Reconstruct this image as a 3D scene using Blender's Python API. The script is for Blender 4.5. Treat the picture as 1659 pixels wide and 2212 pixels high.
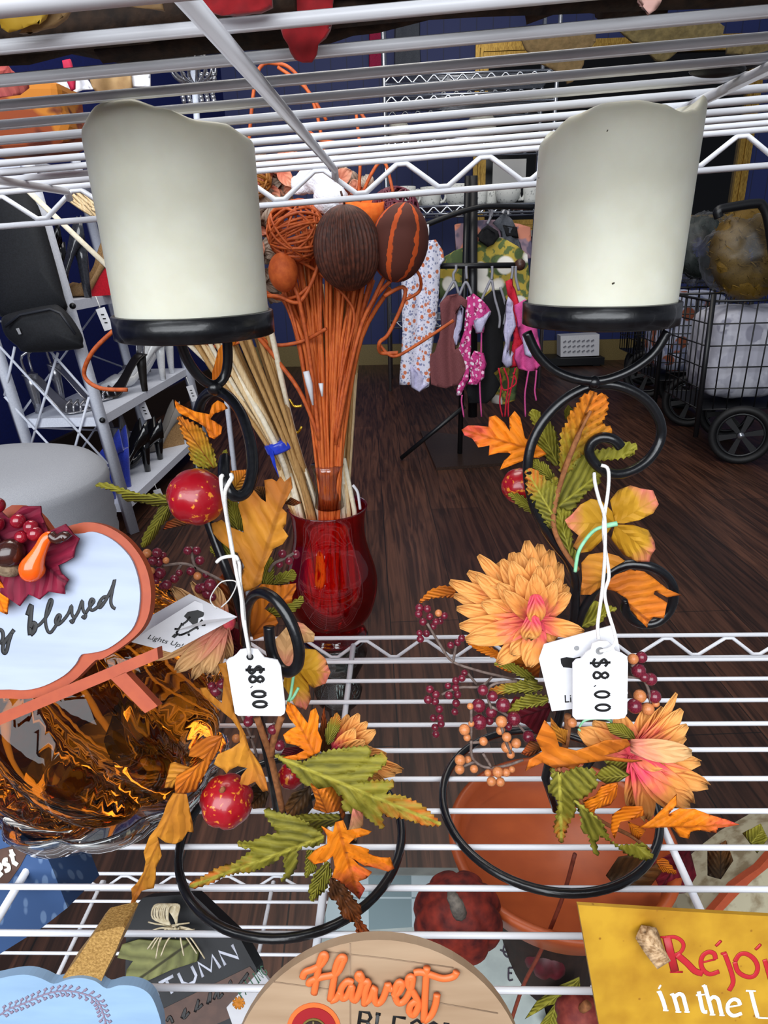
import bpy, bmesh, math, random
from mathutils import Vector, Matrix, noise
from mathutils.geometry import delaunay_2d_cdt, tessellate_polygon
R = random.Random(7)
S = 0.0254            # the scene is laid out in inches around the camera, built in metres
HC = 33.0             # camera height above the floor, inches
pi = math.pi
for o in list(bpy.data.objects): bpy.data.objects.remove(o)
SC = bpy.context.scene
COL = SC.collection
# ------------------------------------------------------------------ camera, world, lights
FPX, PITCH, YAW, ROLL = 1454.14, .3748, .0338, .0265
def cam_axes():
    cp, sp, cy, sy = math.cos(PITCH), math.sin(PITCH), math.cos(YAW), math.sin(YAW)
    f = Vector((-sy*cp, cy*cp, -sp)); r = Vector((cy, sy, 0)); u = r.cross(f)
    c, s = math.cos(ROLL), math.sin(ROLL)
    return c*r - s*u, s*r + c*u, f
RT, UP, FW = cam_axes()
cd = bpy.data.cameras.new('camera'); cam = bpy.data.objects.new('camera', cd); COL.objects.link(cam)
cd.sensor_fit = 'HORIZONTAL'; cd.sensor_width = 36; cd.lens = FPX/1659*36; cd.clip_start = .01; cd.clip_end = 60
M = Matrix((RT, UP, -FW)).transposed().to_4x4(); M.translation = Vector((0, 0, HC*S)); cam.matrix_world = M
SC.camera = cam
SC.view_settings.view_transform = 'Standard'; SC.view_settings.look = 'None'; SC.view_settings.gamma = 1
SC.view_settings.use_curve_mapping = False
SC.view_settings.exposure = 0.0
SC.cycles.transparent_max_bounces = 24; SC.cycles.max_bounces = 10; SC.cycles.transmission_bounces = 10
wd = bpy.data.worlds.new('world'); SC.world = wd; wd.use_nodes = True
wd.node_tree.nodes['Background'].inputs[0].default_value = (.80, .86, 1, 1)
wd.node_tree.nodes['Background'].inputs[1].default_value = .21
def area(name, loc, target, sx, sy, power, col):
    l = bpy.data.lights.new(name, 'AREA'); l.shape = 'RECTANGLE'; l.size = sx*S; l.size_y = sy*S; l.energy = power; l.color = col
    o = bpy.data.objects.new(name, l); COL.objects.link(o)
    o.location = Vector((loc[0]*S, loc[1]*S, (loc[2]+HC)*S))
    d = Vector(target)-Vector(loc); o.rotation_euler = d.to_track_quat('-Z', 'Y').to_euler()
    return o
area('shop_window_light', (-14, -62, 41), (0, 14, -4), 130, 80, 150, (.92, .96, 1))
area('ceiling_light', (10, 120, 78), (10, 120, -30), 60, 60, 18, (1, .95, .88))
area('ceiling_light', (-14, 52, 84), (-14, 56, -30), 50, 40, 34, (1, .95, .88))  # unseen lamp, set to the left and strengthened to brighten the left background

# ------------------------------------------------------------------ picture point -> place
def ray(x, y): return RT*((x-829.5)/FPX) + UP*(-(y-1106)/FPX) + FW
def at(x, y, Y): d = ray(x, y); return d*(Y/d.y)
def atz(x, y, z): d = ray(x, y); return d*(z/d.z)
def atx(x, y, X): d = ray(x, y); return d*(X/d.x)
def onpl(x, y, P, N): d = ray(x, y); return d*(P.dot(N)/d.dot(N))
CROP = {'A': (280, 820, 1315/440), 'B': (260, 1380, 1659/700), 'C': (880, 820, 1659/620), 'D': (860, 1380, 1659/760),
        'E': (480, 1840, 1659/760), 'F': (1100, 1740, 1659/559), 'G': (0, 1760, 1659/560), 'H': (0, 1040, 1327/480),
        'I': (0, 560, 1659/560), 'K': (500, 340, 1659/460), 'L': (830, 400, 1659/420), 'N': (1200, 400, 1562/459),
        'O': (1240, 0, 1659/419), 'Q': (480, 0, 1659/420), 'T': (0, 0, 1659/420), 'U': (0, 380, 1438/260), 'V': (380, 700, 1659/380),
        'W': (560, 900, 1074/340), 'X': (1000, 1740, 1659/659), 'P': (0, 0, 1)}
def px(c, pts):
    ox, oy, s = CROP[c]
    return [(ox+p[0]/s, oy+p[1]/s) for p in pts]
def p1(c, x, y): return px(c, [(x, y)])[0]
SHZ = -11.95
def shelfY(x, y):
    d = ray(x, y)
    return SHZ*d.y/d.z if d.z < -.05 else 1e9

# ------------------------------------------------------------------ colours, materials
def hx(h):
    h = h.lstrip('#'); v = [int(h[i:i+2], 16)/255 for i in (0, 2, 4)]
    return tuple(c/12.92 if c <= .04045 else ((c+.055)/1.055)**2.4 for c in v)+(1,)
MATS = {}
def newmat(name):
    m = bpy.data.materials.new(name); m.use_nodes = True; nt = m.node_tree
    return m, nt, nt.nodes['Principled BSDF']
def nd(nt, t, **k):
    n = nt.nodes.new(t)
    for a, b in k.items(): setattr(n, a, b)
    return n
def mat(name, c1, c2=None, scale=8, rough=.5, metal=0, bump=0, sss=0, coat=0, spec=.5, stretch=None, sharp=(.35, .65), bscale=None, trans=0, ior=1.45, alpha=1, sheen=0):
    if name in MATS: return MATS[name]
    m, nt, b = newmat(name); MATS[name] = m; L = nt.links.new
    b.inputs['Base Color'].default_value = hx(c1); b.inputs['Roughness'].default_value = rough; b.inputs['Metallic'].default_value = metal
    b.inputs['Specular IOR Level'].default_value = spec; b.inputs['Coat Weight'].default_value = coat; b.inputs['IOR'].default_value = ior
    b.inputs['Transmission Weight'].default_value = trans; b.inputs['Alpha'].default_value = alpha
    if sheen: b.inputs['Sheen Weight'].default_value = sheen
    if sss:
        b.inputs['Subsurface Weight'].default_value = sss; b.inputs['Subsurface Radius'].default_value = (1, .8, .5); b.inputs['Subsurface Scale'].default_value = .006
    tc = nd(nt, 'ShaderNodeTexCoord'); mp = nd(nt, 'ShaderNodeMapping'); L(tc.outputs['Object'], mp.inputs[0])
    mp.inputs['Scale'].default_value = tuple(v/S for v in (stretch or (1, 1, 1)))
    nz = nd(nt, 'ShaderNodeTexNoise'); nz.inputs['Scale'].default_value = scale; nz.inputs['Detail'].default_value = 4; L(mp.outputs[0], nz.inputs['Vector'])
    if c2:
        rp = nd(nt, 'ShaderNodeValToRGB'); rp.color_ramp.elements[0].color = hx(c1); rp.color_ramp.elements[1].color = hx(c2)
        rp.color_ramp.elements[0].position, rp.color_ramp.elements[1].position = sharp
        L(nz.outputs[0], rp.inputs[0]); L(rp.outputs[0], b.inputs['Base Color'])
    if bump:
        n2 = nz
        if bscale:
            n2 = nd(nt, 'ShaderNodeTexNoise'); n2.inputs['Scale'].default_value = bscale; L(mp.outputs[0], n2.inputs['Vector'])
        bp = nd(nt, 'ShaderNodeBump'); bp.inputs['Strength'].default_value = bump; bp.inputs['Distance'].default_value = .05*S
        L(n2.outputs[0], bp.inputs['Height']); L(bp.outputs[0], b.inputs['Normal'])
    return m
def tint_glass(name, col, gloss=.12, rough=.03, fres=.8):
    """thin coloured glass: tinted see-through plus a clear reflection"""
    if name in MATS: return MATS[name]
    m, nt, b = newmat(name); MATS[name] = m; L = nt.links.new
    t = nd(nt, 'ShaderNodeBsdfTransparent'); t.inputs[0].default_value = hx(col)
    g = nd(nt, 'ShaderNodeBsdfGlossy'); g.inputs['Roughness'].default_value = rough
    fr = nd(nt, 'ShaderNodeFresnel'); fr.inputs[0].default_value = 1.5
    mx = nd(nt, 'ShaderNodeMixShader'); ad = nd(nt, 'ShaderNodeMath', operation='MULTIPLY_ADD')
    ad.inputs[1].default_value = fres; ad.inputs[2].default_value = gloss*.3
    L(fr.outputs[0], ad.inputs[0]); L(ad.outputs[0], mx.inputs[0]); L(t.outputs[0], mx.inputs[1]); L(g.outputs[0], mx.inputs[2])
    L(mx.outputs[0], nt.nodes['Material Output'].inputs[0]); return m
def leafmat(name, base, mid, tip, vein, nv=9, amt=.5, rough=.65):
    """leaf pigment: base -> middle -> tip along the midrib, printed side veins"""
    if name in MATS: return MATS[name]
    m, nt, b = newmat(name); MATS[name] = m; L = nt.links.new
    b.inputs['Roughness'].default_value = rough; b.inputs['Specular IOR Level'].default_value = .3
    uv = nd(nt, 'ShaderNodeUVMap'); sp = nd(nt, 'ShaderNodeSeparateXYZ'); L(uv.outputs[0], sp.inputs[0])
    tc = nd(nt, 'ShaderNodeTexCoord'); nz = nd(nt, 'ShaderNodeTexNoise'); nz.inputs['Scale'].default_value = 3/S; nz.inputs['Detail'].default_value = 5; L(tc.outputs['Object'], nz.inputs['Vector'])
    ma = nd(nt, 'ShaderNodeMath', operation='MULTIPLY_ADD'); L(nz.outputs[0], ma.inputs[0]); ma.inputs[1].default_value = .7; 
    sb = nd(nt, 'ShaderNodeMath', operation='SUBTRACT'); L(sp.outputs[0], sb.inputs[0]); sb.inputs[1].default_value = .35; L(sb.outputs[0], ma.inputs[2])
    rp = nd(nt, 'ShaderNodeValToRGB'); cr = rp.color_ramp; cr.elements[0].color = hx(base); cr.elements[0].position = .2; cr.elements[1].color = hx(tip); cr.elements[1].position = .92
    e = cr.elements.new(.6); e.color = hx(mid); L(ma.outputs[0], rp.inputs[0])
    ab = nd(nt, 'ShaderNodeMath', operation='ABSOLUTE'); L(sp.outputs[1], ab.inputs[0])
    k = nd(nt, 'ShaderNodeMath', operation='MULTIPLY_ADD'); L(ab.outputs[0], k.inputs[0]); k.inputs[1].default_value = -nv*.36
    t9 = nd(nt, 'ShaderNodeMath', operation='MULTIPLY'); L(sp.outputs[0], t9.inputs[0]); t9.inputs[1].default_value = nv*.62; wn = nd(nt, 'ShaderNodeTexNoise'); wn.inputs['Scale'].default_value = 2.2/S; L(tc.outputs['Object'], wn.inputs['Vector'])
    wa = nd(nt, 'ShaderNodeMath', operation='MULTIPLY_ADD'); L(wn.outputs[0], wa.inputs[0]); wa.inputs[1].default_value = 1.1; L(t9.outputs[0], wa.inputs[2]); L(wa.outputs[0], k.inputs[2])
    pp = nd(nt, 'ShaderNodeMath', operation='PINGPONG'); L(k.outputs[0], pp.inputs[0]); pp.inputs[1].default_value = .5
    mr = nd(nt, 'ShaderNodeMapRange'); L(pp.outputs[0], mr.inputs[0]); mr.inputs[1].default_value = .0; mr.inputs[2].default_value = .42; mr.inputs[3].default_value = amt*.85; mr.inputs[4].default_value = 0
    m2 = nd(nt, 'ShaderNodeMapRange'); L(ab.outputs[0], m2.inputs[0]); m2.inputs[1].default_value = .02; m2.inputs[2].default_value = .06; m2.inputs[3].default_value = min(1, amt*1.6); m2.inputs[4].default_value = 0
    mxm = nd(nt, 'ShaderNodeMath', operation='MAXIMUM'); L(mr.outputs[0], mxm.inputs[0]); L(m2.outputs[0], mxm.inputs[1])
    mx = nd(nt, 'ShaderNodeMix', data_type='RGBA'); L(mxm.outputs[0], mx.inputs[0]); L(rp.outputs[0], mx.inputs[6]); mx.inputs[7].default_value = hx(vein)
    L(mx.outputs[2], b.inputs['Base Color'])
    bp = nd(nt, 'ShaderNodeBump'); bp.inputs['Strength'].default_value = .7; bp.inputs['Distance'].default_value = .08*S; L(pp.outputs[0], bp.inputs['Height']); L(bp.outputs[0], b.inputs['Normal'])
    # cloth petals and leaves let a little light through
    tr = nd(nt, 'ShaderNodeBsdfTranslucent'); L(mx.outputs[2], tr.inputs[0]); ms = nd(nt, 'ShaderNodeMixShader'); ms.inputs[0].default_value = .21
    L(b.outputs[0], ms.inputs[1]); L(tr.outputs[0], ms.inputs[2]); L(ms.outputs[0], nt.nodes['Material Output'].inputs[0])
    return m

# ------------------------------------------------------------------ objects
BASE = {}
def V(*a): return Vector(a)
def toW(p): return Vector((p[0]*S, p[1]*S, (p[2]+HC)*S))
def tag(o, label=None, cat=None, group=None, kind=None):
    if label: o['label'] = label
    if cat: o['category'] = cat
    if group: o['group'] = group
    if kind: o['kind'] = kind
    return o
def thing(name, label, cat, base, group=None):
    o = bpy.data.objects.new(name, None); COL.objects.link(o); o.empty_display_size = .02
    o.location = toW(base); BASE[o] = Vector(base)
    return tag(o, label, cat, group)
class MB:
    def __init__(s): s.v = []; s.f = []; s.uv = {}; s.sm = []
    def add(s, vs, fs, smooth=True, uv=None):
        k = len(s.v); s.v += [Vector(v) for v in vs]
        for f in fs: s.f.append([i+k for i in f]); s.sm.append(smooth)
        if uv:
            for i, u in enumerate(uv): s.uv[k+i] = u
        return s
    def tube(s, pts, r, seg=8, closed=False, flat=None, caps=True, flatk=.14):
        pts = [Vector(p) for p in pts]; n = len(pts)
        rs = r if isinstance(r, (list, tuple)) else [r]*n
        T = []
        for i in range(n):
            a = pts[(i-1) % n] if (closed or i > 0) else pts[i]; b = pts[(i+1) % n] if (closed or i < n-1) else pts[i]
            d = b-a; T.append(d.normalized() if d.length > 1e-9 else V(0, 0, 1))
        up = flat if flat is not None else (V(0, 0, 1) if abs(T[0].z) < .9 else V(1, 0, 0))
        N = (up-T[0]*up.dot(T[0])).normalized(); vs = []
        for i in range(n):
            if flat is not None: N = (flat-T[i]*flat.dot(T[i])).normalized()
            else:
                N = N-T[i]*N.dot(T[i]); N = N.normalized() if N.length > 1e-9 else T[i].orthogonal().normalized()
            B = T[i].cross(N); kf = flatk if flat is not None else 1
            for j in range(seg):
                a = 2*pi*j/seg; vs.append(pts[i]+(N*(math.cos(a)*kf)+B*math.sin(a))*rs[i])
        fs = []
        for i in range(n if closed else n-1):
            for j in range(seg):
                i2 = (i+1) % n; fs.append([i*seg+j, i*seg+(j+1) % seg, i2*seg+(j+1) % seg, i2*seg+j])
        if not closed and caps: fs += [list(range(seg))[::-1], [(n-1)*seg+j for j in range(seg)]]
        return s.add(vs, fs)
    def lathe(s, prof, c, seg=24, ax=None, ribs=0, ramp=0, swirl=0, smooth=True):
        c = Vector(c); ax = (Vector(ax) if ax else V(0, 0, 1)).normalized(); X = ax.orthogonal().normalized() if abs(ax.z) < .999 else V(1, 0, 0); Y = ax.cross(X)
        vs = []; fs = []; n = len(prof)
        for i, (r, z) in enumerate(prof):
            for j in range(seg):
                a = 2*pi*j/seg; q = r
                if ribs: q = r*(1-ramp*(1-abs(math.sin((a+swirl*z)*ribs/2)))**1.5)
                vs.append(c+X*(q*math.cos(a))+Y*(q*math.sin(a))+ax*z)
        for i in range(n-1):
            for j in range(seg): fs.append([i*seg+j, i*seg+(j+1) % seg, (i+1)*seg+(j+1) % seg, (i+1)*seg+j])
        if prof[0][0] > 1e-4: fs.append(list(range(seg))[::-1])
        if prof[-1][0] > 1e-4: fs.append([(n-1)*seg+j for j in range(seg)])
        return s.add(vs, fs, smooth)
    def box(s, c, sz, rot=None):
        c = Vector(c); h = Vector(sz)/2; m = rot or Matrix.Identity(3)
        vs = [c+m @ V(x*h.x, y*h.y, z*h.z) for x in (-1, 1) for y in (-1, 1) for z in (-1, 1)]
        return s.add(vs, [[0, 1, 3, 2], [4, 6, 7, 5], [0, 4, 5, 1], [2, 3, 7, 6], [0, 2, 6, 4], [1, 5, 7, 3]], False)
    def ball(s, c, r, seg=16, sc=(1, 1, 1), rot=None, ribs=0, ramp=0):
        c = Vector(c); m = rot or Matrix.Identity(3); vs = []; fs = []; rg = seg//2
        for i in range(rg+1):
            t = pi*i/rg
            for j in range(seg):
                a = 2*pi*j/seg; q = math.sin(t)
                k = 1-ramp*(1-abs(math.sin(a*ribs/2)))**2*q if ribs else 1
                vs.append(c+m @ V(r*sc[0]*q*math.cos(a)*k, r*sc[1]*q*math.sin(a)*k, r*sc[2]*math.cos(t)))
        for i in range(rg):
            for j in range(seg): fs.append([i*seg+j, (i+1)*seg+j, (i+1)*seg+(j+1) % seg, i*seg+(j+1) % seg])
        return s.add(vs, fs)
    def prism(s, poly, N, th, back=True):
        """closed flat outline (3D points) given thickness th along N (front face on the outline)"""
        N = Vector(N).normalized(); poly = [Vector(p) for p in poly]; n = len(poly)
        tri = tessellate_polygon([poly])
        A = (poly[1]-poly[0]); tot = V(0, 0, 0)
        for i in range(n): tot += poly[i].cross(poly[(i+1) % n])
        fl = tot.dot(N) < 0
        vs = poly+[p-N*th for p in poly]
        ts = []
        for a, b, c in tri:
            if (poly[b]-poly[a]).cross(poly[c]-poly[a]).dot(N) < 0: a, c = c, a
            ts.append([a, b, c])
        fs = ts+[[c+n, b+n, a+n] for a, b, c in ts]
        for i in range(n):
            j = (i+1) % n; fs.append([i, i+n, j+n, j] if not fl else [i, j, j+n, i+n])
        return s.add(vs, fs, False)
    def build(s, name, m, parent=None, label=None, cat=None, group=None, kind=None, base=None, solid=0, sub=0, bevel=0):
        if parent is not None:
            b = BASE[parent]
        else:
            if base is not None: b = Vector(base)
            else:
                k = len(s.v) or 1; c = sum(s.v, V(0, 0, 0))/k; b = V(c.x, c.y, min(v.z for v in s.v))
        me = bpy.data.meshes.new(name); me.from_pydata([(v-b)*S for v in s.v], [], s.f)
        for p, f in zip(me.polygons, s.sm): p.use_smooth = f
        if s.uv:
            ul = me.uv_layers.new(name='UVMap')
            for l in me.loops: ul.data[l.index].uv = s.uv.get(l.vertex_index, (0, 0))
        if m: me.materials.append(m)
        o = bpy.data.objects.new(name, me); COL.objects.link(o); BASE[o] = b
        if parent is not None: o.parent = parent
        else: o.location = toW(b)
        if bevel:
            md = o.modifiers.new('bevel', 'BEVEL'); md.width = bevel*S; md.segments = 2; md.limit_method = 'ANGLE'
        if solid:
            md = o.modifiers.new('thickness', 'SOLIDIFY'); md.thickness = solid*S; md.offset = 0
        if sub:
            md = o.modifiers.new('smooth', 'SUBSURF'); md.levels = sub; md.render_levels = sub
        return tag(o, label, cat, group, kind)
def cat_rom(pts, n=6, closed=False):
    pts = [Vector(p) for p in pts]; m = len(pts); out = []
    for i in range(m if closed else m-1):
        g = (lambda k: pts[k % m]) if closed else (lambda k: pts[max(0, min(m-1, k))])
        a, b, c, d = g(i-1), g(i), g(i+1), g(i+2)
        for j in range(n):
            t = j/n; out.append(.5*((2*b)+(c-a)*t+(2*a-5*b+4*c-d)*t*t+(3*b-a-3*c+d)*t**3))
    if not closed: out.append(pts[-1])
    return out
def smooth2(pts, n=5, closed=False): return [(p.x, p.y) for p in cat_rom([V(a, b, 0) for a, b in pts], n, closed)]
_ball = {}
def unit_ball(name, m, seg=14):
    k = (name, m.name)
    if k not in _ball:
        b = MB().ball((0, 0, 0), 1, seg); me = bpy.data.meshes.new(name); me.from_pydata([v*S for v in b.v], [], b.f)
        for p in me.polygons: p.use_smooth = True
        me.materials.append(m); _ball[k] = me
    return _ball[k]
def put_ball(name, c, r, m, parent=None, **k):
    o = bpy.data.objects.new(name, unit_ball(name, m)); COL.objects.link(o); o.scale = (r, r, r)
    if parent is not None: o.parent = parent; o.location = (Vector(c)-BASE[parent])*S
    else: o.location = toW(c)
    BASE[o] = Vector(c)
    return tag(o, **k)
def copy_tree(o, delta=(0, 0, 0), parent=None, label=None):
    c = o.copy(); COL.objects.link(c); BASE[c] = BASE[o]+Vector(delta)
    if parent is not None: c.parent = parent
    else: c.location = o.location+Vector(delta)*S
    if label: c['label'] = label
    for ch in list(o.children): copy_tree(ch, delta, c)
    return c
# ---- leaves, petals, cloth cut to an outline at their own depth
def serrate(poly, step, amp):
    out = []; n = len(poly); cx = sum(p[0] for p in poly)/n; k = 0
    ar = sum(poly[i][0]*poly[(i+1) % n][1]-poly[(i+1) % n][0]*poly[i][1] for i in range(n)); sg = 1 if ar > 0 else -1
    for i in range(n):
        a, b = poly[i], poly[(i+1) % n]; dx, dy = b[0]-a[0], b[1]-a[1]; L = math.hypot(dx, dy); m = max(1, int(L/step))
        for j in range(m):
            t = j/m; out.append((a[0]+dx*t, a[1]+dy*t))
            if amp and L > 3:
                t2 = (j+.62)/m; out.append((a[0]+dx*t2+sg*dy/L*amp, a[1]+dy*t2-sg*dx/L*amp))
    return out
def sheet(outline, Y, base, tip, grid=9, ser=0, bend=0, curl=0, pleat=0, nv=9, tilt=(0, 0), clip=True, fold=0, foldn=5, seed=0):
    """triangulated sheet: outline in picture px, standing at depth Y (in) with tilt, curl, folds as real relief"""
    rr = random.Random(int(outline[0][0]*7+outline[0][1])+seed)
    if ser: outline = serrate(outline, 10, ser*2.1)
    else: outline = serrate(outline, 14, 0)
    xs = [p[0] for p in outline]; ys = [p[1] for p in outline]; cx, cy = sum(xs)/len(xs), sum(ys)/len(ys)
    vs = [V(p[0], p[1]) if 0 else Vector((p[0], p[1])) for p in outline]; n = len(vs)
    y = min(ys)+grid/2; r = 0
    def inside(q, w):
        c = False; j = n-1
        for i in range(n):
            a, b = vs[i], vs[j]
            if (a.y > w) != (b.y > w) and q < (b.x-a.x)*(w-a.y)/(b.y-a.y)+a.x: c = not c
            j = i
        return c
    ext = []
    while y < max(ys):
        x = min(xs)+(grid/2 if r % 2 else grid)
        while x < max(xs):
            if inside(x, y): ext.append(Vector((x, y)))
            x += grid
        y += grid*.87; r += 1
    res = delaunay_2d_cdt(vs+ext, [], [list(range(n))], 1, 1e-4)
    P, F = res[0], res[2]
    ax = Vector((tip[0]-base[0], tip[1]-base[1])); AL = ax.length; ax.normalize(); nx = Vector((-ax.y, ax.x))
    dm = max(8, max(abs((Vector(p)-Vector(base)).dot(nx)) for p in outline))
    ph = rr.uniform(0, 6)
    out = []; uv = []
    for p in P:
        d = Vector(p)-Vector(base); t = d.dot(ax)/AL; w = d.dot(nx)/dm
        dep = Y+tilt[0]*(p.x-cx)/100+tilt[1]*(p.y-cy)/100+bend*(t-.5)**2*4+curl*w*w
        if pleat: dep += pleat*.8*math.cos(2*pi*(t*nv*.62-abs(w)*nv*.36)+1.2*noise.noise(V(p.x/60, p.y/60, 3)))*.9
        if fold: dep += fold*math.sin(w*foldn+ph+.6*math.sin(t*5+ph))
        dep += .05*noise.noise(V(p.x/40, p.y/40, ph))
        if clip: dep = min(dep, shelfY(p.x, p.y)-.12)
        out.append(at(p.x, p.y, dep)); uv.append((t, w))
    return out, [list(f) for f in F], uv
def leaf(name, c, outline, base, tip, Y, m, parent, solid=.02, label=None, sm=True, **k):
    b = MB(); vs, fs, uv = sheet(px(c, outline), Y, p1(c, *base), p1(c, *tip), **k); b.add(vs, fs, sm, uv)
    return b.build(name, m, parent, label=label, solid=solid)
def petal_mesh(b, c, t, w, up, cup=.25, droop=.12, n=7):
    """one spoon-shaped petal from c to t, width w, cupped towards up"""
    c, t = Vector(c), Vector(t); d = t-c; L = d.length; D = d/L; side = D.cross(up).normalized(); nn = side.cross(D).normalized()
    vs = []; uv = []; fs = []
    for i in range(n+1):
        s = i/n; ww = w*.6*(max(.0, math.sin(pi*min(1, .13+.8*s**1.15)))**.7*.92+.06*(1-s)); 
        if i == n: ww = w*.13
        for j in range(5):
            q = (j-2)/2; vs.append(c+D*(L*s)+side*(ww*q)+nn*(cup*w*q*q*(1-.4*s)+droop*L*math.sin(pi*s)-.03*L*(1-abs(q))*(s > .2))); uv.append((s, q))
    for i in range(n):
        for j in range(4): fs.append([i*5+j, i*5+j+1, (i+1)*5+j+1, (i+1)*5+j])
    b.add(vs, fs, True, uv); return b
# ---- lettering
FONT = {  # unit strokes (x right, y up, 0..1); each stroke = points
 'A': [[(0, 0), (.4, 1), (.8, 0)], [(.15, .38), (.65, .38)]], 'B': [[(0, 0), (0, 1), (.45, 1), (.58, .78), (.45, .55), (0, .55)], [(.4, .55), (.65, .3), (.5, 0), (0, 0)]],
 'E': [[(.6, 1), (0, 1), (0, 0), (.62, 0)], [(0, .52), (.5, .52)]], 'F': [[(.6, 1), (0, 1), (0, 0)], [(0, .52), (.5, .52)]], 'G': [[(.7, .85), (.4, 1), (.05, .7), (.05, .3), (.4, 0), (.7, .15), (.7, .45), (.45, .45)]],
 'I': [[(.1, 0), (.1, 1)], [(-.05, 1), (.25, 1)], [(-.05, 0), (.25, 0)]], 'L': [[(0, 1), (0, 0), (.6, 0)], [(-.12, 1), (.14, 1)]], 'M': [[(0, 0), (.08, 1), (.45, .1), (.82, 1), (.9, 0)]], 'N': [[(0, 0), (0, 1), (.7, 0), (.7, 1)]],
 'S': [[(.58, .85), (.3, 1), (.05, .8), (.15, .58), (.45, .45), (.6, .22), (.35, 0), (.02, .15)]], 'T': [[(0, 1), (.75, 1)], [(.375, 1), (.375, 0)]], 'U': [[(0, 1), (0, .3), (.2, 0), (.5, 0), (.7, .3), (.7, 1)]],
 '$': [[(.62, .82), (.35, .98), (.05, .78), (.2, .55), (.5, .42), (.64, .2), (.35, .0), (-.02, .15)], [(.3, 1.2), (.36, -.22)]],
 '8': [[(.5, .85), (.28, 1), (.05, .8), (.2, .55), (.48, .35), (.5, .1), (.25, 0), (.02, .15), (.12, .42), (.42, .6), (.52, .85)]], '.': [[(.05, .02), (.1, .06)]],
 '0': [[(.3, 1), (.08, .75), (.08, .25), (.3, 0), (.52, .25), (.52, .75), (.3, 1)]],
 'e': [[(.05, .35), (.5, .38), (.45, .6), (.2, .62), (.03, .35), (.15, .05), (.5, .1)]], 's': [[(.45, .55), (.22, .63), (.08, .48), (.38, .27), (.35, .03), (.02, .06)]], 't': [[(.2, .95), (.18, .15), (.3, .02), (.45, .1)], [(.0, .62), (.42, .62)]]}
def strokes(b, lists, N, w, smooth=False, lift=.006):
    for st in lists:
        q = [Vector(p)+N*lift for p in st]
        if smooth and len(q) > 2: q = cat_rom(q, 4)
        b.tube(q, w, 8, flat=N)
    return b
def write(b, txt, O, X, Y, N, w, gap=.25, adv=None, smooth=False):
    """stroke lettering: O origin, X/Y vectors of one em"""
    u = 0
    for ch in txt:
        if ch != ' ':
            st = FONT[ch]; wd = max(p[0] for s in st for p in s)
            strokes(b, [[O+X*(u+p[0])+Y*p[1] for p in s] for s in st], N, w, smooth and ch in 'S8$0BGUse')
        else: wd = .4
        u += (adv if adv else wd+gap)
    return b
def traced(b, c, lists, P, N, w, smooth=True):
    for st in lists:
        q = [onpl(x, y, P, N) for x, y in px(c, st)]
        strokes(b, [q], N, w, smooth)
    return b
def text_mesh(txt, O, X, Y, N, m, parent, name='lettering', lift=.012):
    cu = bpy.data.curves.new('t', 'FONT'); cu.body = txt; cu.extrude = .01; ob = bpy.data.objects.new('t', cu); COL.objects.link(ob)
    dg = bpy.context.evaluated_depsgraph_get(); me = bpy.data.meshes.new_from_object(ob.evaluated_get(dg))
    b = MB(); b.add([O+X*v.co.x+Y*v.co.y+N*(lift+v.co.z*.3) for v in me.vertices], [list(p.vertices) for p in me.polygons], False)
    bpy.data.objects.remove(ob); bpy.data.curves.remove(cu); bpy.data.meshes.remove(me)
    return b.build(name, m, parent)
# ------------------------------------------------------------------ the room
FZ = -HC
def plank_floor():
    m, nt, b = newmat('walnut_planks'); L = nt.links.new
    tc = nd(nt, 'ShaderNodeTexCoord'); mp = nd(nt, 'ShaderNodeMapping'); L(tc.outputs['Object'], mp.inputs[0]); mp.inputs['Rotation'].default_value = (0, 0, pi/2-.05); mp.inputs['Scale'].default_value = (1/S, 1/S, 1/S)
    br = nd(nt, 'ShaderNodeTexBrick'); L(mp.outputs[0], br.inputs[0]); br.inputs['Scale'].default_value = 1; br.inputs['Brick Width'].default_value = 46; br.inputs['Row Height'].default_value = 6.5
    br.inputs['Mortar Size'].default_value = .05; br.offset = .37; br.inputs['Color1'].default_value = hx('#382219'); br.inputs['Color2'].default_value = hx('#543628'); br.inputs['Mortar'].default_value = hx('#150d09'); br.inputs['Bias'].default_value = -.1
    m2 = nd(nt, 'ShaderNodeMapping'); L(mp.outputs[0], m2.inputs[0]); m2.inputs['Scale'].default_value = (.06, 1.1, 1)
    nz = nd(nt, 'ShaderNodeTexNoise'); L(m2.outputs[0], nz.inputs[0]); nz.inputs['Scale'].default_value = 1.5; nz.inputs['Detail'].default_value = 6; nz.inputs['Distortion'].default_value = 1.2
    rp = nd(nt, 'ShaderNodeValToRGB'); rp.color_ramp.elements[0].position = .38; rp.color_ramp.elements[0].color = (.32, .28, .26, 1); rp.color_ramp.elements[1].position = .66; rp.color_ramp.elements[1].color = (1.25, 1.2, 1.15, 1); L(nz.outputs[0], rp.inputs[0])
    mx = nd(nt, 'ShaderNodeMix', data_type='RGBA', blend_type='MULTIPLY'); mx.inputs[0].default_value = 1; L(br.outputs[0], mx.inputs[6]); L(rp.outputs[0], mx.inputs[7]); L(mx.outputs[2], b.inputs['Base Color'])
    b.inputs['Roughness'].default_value = .42; b.inputs['Specular IOR Level'].default_value = .35
    return m
WLM = Matrix.Identity(3)
MB().box((10, 85, FZ-1), (250, 300, 2)).build('floor', plank_floor(), kind='structure', label='dark walnut plank floor')
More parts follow.
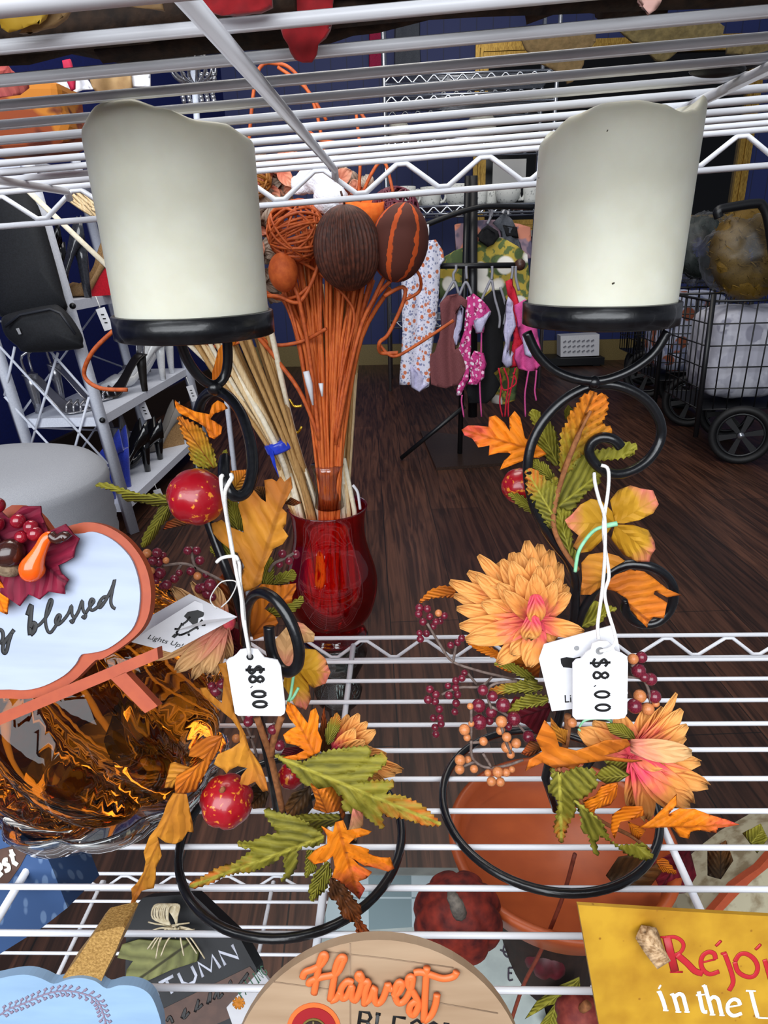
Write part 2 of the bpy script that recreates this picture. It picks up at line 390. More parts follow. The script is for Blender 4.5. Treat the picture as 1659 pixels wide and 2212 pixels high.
def blue_wall():
    m, nt, b = newmat('navy_beadboard'); L = nt.links.new
    tc = nd(nt, 'ShaderNodeTexCoord'); sp = nd(nt, 'ShaderNodeSeparateXYZ'); L(tc.outputs['Object'], sp.inputs[0])
    k = nd(nt, 'ShaderNodeMath', operation='DIVIDE'); L(sp.outputs[0], k.inputs[0]); k.inputs[1].default_value = 4.2*S
    pp = nd(nt, 'ShaderNodeMath', operation='PINGPONG'); L(k.outputs[0], pp.inputs[0]); pp.inputs[1].default_value = .5
    rp = nd(nt, 'ShaderNodeValToRGB'); rp.color_ramp.elements[0].position = .0; rp.color_ramp.elements[0].color = hx('#070e30'); rp.color_ramp.elements[1].position = .05; rp.color_ramp.elements[1].color = hx('#10205a'); L(pp.outputs[0], rp.inputs[0])
    L(rp.outputs[0], b.inputs['Base Color']); b.inputs['Roughness'].default_value = .6; return m
BW = blue_wall()
MB().box((20, 207.5, 25), (230, 3, 116)).build('wall_back', BW, kind='structure', label='navy beadboard back wall')
# left wall runs slightly askew
LA, LB = V(-61, 72, 0), V(-46.8, 206, 0)
def lw(t, off=0): d = LB-LA; n = V(d.y, -d.x, 0).normalized(); return LA+d*t+n*off
def wall_strip(t0, t1, z0, z1, th):
    b = MB(); a, c = lw(t0), lw(t1); a2, c2 = lw(t0, th), lw(t1, th); 
    b.add([V(p.x, p.y, z) for p in (a, c, c2, a2) for z in (z0, z1)], [[0, 2, 3, 1], [2, 4, 5, 3], [4, 6, 7, 5], [6, 0, 1, 7], [1, 3, 5, 7], [0, 6, 4, 2]], False); return b
wall_strip(-.7, 1, FZ, 83, -2).build('wall_left', mat('navy_paint', '#0a1652', '#0d1c60', 3, .6), kind='structure', label='navy blue left wall')
wall_strip(-.7, 1, FZ, FZ+5, .8).build('baseboard_left', mat('dark_trim', '#1c1411', '#2b201b', 5, .5), kind='structure')
MB().box((20, 205.5, FZ+3), (230, 1, 6)).build('baseboard_back', mat('tan_trim', '#6a5a33', '#7d6c40', 4, .5), kind='structure')

# ------------------------------------------------------------------ white wire shelving unit
WHITE = mat('white_epoxy_wire', '#e2e3e8', None, 12, .32, spec=.5)
unit = thing('wire_shelving_unit', 'white wire shelving unit holding the autumn decorations', 'shelving unit', (0, 12, FZ))
def truss(b, P0, P1, h, pitch, r, ph=0):
    """shelf edge: two parallel wires and a bent zigzag wire between them"""
    P0, P1 = Vector(P0), Vector(P1); d = P1-P0; L = d.length; dn = V(0, 0, -h)
    b.tube([P0, P1], r*1.15, 8); b.tube([P0+dn, P1+dn], r*1.15, 8)
    n = int(L/(pitch/2)); q = []
    for i in range(n+1):
        c = P0+d*((i*pitch/2+ph)/L); k = .14 if (i % 2) else .86
        q += [c-d/L*pitch*.06+dn*k, c+d/L*pitch*.06+dn*k]
    b.tube(q, r, 6)
def shelf(Yr, Yf, x0, x1, zf, wires, bars, h, pitch, r, ph):
    """zf(x) height of the deck; the shelf frame is a part, wires and bars its sub-parts"""
    b = MB()
    truss(b, (x0, Yr, zf(x0)), (x1, Yr, zf(x1)), h, pitch, r, ph); truss(b, (x0, Yf, zf(x0)), (x1, Yf, zf(x1)), h, pitch, r)
    for x in (x0, x1): truss(b, (x, Yf, zf(x)), (x, Yr, zf(x)), h, pitch, r)
    fr = b.build('shelf', WHITE, unit)
    for Y in wires: MB().tube([(x0, Y, zf(x0)), (x1, Y, zf(x1))], r, 8).build('wire', WHITE, fr)
    for X in bars: MB().tube([(X, Yf, zf(X)-r*2.1), (X, Yr-.25, zf(X)-r*2.1), (X, Yr-.12, zf(X)-r*2.6-.16)], r*1.35, 8).build('support_bar', WHITE, fr)
    return fr
X0, X1 = -22.5, 20.0
zb = lambda x: -12.09
zt = lambda x: 2.06+.046*(x+.2)
zc = lambda x: -22.6
shelf(19.3, 3.9, X0, X1, zb, [16.9+1-i for i in range(14)], [-15.6, -8.2, -1.78, 5.66, 12.8], .86, 2.0, .062, .05)
shelf(19.2, 3.9, X0, X1, zt, [7.62+1.163*i for i in range(10)], [-15.6, -8.6, -1.66, 5.1, 12.4], .82, 2.12, .066, .3)
shelf(19.1, 3.9, X0, X1, zc, [17.9-1*i for i in range(14)], [-12.0, -5.3, 1.9, 9.2, 15.4], .86, 2.0, .055, .3)
for X in (X0, X1):
    for Y in (3.9, 19.25):
        MB().tube([(X, Y, FZ+.2), (X, Y, 14)], .5, 12).build('post', WHITE, unit)
# ------------------------------------------------------------------ candle holders
BLK = mat('black_wrought_iron', '#0b0c0f', '#101115', 10, .28, spec=.55, bump=.08, coat=.15)
WAX = mat('ivory_wax', '#eeeddb', '#e8e6d2', 2, .45, sss=.25, bump=.05, spec=.3)
ORA = leafmat('orange_leaf_cloth', '#e57a10', '#ff9416', '#ff8a12', '#b4560a', 10, .45)
ORD = leafmat('deep_orange_leaf_cloth', '#c0671a', '#dd7f1c', '#e07a20', '#8a4210', 9, .5)
OPK = leafmat('pink_tipped_orange_leaf_cloth', '#f08a14', '#ff9018', '#e85a4c', '#b4560a', 9, .45)
GRN = leafmat('olive_leaf_cloth', '#585414', '#7c761e', '#8e8626', '#aaa23e', 11, .75)
GRO = leafmat('orange_tipped_olive_leaf_cloth', '#5e5a18', '#827a20', '#d8742a', '#aea440', 12, .7)
OGR = leafmat('orange_leaf_with_olive_base_cloth', '#9a8e28', '#d98a22', '#f08a28', '#8a4c12', 11, .6)
RST = leafmat('rust_leaf_cloth', '#5a3416', '#8f4a1c', '#b8501c', '#40200c', 9, .5)
TAN = leafmat('tan_leaf_cloth', '#c07a24', '#d8922e', '#c2742a', '#8f5418', 7, .4)
BRN = leafmat('brown_leaf_cloth', '#3a2814', '#5c3c1c', '#7c4c20', '#20140a', 8, .5)
YPK = leafmat('yellow_petal_pink_rim_cloth', '#c08a1c', '#d6a02c', '#e2806c', '#b8861c', 6, .3)
BUR = leafmat('burgundy_leaf_cloth', '#5c0f1e', '#7a1527', '#7e1c2a', '#3a0810', 8, .5)
PET = leafmat('peach_petal_cloth', '#f2506a', '#f2a050', '#f0ae62', '#e09048', 5, .22)
PEB = leafmat('beige_peach_petal_cloth', '#e8907a', '#e6b27a', '#e2b47c', '#cc945c', 5, .22)
MAR = mat('maroon_berry_gloss', '#5a1424', '#7a2436', 7, .25, coat=.3)
PCH = mat('peach_berry_gloss', '#b86c3a', '#cc8656', 7, .35)
GRD = mat('speckled_red_gourd', '#980e1c', '#d8842a', 9, .3, sharp=(.59, .65), coat=.35, bump=.05)
TWG = mat('brown_twig', '#7a4a28', '#9a6238', 9, .8, bump=.3)
GTW = mat('grey_twig', '#5a4a44', '#7a6a62', 9, .7)
MINT = mat('mint_stem', '#7fc79a', '#98d6ae', 6, .45)
PAP = mat('white_card', '#dfdfe3', '#d8d8dd', 3, .6)
INK = mat('black_ink', '#0c0b0c', None, 3, .5)
STR = mat('white_string', '#f0efec', '#d8d6d2', 40, .8)

def holder(label, c, ring_r):
    h = thing('candle_holder', label, 'candle holder', (c[0], c[1], -12.0), 'scrolled candle holders')
    rz = -12.09+.062+.095
    MB().tube([(c[0]+ring_r*math.cos(2*pi*i/64), c[1]+ring_r*math.sin(2*pi*i/64), rz) for i in range(64)], .095, 10, closed=True).build('base_ring', BLK, h)
    return h
def curve3(c, pts, n=6):
    """pts: (x, y, Y) in crop c"""
    return cat_rom([at(*p1(c, x, y), Y) for x, y, Y in pts], n)
def cup(h, cx, cy, z0, r, arms):
    b = MB(); b.lathe([(0, z0), (r*.97, z0), (r, z0+.02), (r, z0+.36), (r-.05, z0+.38), (r-.06, z0+.06), (0, z0+.06)], (cx, cy, 0), 48)
    b.build('candle_cup', BLK, h)
    for a in arms: MB().tube(a, .085, 10).build('cup_arm', BLK, h)
def candle(label, bx, by, bz, tx, ty, r, top):
    """pillar with a melted rim: top(a) gives rim height"""
    t = thing('pillar_candle', label, 'candle', (bx, by, bz), 'ivory pillar candles')
    b = MB(); n = 72; rows = 16; vs = []; fs = []
    for i in range(rows+6):
        for j in range(n):
            a = 2*pi*j/n; H = top(a)
            if i <= rows: f = i/rows; z = bz+(H-.12-bz)*f; rr = r
            else:
                k = (i-rows)/5; z = H-.12+.12*math.sin(min(1, k*1.4)*pi/2)-(.5*max(0, k-.65)); rr = r-.16*k**1.6-(.0 if k < .7 else (k-.7)*.5)
            s = (z-bz)/(1.8-bz); vs.append(V(bx+(tx-bx)*s+rr*math.cos(a), by+(ty-by)*s+rr*math.sin(a), z))
    R_ = rows+6
    for i in range(R_-1):
        for j in range(n): fs.append([i*n+j, i*n+(j+1) % n, (i+1)*n+(j+1) % n, (i+1)*n+j])
    fs += [list(range(n))[::-1], [(R_-1)*n+j for j in range(n)]]
    b.add(vs, fs); b.build('wax_body', WAX, t)
    zf = min(top(2*pi*j/12) for j in range(12))-.5
    MB().tube([(tx, ty, zf-.05), (tx, ty, zf+.25)], .04, 6).build('wick', mat('wick', '#3a3026', None, 5, .9), t)
    return t
# ---- left holder
LC = (-2.58, 11.1)
HL = holder('black scroll candle holder on the left with red gourds and long tan oak leaves', LC, 2.405)
rodL = curve3('A', [(615, 505, 10.1), (610, 560, 9.9), (614, 640, 9.7), (645, 720, 9.6), (690, 752, 9.65), (745, 730, 9.75), (780, 660, 9.9), (795, 560, 10.1), (785, 430, 10.35), (755, 310, 10.6), (710, 205, 10.85), (640, 115, 11.1), (555, 72, 11.35), (490, 105, 11.6), (450, 180, 11.75), (435, 290, 11.8), (440, 430, 11.75), (452, 640, 11.6), (490, 850, 11.45), (545, 1020, 11.3), (610, 1190, 11.15), (670, 1340, 11.1), (705, 1460, 11.1), (735, 1600, 11.1), (800, 2000, 11.2)])
rodL += [at(590, 1690, 11.3), V(-2.95, 11.5, -11.92)]
MB().tube(rodL, .095, 10).build('scroll', BLK, HL)
MB().tube([(-2.95, 11.5, -11.9), (-2.1, 12.3, -11.9), (-1.2, 13.07, -11.9)], .09, 8).build('foot_bar', BLK, HL)
MB().tube(curve3('A', [(745, 1700, 11.0), (745, 1600, 10.7), (755, 1480, 10.5), (795, 1400, 10.3), (860, 1375, 10.1), (940, 1420, 9.9), (1015, 1520, 9.75), (1070, 1640, 9.65), (1095, 1760, 9.6), (1080, 1850, 9.6), (1030, 1888, 9.65), (970, 1860, 9.75), (925, 1780, 9.85), (905, 1690, 9.9), (900, 1595, 9.95)]), .1, 10).build('side_scroll', BLK, HL)
lc = at(424, 690, 11.2)
arm = [[at(388, 735, 10.9), at(405, 778, 11.0), at(432, 815, 11.1), at(462, 832, 11.2), at(484, 815, 11.3), at(492, 780, 11.3), at(490, 722, 11.25)]]
cup(HL, lc.x-.03, 11.2, -1.27, 1.27, [cat_rom(arm[0], 6)])
put_ball('weld', at(463, 838, 11.2), .13, BLK, HL)
# wavy rims: a = angle, camera looks from -Y (a = -pi/2 faces the camera, a = pi right edge is 0)
def table(x, T):
    for (x0, y0), (x1, y1) in zip(T, T[1:]):
        if x <= x1: t = (x-x0)/(x1-x0); t = t*t*(3-2*t); return y0+(y1-y0)*t
    return T[-1][1]
def rimL(a): return table(math.cos(a), [(-1.01, 1.48), (-.85, 1.66), (-.5, 1.82), (-.1, 1.83), (.25, 1.73), (.6, 1.61), (.85, 1.61), (1.01, 1.52)])
def rimR(a): return table(math.cos(a), [(-1.01, 1.50), (-.8, 1.70), (-.45, 1.80), (-.1, 1.80), (.2, 1.75), (.5, 1.66), (.7, 1.72), (.9, 1.94), (1.01, 1.94)])
candle('ivory pillar candle on the left, leaning a little under the wire shelf', lc.x-.03, 11.2, -1.2, lc.x+.03, 10.9, 1.19, rimL)
# ---- right holder
RC = (3.18, 12.07)
HR = holder('black scroll candle holder on the right with a big peach mum and berry sprigs', RC, 2.405)
rodR = curve3('C', [(1232, 388, 11.7), (1190, 347, 11.7), (1120, 335, 11.72), (1065, 370, 11.75), (1052, 430, 11.75), (1100, 500, 11.75), (1190, 545, 11.75), (1290, 530, 11.8), (1395, 460, 11.9), (1460, 350, 12), (1458, 240, 12), (1380, 120, 12), (1240, 44, 12), (1090, 32, 12), (930, 100, 11.95), (805, 215, 11.9), (725, 350, 11.85), (697, 480, 11.8), (702, 600, 11.8), (735, 735, 11.8), (795, 860, 11.8), (865, 960, 11.85), (935, 1050, 11.9), (968, 1150, 11.95), (970, 1250, 12), (962, 1380, 12), (930, 1600, 12), (890, 1900, 12)])
rodR += [at(1178, 1680, 11.9), V(3.32, 11.75, -11.92)]
MB().tube(rodR, .095, 10).build('scroll', BLK, HR)
MB().tube([(3.32, 11.75, -11.9), (4.1, 12.8, -11.9), (4.87, 13.78, -11.9)], .09, 8).build('foot_bar', BLK, HR)
MB().tube(curve3('C', [(960, 1500, 12), (1000, 1370, 12), (1045, 1280, 12), (1110, 1180, 11.95), (1185, 1108, 11.9), (1280, 1068, 11.85), (1400, 1080, 11.8), (1490, 1130, 11.8), (1538, 1210, 11.8), (1528, 1310, 11.8), (1465, 1390, 11.8), (1380, 1415, 11.8), (1300, 1388, 11.8), (1260, 1330, 11.8), (1268, 1280, 11.8)]), .095, 10).build('side_scroll', BLK, HR)
rc = at(1294, 690, 11.9)
cup(HR, rc.x, 11.9, -1.3, 1.285, [cat_rom([at(1138, 718, 11.9), at(1163, 768, 11.9), at(1208, 806, 11.9), at(1280, 824, 11.9), at(1350, 806, 11.9), at(1410, 765, 11.9), at(1442, 716, 11.9)], 6)])
put_ball('weld', at(1283, 826, 11.9), .12, BLK, HR)
CR = candle('ivory pillar candle on the right with a raised spike on its rim', rc.x, 11.9, -1.23, rc.x+.06, 11.9, 1.20, rimR)

SCF = mat('candle_scuff', '#4a4438', None, 5, .8)
for pts in ([(1427, 357), (1430, 356)], [(1311, 282), (1313, 283)], [(1163, 384), (1164, 385)], [(1349, 568), (1360, 565), (1371, 559)], [(1353, 599), (1361, 597)], [(1322, 613), (1334, 609)], [(1433, 624), (1435, 620)], [(1420, 503), (1422, 504)]):
    q = []
    for x, y in pts:
        v = at(x, y, 11.9); dx = v.x-rc.x-.03; v = at(x, y, 11.9-math.sqrt(max(.01, 1.2**2-dx*dx))-.0); q.append(v)
    MB().tube(q, .014, 5, flat=V(0, -1, 0)).build('scuff_mark', SCF, CR)

# ------------------------------------------------------------------ garland of the left holder
def gourd(h, c, r, m, stem=True, name='gourd', sq=.95, rot=None):
    rm = rot or Matrix.Rotation(.4, 3, 'X')
    g = MB().ball(c, r, 32, (1, 1, sq), rm, 7, .10).build(name, m, h)
    if stem: MB().tube([Vector(c)+rm @ V(0, 0, r*sq*.93), Vector(c)+rm @ V(.05, 0, r*sq+.08)], [.07, .04], 7).build('stem', TWG, g)
    return g
def sprig(h, c, Y, stems, berries, sr=.03, jit=.12):
    b = MB()
    for st in stems: b.tube(cat_rom([at(*p1(c, x, y), Y) for x, y in st], 4), sr, 6)
    s = b.build('berry_sprig', GTW, h); k = CROP[c][2]
    for i, q in enumerate(berries):
        x, y, r = q[:3]; m = PCH if len(q) > 3 else MAR
        yy = min(Y+R.uniform(-jit, jit), shelfY(*p1(c, x, y))-.2); p = at(*p1(c, x, y), yy)
        put_ball('berry', p, r/k/FPX*p.dot(FW), m, s)
    return s
def flower(h, c, cen, Y, tips, m, name='mum_flower', core=None, cr=.18):
    """tips: (x, y, width_px, dY) petals from the centre; longest ones lie behind"""
    k = CROP[c][2]; C = at(*p1(c, *cen), Y)
    f = MB().ball(C+V(0, .12, 0), cr, 12).build(name, core or mat('mum_heart', '#d83a58', '#e8605c', 9, .7), h)
    for t in tips:
        x, y, w, dy = t[:4]; s0 = t[4] if len(t) > 4 else .0; T = at(*p1(c, x, y), min(Y+dy, shelfY(*p1(c, x, y))-.15))
        q = C+(T-C)*s0+V(0, dy*.25, 0); up = (V(0, -1, .25)+(T-C).normalized()*.0).normalized()
        b = petal_mesh(MB(), q, T, w/k/FPX*T.dot(FW), up, .22, .10); b.build('petal', m, f, solid=.015)
    return f
gourd(HL, at(*p1('A', 432, 757), 10.6), .50, GRD, False)
gourd(HL, at(*p1('B', 545, 830), 10.3), .535, GRD)
gourd(HL, at(*p1('B', 875, 700), 11.6), .30, GRD, False)
L_ = lambda n, c, o, b, t, Y, m, **k: leaf(n, c, o, b, t, Y, m, HL, **k)
L_('oak_leaf', 'A', [(290, 130), (330, 165), (420, 205), (515, 225), (530, 165), (570, 135), (610, 155), (635, 185), (590, 205), (540, 225), (520, 255), (560, 275), (597, 305), (590, 350), (545, 385), (515, 370), (490, 310), (440, 275), (370, 240), (320, 215), (300, 180)], (560, 370), (290, 130), 11.2, ORA, pleat=.05, tilt=(.2, -.3))
L_('feather_leaf', 'A', [(312, 240), (350, 260), (420, 290), (470, 330), (510, 400), (540, 470), (560, 560), (500, 570), (430, 550), (395, 500), (390, 430), (350, 360), (330, 300)], (545, 570), (310, 235), 11.4, OGR, ser=2, pleat=.08)
L_('feather_leaf', 'A', [(570, 560), (590, 490), (625, 450), (622, 520), (600, 575)], (580, 575), (625, 450), 11.6, GRN, ser=1.5)
L_('feather_leaf', 'I', [(610, 1445), (660, 1432), (700, 1440), (800, 1475), (900, 1508), (1000, 1505), (1085, 1515), (1080, 1560), (1000, 1580), (930, 1555), (850, 1545), (800, 1540), (780, 1500), (700, 1470)], (1085, 1540), (605, 1442), 11.2, GRN, ser=1.5, curl=.3, tilt=(-.3, 0))
L_('feather_leaf', 'H', [(1000, 135), (1012, 210), (960, 260), (930, 320), (880, 380), (845, 392), (858, 330), (900, 260), (935, 195), (965, 150)], (1005, 150), (845, 392), 11.1, GRN, ser=1.5, curl=.25)
L_('oak_leaf', 'A', [(215, 970), (240, 920), (300, 890), (350, 900), (390, 935), (300, 950), (250, 962)], (390, 930), (215, 970), 11.3, RST)
L_('oak_leaf', 'A', [(1040, 625), (1050, 700), (1000, 800), (985, 830), (1015, 860), (1010, 930), (990, 960), (1025, 1010), (990, 1060), (930, 1090), (910, 1130), (870, 1210), (850, 1310), (800, 1350), (740, 1370), (720, 1280), (740, 1200), (700, 1120), (640, 1090), (580, 1040), (540, 990), (530, 930), (590, 905), (650, 950), (740, 990), (725, 900), (700, 810), (720, 765), (800, 710), (850, 770), (880, 790), (880, 720), (870, 650), (920, 640), (950, 660), (975, 625), (1000, 660)], (800, 1360), (1010, 700), 10.8, TAN, tilt=(-.2, -.25), pleat=.05, curl=.12)
L_('oak_leaf', 'A', [(850, 1320), (960, 1330), (1075, 1315), (1075, 1350), (1050, 1400), (1050, 1440), (980, 1450), (900, 1440), (870, 1480), (940, 1530), (960, 1570), (900, 1640), (800, 1680), (760, 1560), (770, 1420)], (780, 1670), (1070, 1330), 11.2, ORD, curl=.15)
L_('feather_leaf', 'A', [(930, 1325), (955, 1260), (1060, 1232), (1072, 1285), (1000, 1312)], (930, 1320), (1070, 1240), 11.4, GRN, ser=2, pleat=.05)
L_('feather_leaf', 'A', [(900, 1150), (925, 1160), (930, 1320), (890, 1330), (850, 1310), (870, 1220)], (880, 1330), (915, 1150), 11.5, GRN, ser=1.5)
L_('feather_leaf', 'A', [(880, 1490), (960, 1460), (1050, 1440), (1120, 1400), (1110, 1450), (1050, 1500), (960, 1530), (880, 1530)], (880, 1520), (1120, 1405), 11.4, GRN, ser=2, pleat=.05)
L_('oak_leaf', 'A', [(1000, 800), (1040, 760), (1110, 795), (1060, 815)], (1000, 805), (1110, 795), 11.2, RST)
L_('oak_leaf', 'A', [(650, 590), (760, 580), (760, 640), (720, 700), (700, 760), (645, 740)], (650, 740), (760, 590), 11.4, OGR, curl=.2)
L_('feather_leaf', 'A', [(640, 770), (700, 800), (720, 900), (740, 975), (650, 955), (630, 880)], (700, 970), (640, 770), 11.3, GRN, ser=1.5, pleat=.06)
L_('feather_leaf', 'A', [(820, 690), (880, 690), (880, 790), (840, 770), (800, 720)], (870, 790), (830, 690), 11.5, BRN)
L_('feather_leaf', 'A', [(520, 1100), (540, 1040), (620, 1060), (650, 1090), (690, 1130), (640, 1150), (570, 1150)], (650, 1130), (520, 1100), 11.3, GRN, ser=1.5)
L_('oak_leaf', 'A', [(570, 1290), (620, 1230), (700, 1300), (760, 1420), (740, 1560), (640, 1560), (640, 1450), (560, 1420)], (700, 1560), (600, 1240), 11.7, RST, curl=.2)
L_('oak_leaf', 'A', [(640, 1590), (720, 1620), (740, 1740), (660, 1790), (630, 1700)], (700, 1740), (650, 1600), 11.4, BUR)
# petals at the side
L_('hydrangea_petal', 'A', [(1035, 1555), (1120, 1575), (1195, 1640), (1190, 1690), (1100, 1700), (1040, 1640)], (1035, 1560), (1195, 1670), 11.4, PEB, curl=.2)
L_('hydrangea_petal', 'A', [(1100, 1735), (1200, 1745), (1262, 1800), (1297, 1890), (1265, 1960), (1190, 1990), (1140, 1960), (1090, 1870)], (1080, 1860), (1290, 1890), 11.3, YPK, curl=.3)
L_('hydrangea_petal', 'A', [(1020, 1850), (1090, 1860), (1150, 1960), (1170, 2060), (1140, 2132), (1070, 2105), (1035, 2040), (990, 1970)], (1040, 1860), (1130, 2130), 11.2, YPK, curl=.25)
L_('hydrangea_petal', 'A', [(930, 1690), (1010, 1600), (1100, 1660), (1110, 1760), (1060, 1860), (960, 1880), (900, 1800)], (1000, 1880), (1020, 1610), 11.5, PEB, curl=.2)
for p in ([(1090, 1990), (1050, 2060), (1020, 2070)], [(1060, 1900), (1040, 2030), (1020, 2090)]): MB().tube(cat_rom([at(*p1('A', *q), 10.9) for q in p], 4), .03, 6).build('stem', MINT, HL)
flower(HL, 'A', (615, 1590), 11.0, [(280, 1342, 100, .3), (400, 1305, 60, .5), (150, 1806, 70, -.2), (300, 1880, 105, -.3), (410, 1930, 75, .1), (490, 1895, 110, -.3), (545, 1905, 85, 0), (640, 1800, 90, .1), (330, 1500, 100, .4), (560, 1340, 90, .5)], PEB)
sprig(HL, 'A', 11.2, [[(640, 1330), (580, 1290), (480, 1240), (400, 1200), (330, 1188), (220, 1200)], [(430, 1220), (410, 1170), (395, 1080)], [(335, 1190), (300, 1250)]], [(112, 1122, 30, 1), (178, 1118, 33), (215, 1135, 24), (150, 1170, 31), (188, 1178, 31), (235, 1168, 22, 1), (140, 1235, 25, 1), (195, 1250, 39), (135, 1270, 29), (110, 1295, 25), (170, 1300, 24), (240, 1325, 33), (215, 1332, 25), (290, 1288, 29), (320, 1248, 23), (375, 1105, 29), (433, 1105, 29), (453, 1168, 31), (395, 1238, 29), (438, 1268, 27, 1), (495, 1260, 25), (520, 1325, 42), (455, 1350, 36), (505, 1380, 40), (475, 1340, 30), (535, 1405, 26)])
sprig(HL, 'A', 11.4, [[(900, 1240), (930, 1190), (1000, 1155), (1060, 1122)]], [(985, 1125, 29), (1073, 1128, 29), (1030, 1172, 27), (968, 1193, 25)])
sprig(HL, 'B', 10.9, [[(700, 600), (640, 430), (560, 300), (500, 250)], [(690, 500), (600, 510)], [(790, 600), (760, 510), (790, 430)]], [(490, 265, 31), (520, 230, 26), (468, 240, 21), (655, 425, 26), (780, 465, 26), (815, 545, 29), (757, 512, 26), (593, 510, 23, 1), (660, 395, 22)])
for p in ([(700, 405), (740, 520), (770, 610), (800, 740), (830, 880)], [(825, 400), (790, 500), (770, 600)]): MB().tube(cat_rom([at(*p1('B', *q), 10.8) for q in p], 5), .07, 8).build('twig', TWG, HL)
L_('oak_leaf', 'B', [(40, 1392), (60, 1330), (55, 1280), (85, 1250), (120, 1190), (130, 1140), (120, 1090), (150, 1010), (190, 960), (220, 900), (240, 840), (270, 790), (340, 795), (355, 870), (370, 940), (376, 990), (345, 985), (320, 1030), (280, 1050), (230, 1040), (190, 1010), (202, 1060), (212, 1110), (182, 1170), (182, 1230), (172, 1275), (140, 1280), (110, 1290), (80, 1340), (65, 1402)], (300, 790), (45, 1395), 9.6, TAN, curl=.12, tilt=(0, -.1))
L_('oak_leaf', 'B', [(525, 493), (510, 560), (470, 620), (440, 680), (400, 740), (390, 778), (330, 790), (280, 790), (280, 740), (290, 700), (340, 670), (380, 650), (430, 620), (400, 605), (350, 602), (360, 560), (400, 520), (460, 497)], (520, 500), (290, 780), 10.2, ORD, curl=.15)
L_('oak_leaf', 'B', [(195, 762), (235, 710), (245, 640), (280, 630), (330, 650), (370, 660), (330, 680), (290, 720), (270, 762)], (370, 665), (200, 760), 10.3, TAN, curl=.1)
L_('oak_leaf', 'B', [(410, 250), (440, 250), (470, 290), (520, 330), (530, 200), (500, 130), (540, 120), (570, 260), (580, 370), (610, 430), (640, 490), (660, 560), (720, 650), (745, 720), (757, 775), (730, 782), (690, 730), (650, 750), (612, 740), (620, 700), (650, 660), (600, 650), (560, 670), (545, 690), (530, 670), (478, 640), (500, 590), (570, 560), (612, 530), (610, 470), (570, 410), (520, 370), (450, 310), (415, 275)], (560, 300), (740, 780), 10.0, TAN, curl=.12, tilt=(.1, -.1))
L_('maple_leaf', 'B', [(855, 320), (890, 340), (930, 390), (960, 432), (975, 370), (1000, 353), (1017, 400), (1010, 470), (1032, 520), (1020, 580), (960, 612), (900, 622), (830, 605), (900, 592), (945, 570), (900, 545), (850, 532), (833, 492), (870, 462), (900, 450), (870, 410), (848, 370)], (1000, 600), (860, 330), 10.5, ORA, pleat=.06, tilt=(.1, -.2))
L_('feather_leaf', 'B', [(1045, 343), (1050, 400), (1070, 480), (1080, 560), (1040, 590), (1010, 560), (1020, 470), (1030, 400)], (1045, 590), (1045, 345), 10.9, RST, pleat=.04)
L_('feather_leaf', 'B', [(1048, 482), (1070, 420), (1110, 378), (1127, 410), (1120, 460), (1085, 530), (1058, 540)], (1060, 540), (1115, 380), 10.7, GRO, ser=1, pleat=.04)
flower(HL, 'B', (1110, 560), 10.9, [(1165, 388, 60, .25), (1220, 383, 70, .2), (1262, 425, 70, .1), (1305, 468, 80, 0), (1290, 560, 85, -.2), (1250, 520, 80, -.3), (1200, 460, 80, -.2), (1362, 590, 80, 0), (1445, 670, 80, .2), (1410, 690, 80, -.1), (1350, 735, 95, -.2), (1270, 740, 70, -.1)], PET)
L_('feather_leaf', 'B', [(790, 595), (880, 612), (930, 640), (1000, 600), (1080, 572), (1180, 560), (1270, 553), (1278, 595), (1230, 640), (1160, 690), (1230, 650), (1290, 602), (1350, 588), (1362, 630), (1300, 690), (1220, 735), (1300, 730), (1402, 730), (1380, 770), (1340, 795), (1440, 808), (1520, 840), (1570, 880), (1642, 952), (1560, 952), (1500, 930), (1430, 912), (1380, 912), (1330, 880), (1346, 972), (1300, 940), (1250, 902), (1200, 892), (1140, 872), (1140, 800), (1080, 782), (1000, 762), (940, 740), (900, 690), (850, 640)], (790, 598), (1640, 948), 10.2, GRO, ser=2.2, pleat=.1, nv=12, tilt=(-.1, -.1))
L_('feather_leaf', 'B', [(1030, 1000), (950, 940), (880, 910), (800, 890), (750, 868), (738, 890), (770, 940), (800, 980), (810, 1000), (740, 1010), (680, 1040), (598, 1043), (620, 1065), (690, 1075), (640, 1110), (590, 1150), (530, 1165), (470, 1190), (430, 1220), (380, 1240), (353, 1270), (400, 1268), (460, 1247), (540, 1207), (610, 1192), (670, 1190), (720, 1170), (790, 1140), (840, 1090), (840, 1150), (850, 1200), (823, 1243), (870, 1210), (902, 1160), (902, 1090), (930, 1060), (1000, 1060), (1042, 1030)], (1035, 1015), (355, 1268), 9.55, GRO, ser=2, pleat=.09, nv=11)
L_('oak_leaf', 'B', [(1030, 960), (1090, 990), (1100, 940), (1140, 930), (1160, 980), (1230, 970), (1287, 985), (1270, 1000), (1200, 1020), (1170, 1050), (1230, 1065), (1272, 1080), (1270, 1100), (1330, 1120), (1380, 1118), (1402, 1175), (1370, 1192), (1310, 1172), (1250, 1160), (1185, 1122), (1220, 1160), (1287, 1195), (1260, 1225), (1220, 1240), (1252, 1280), (1225, 1333), (1195, 1302), (1150, 1270), (1110, 1232), (1083, 1222), (1100, 1170), (1090, 1110), (1050, 1140), (990, 1152), (958, 1120), (1000, 1080), (1060, 1050), (1060, 1010)], (1110, 940), (1220, 1330), 9.0, OPK, pleat=.07, nv=9, curl=.08)
L_('feather_leaf', 'B', [(960, 1080), (1000, 1100), (1000, 1180), (948, 1222), (950, 1130)], (980, 1080), (950, 1220), 9.35, GRN, ser=1.5)
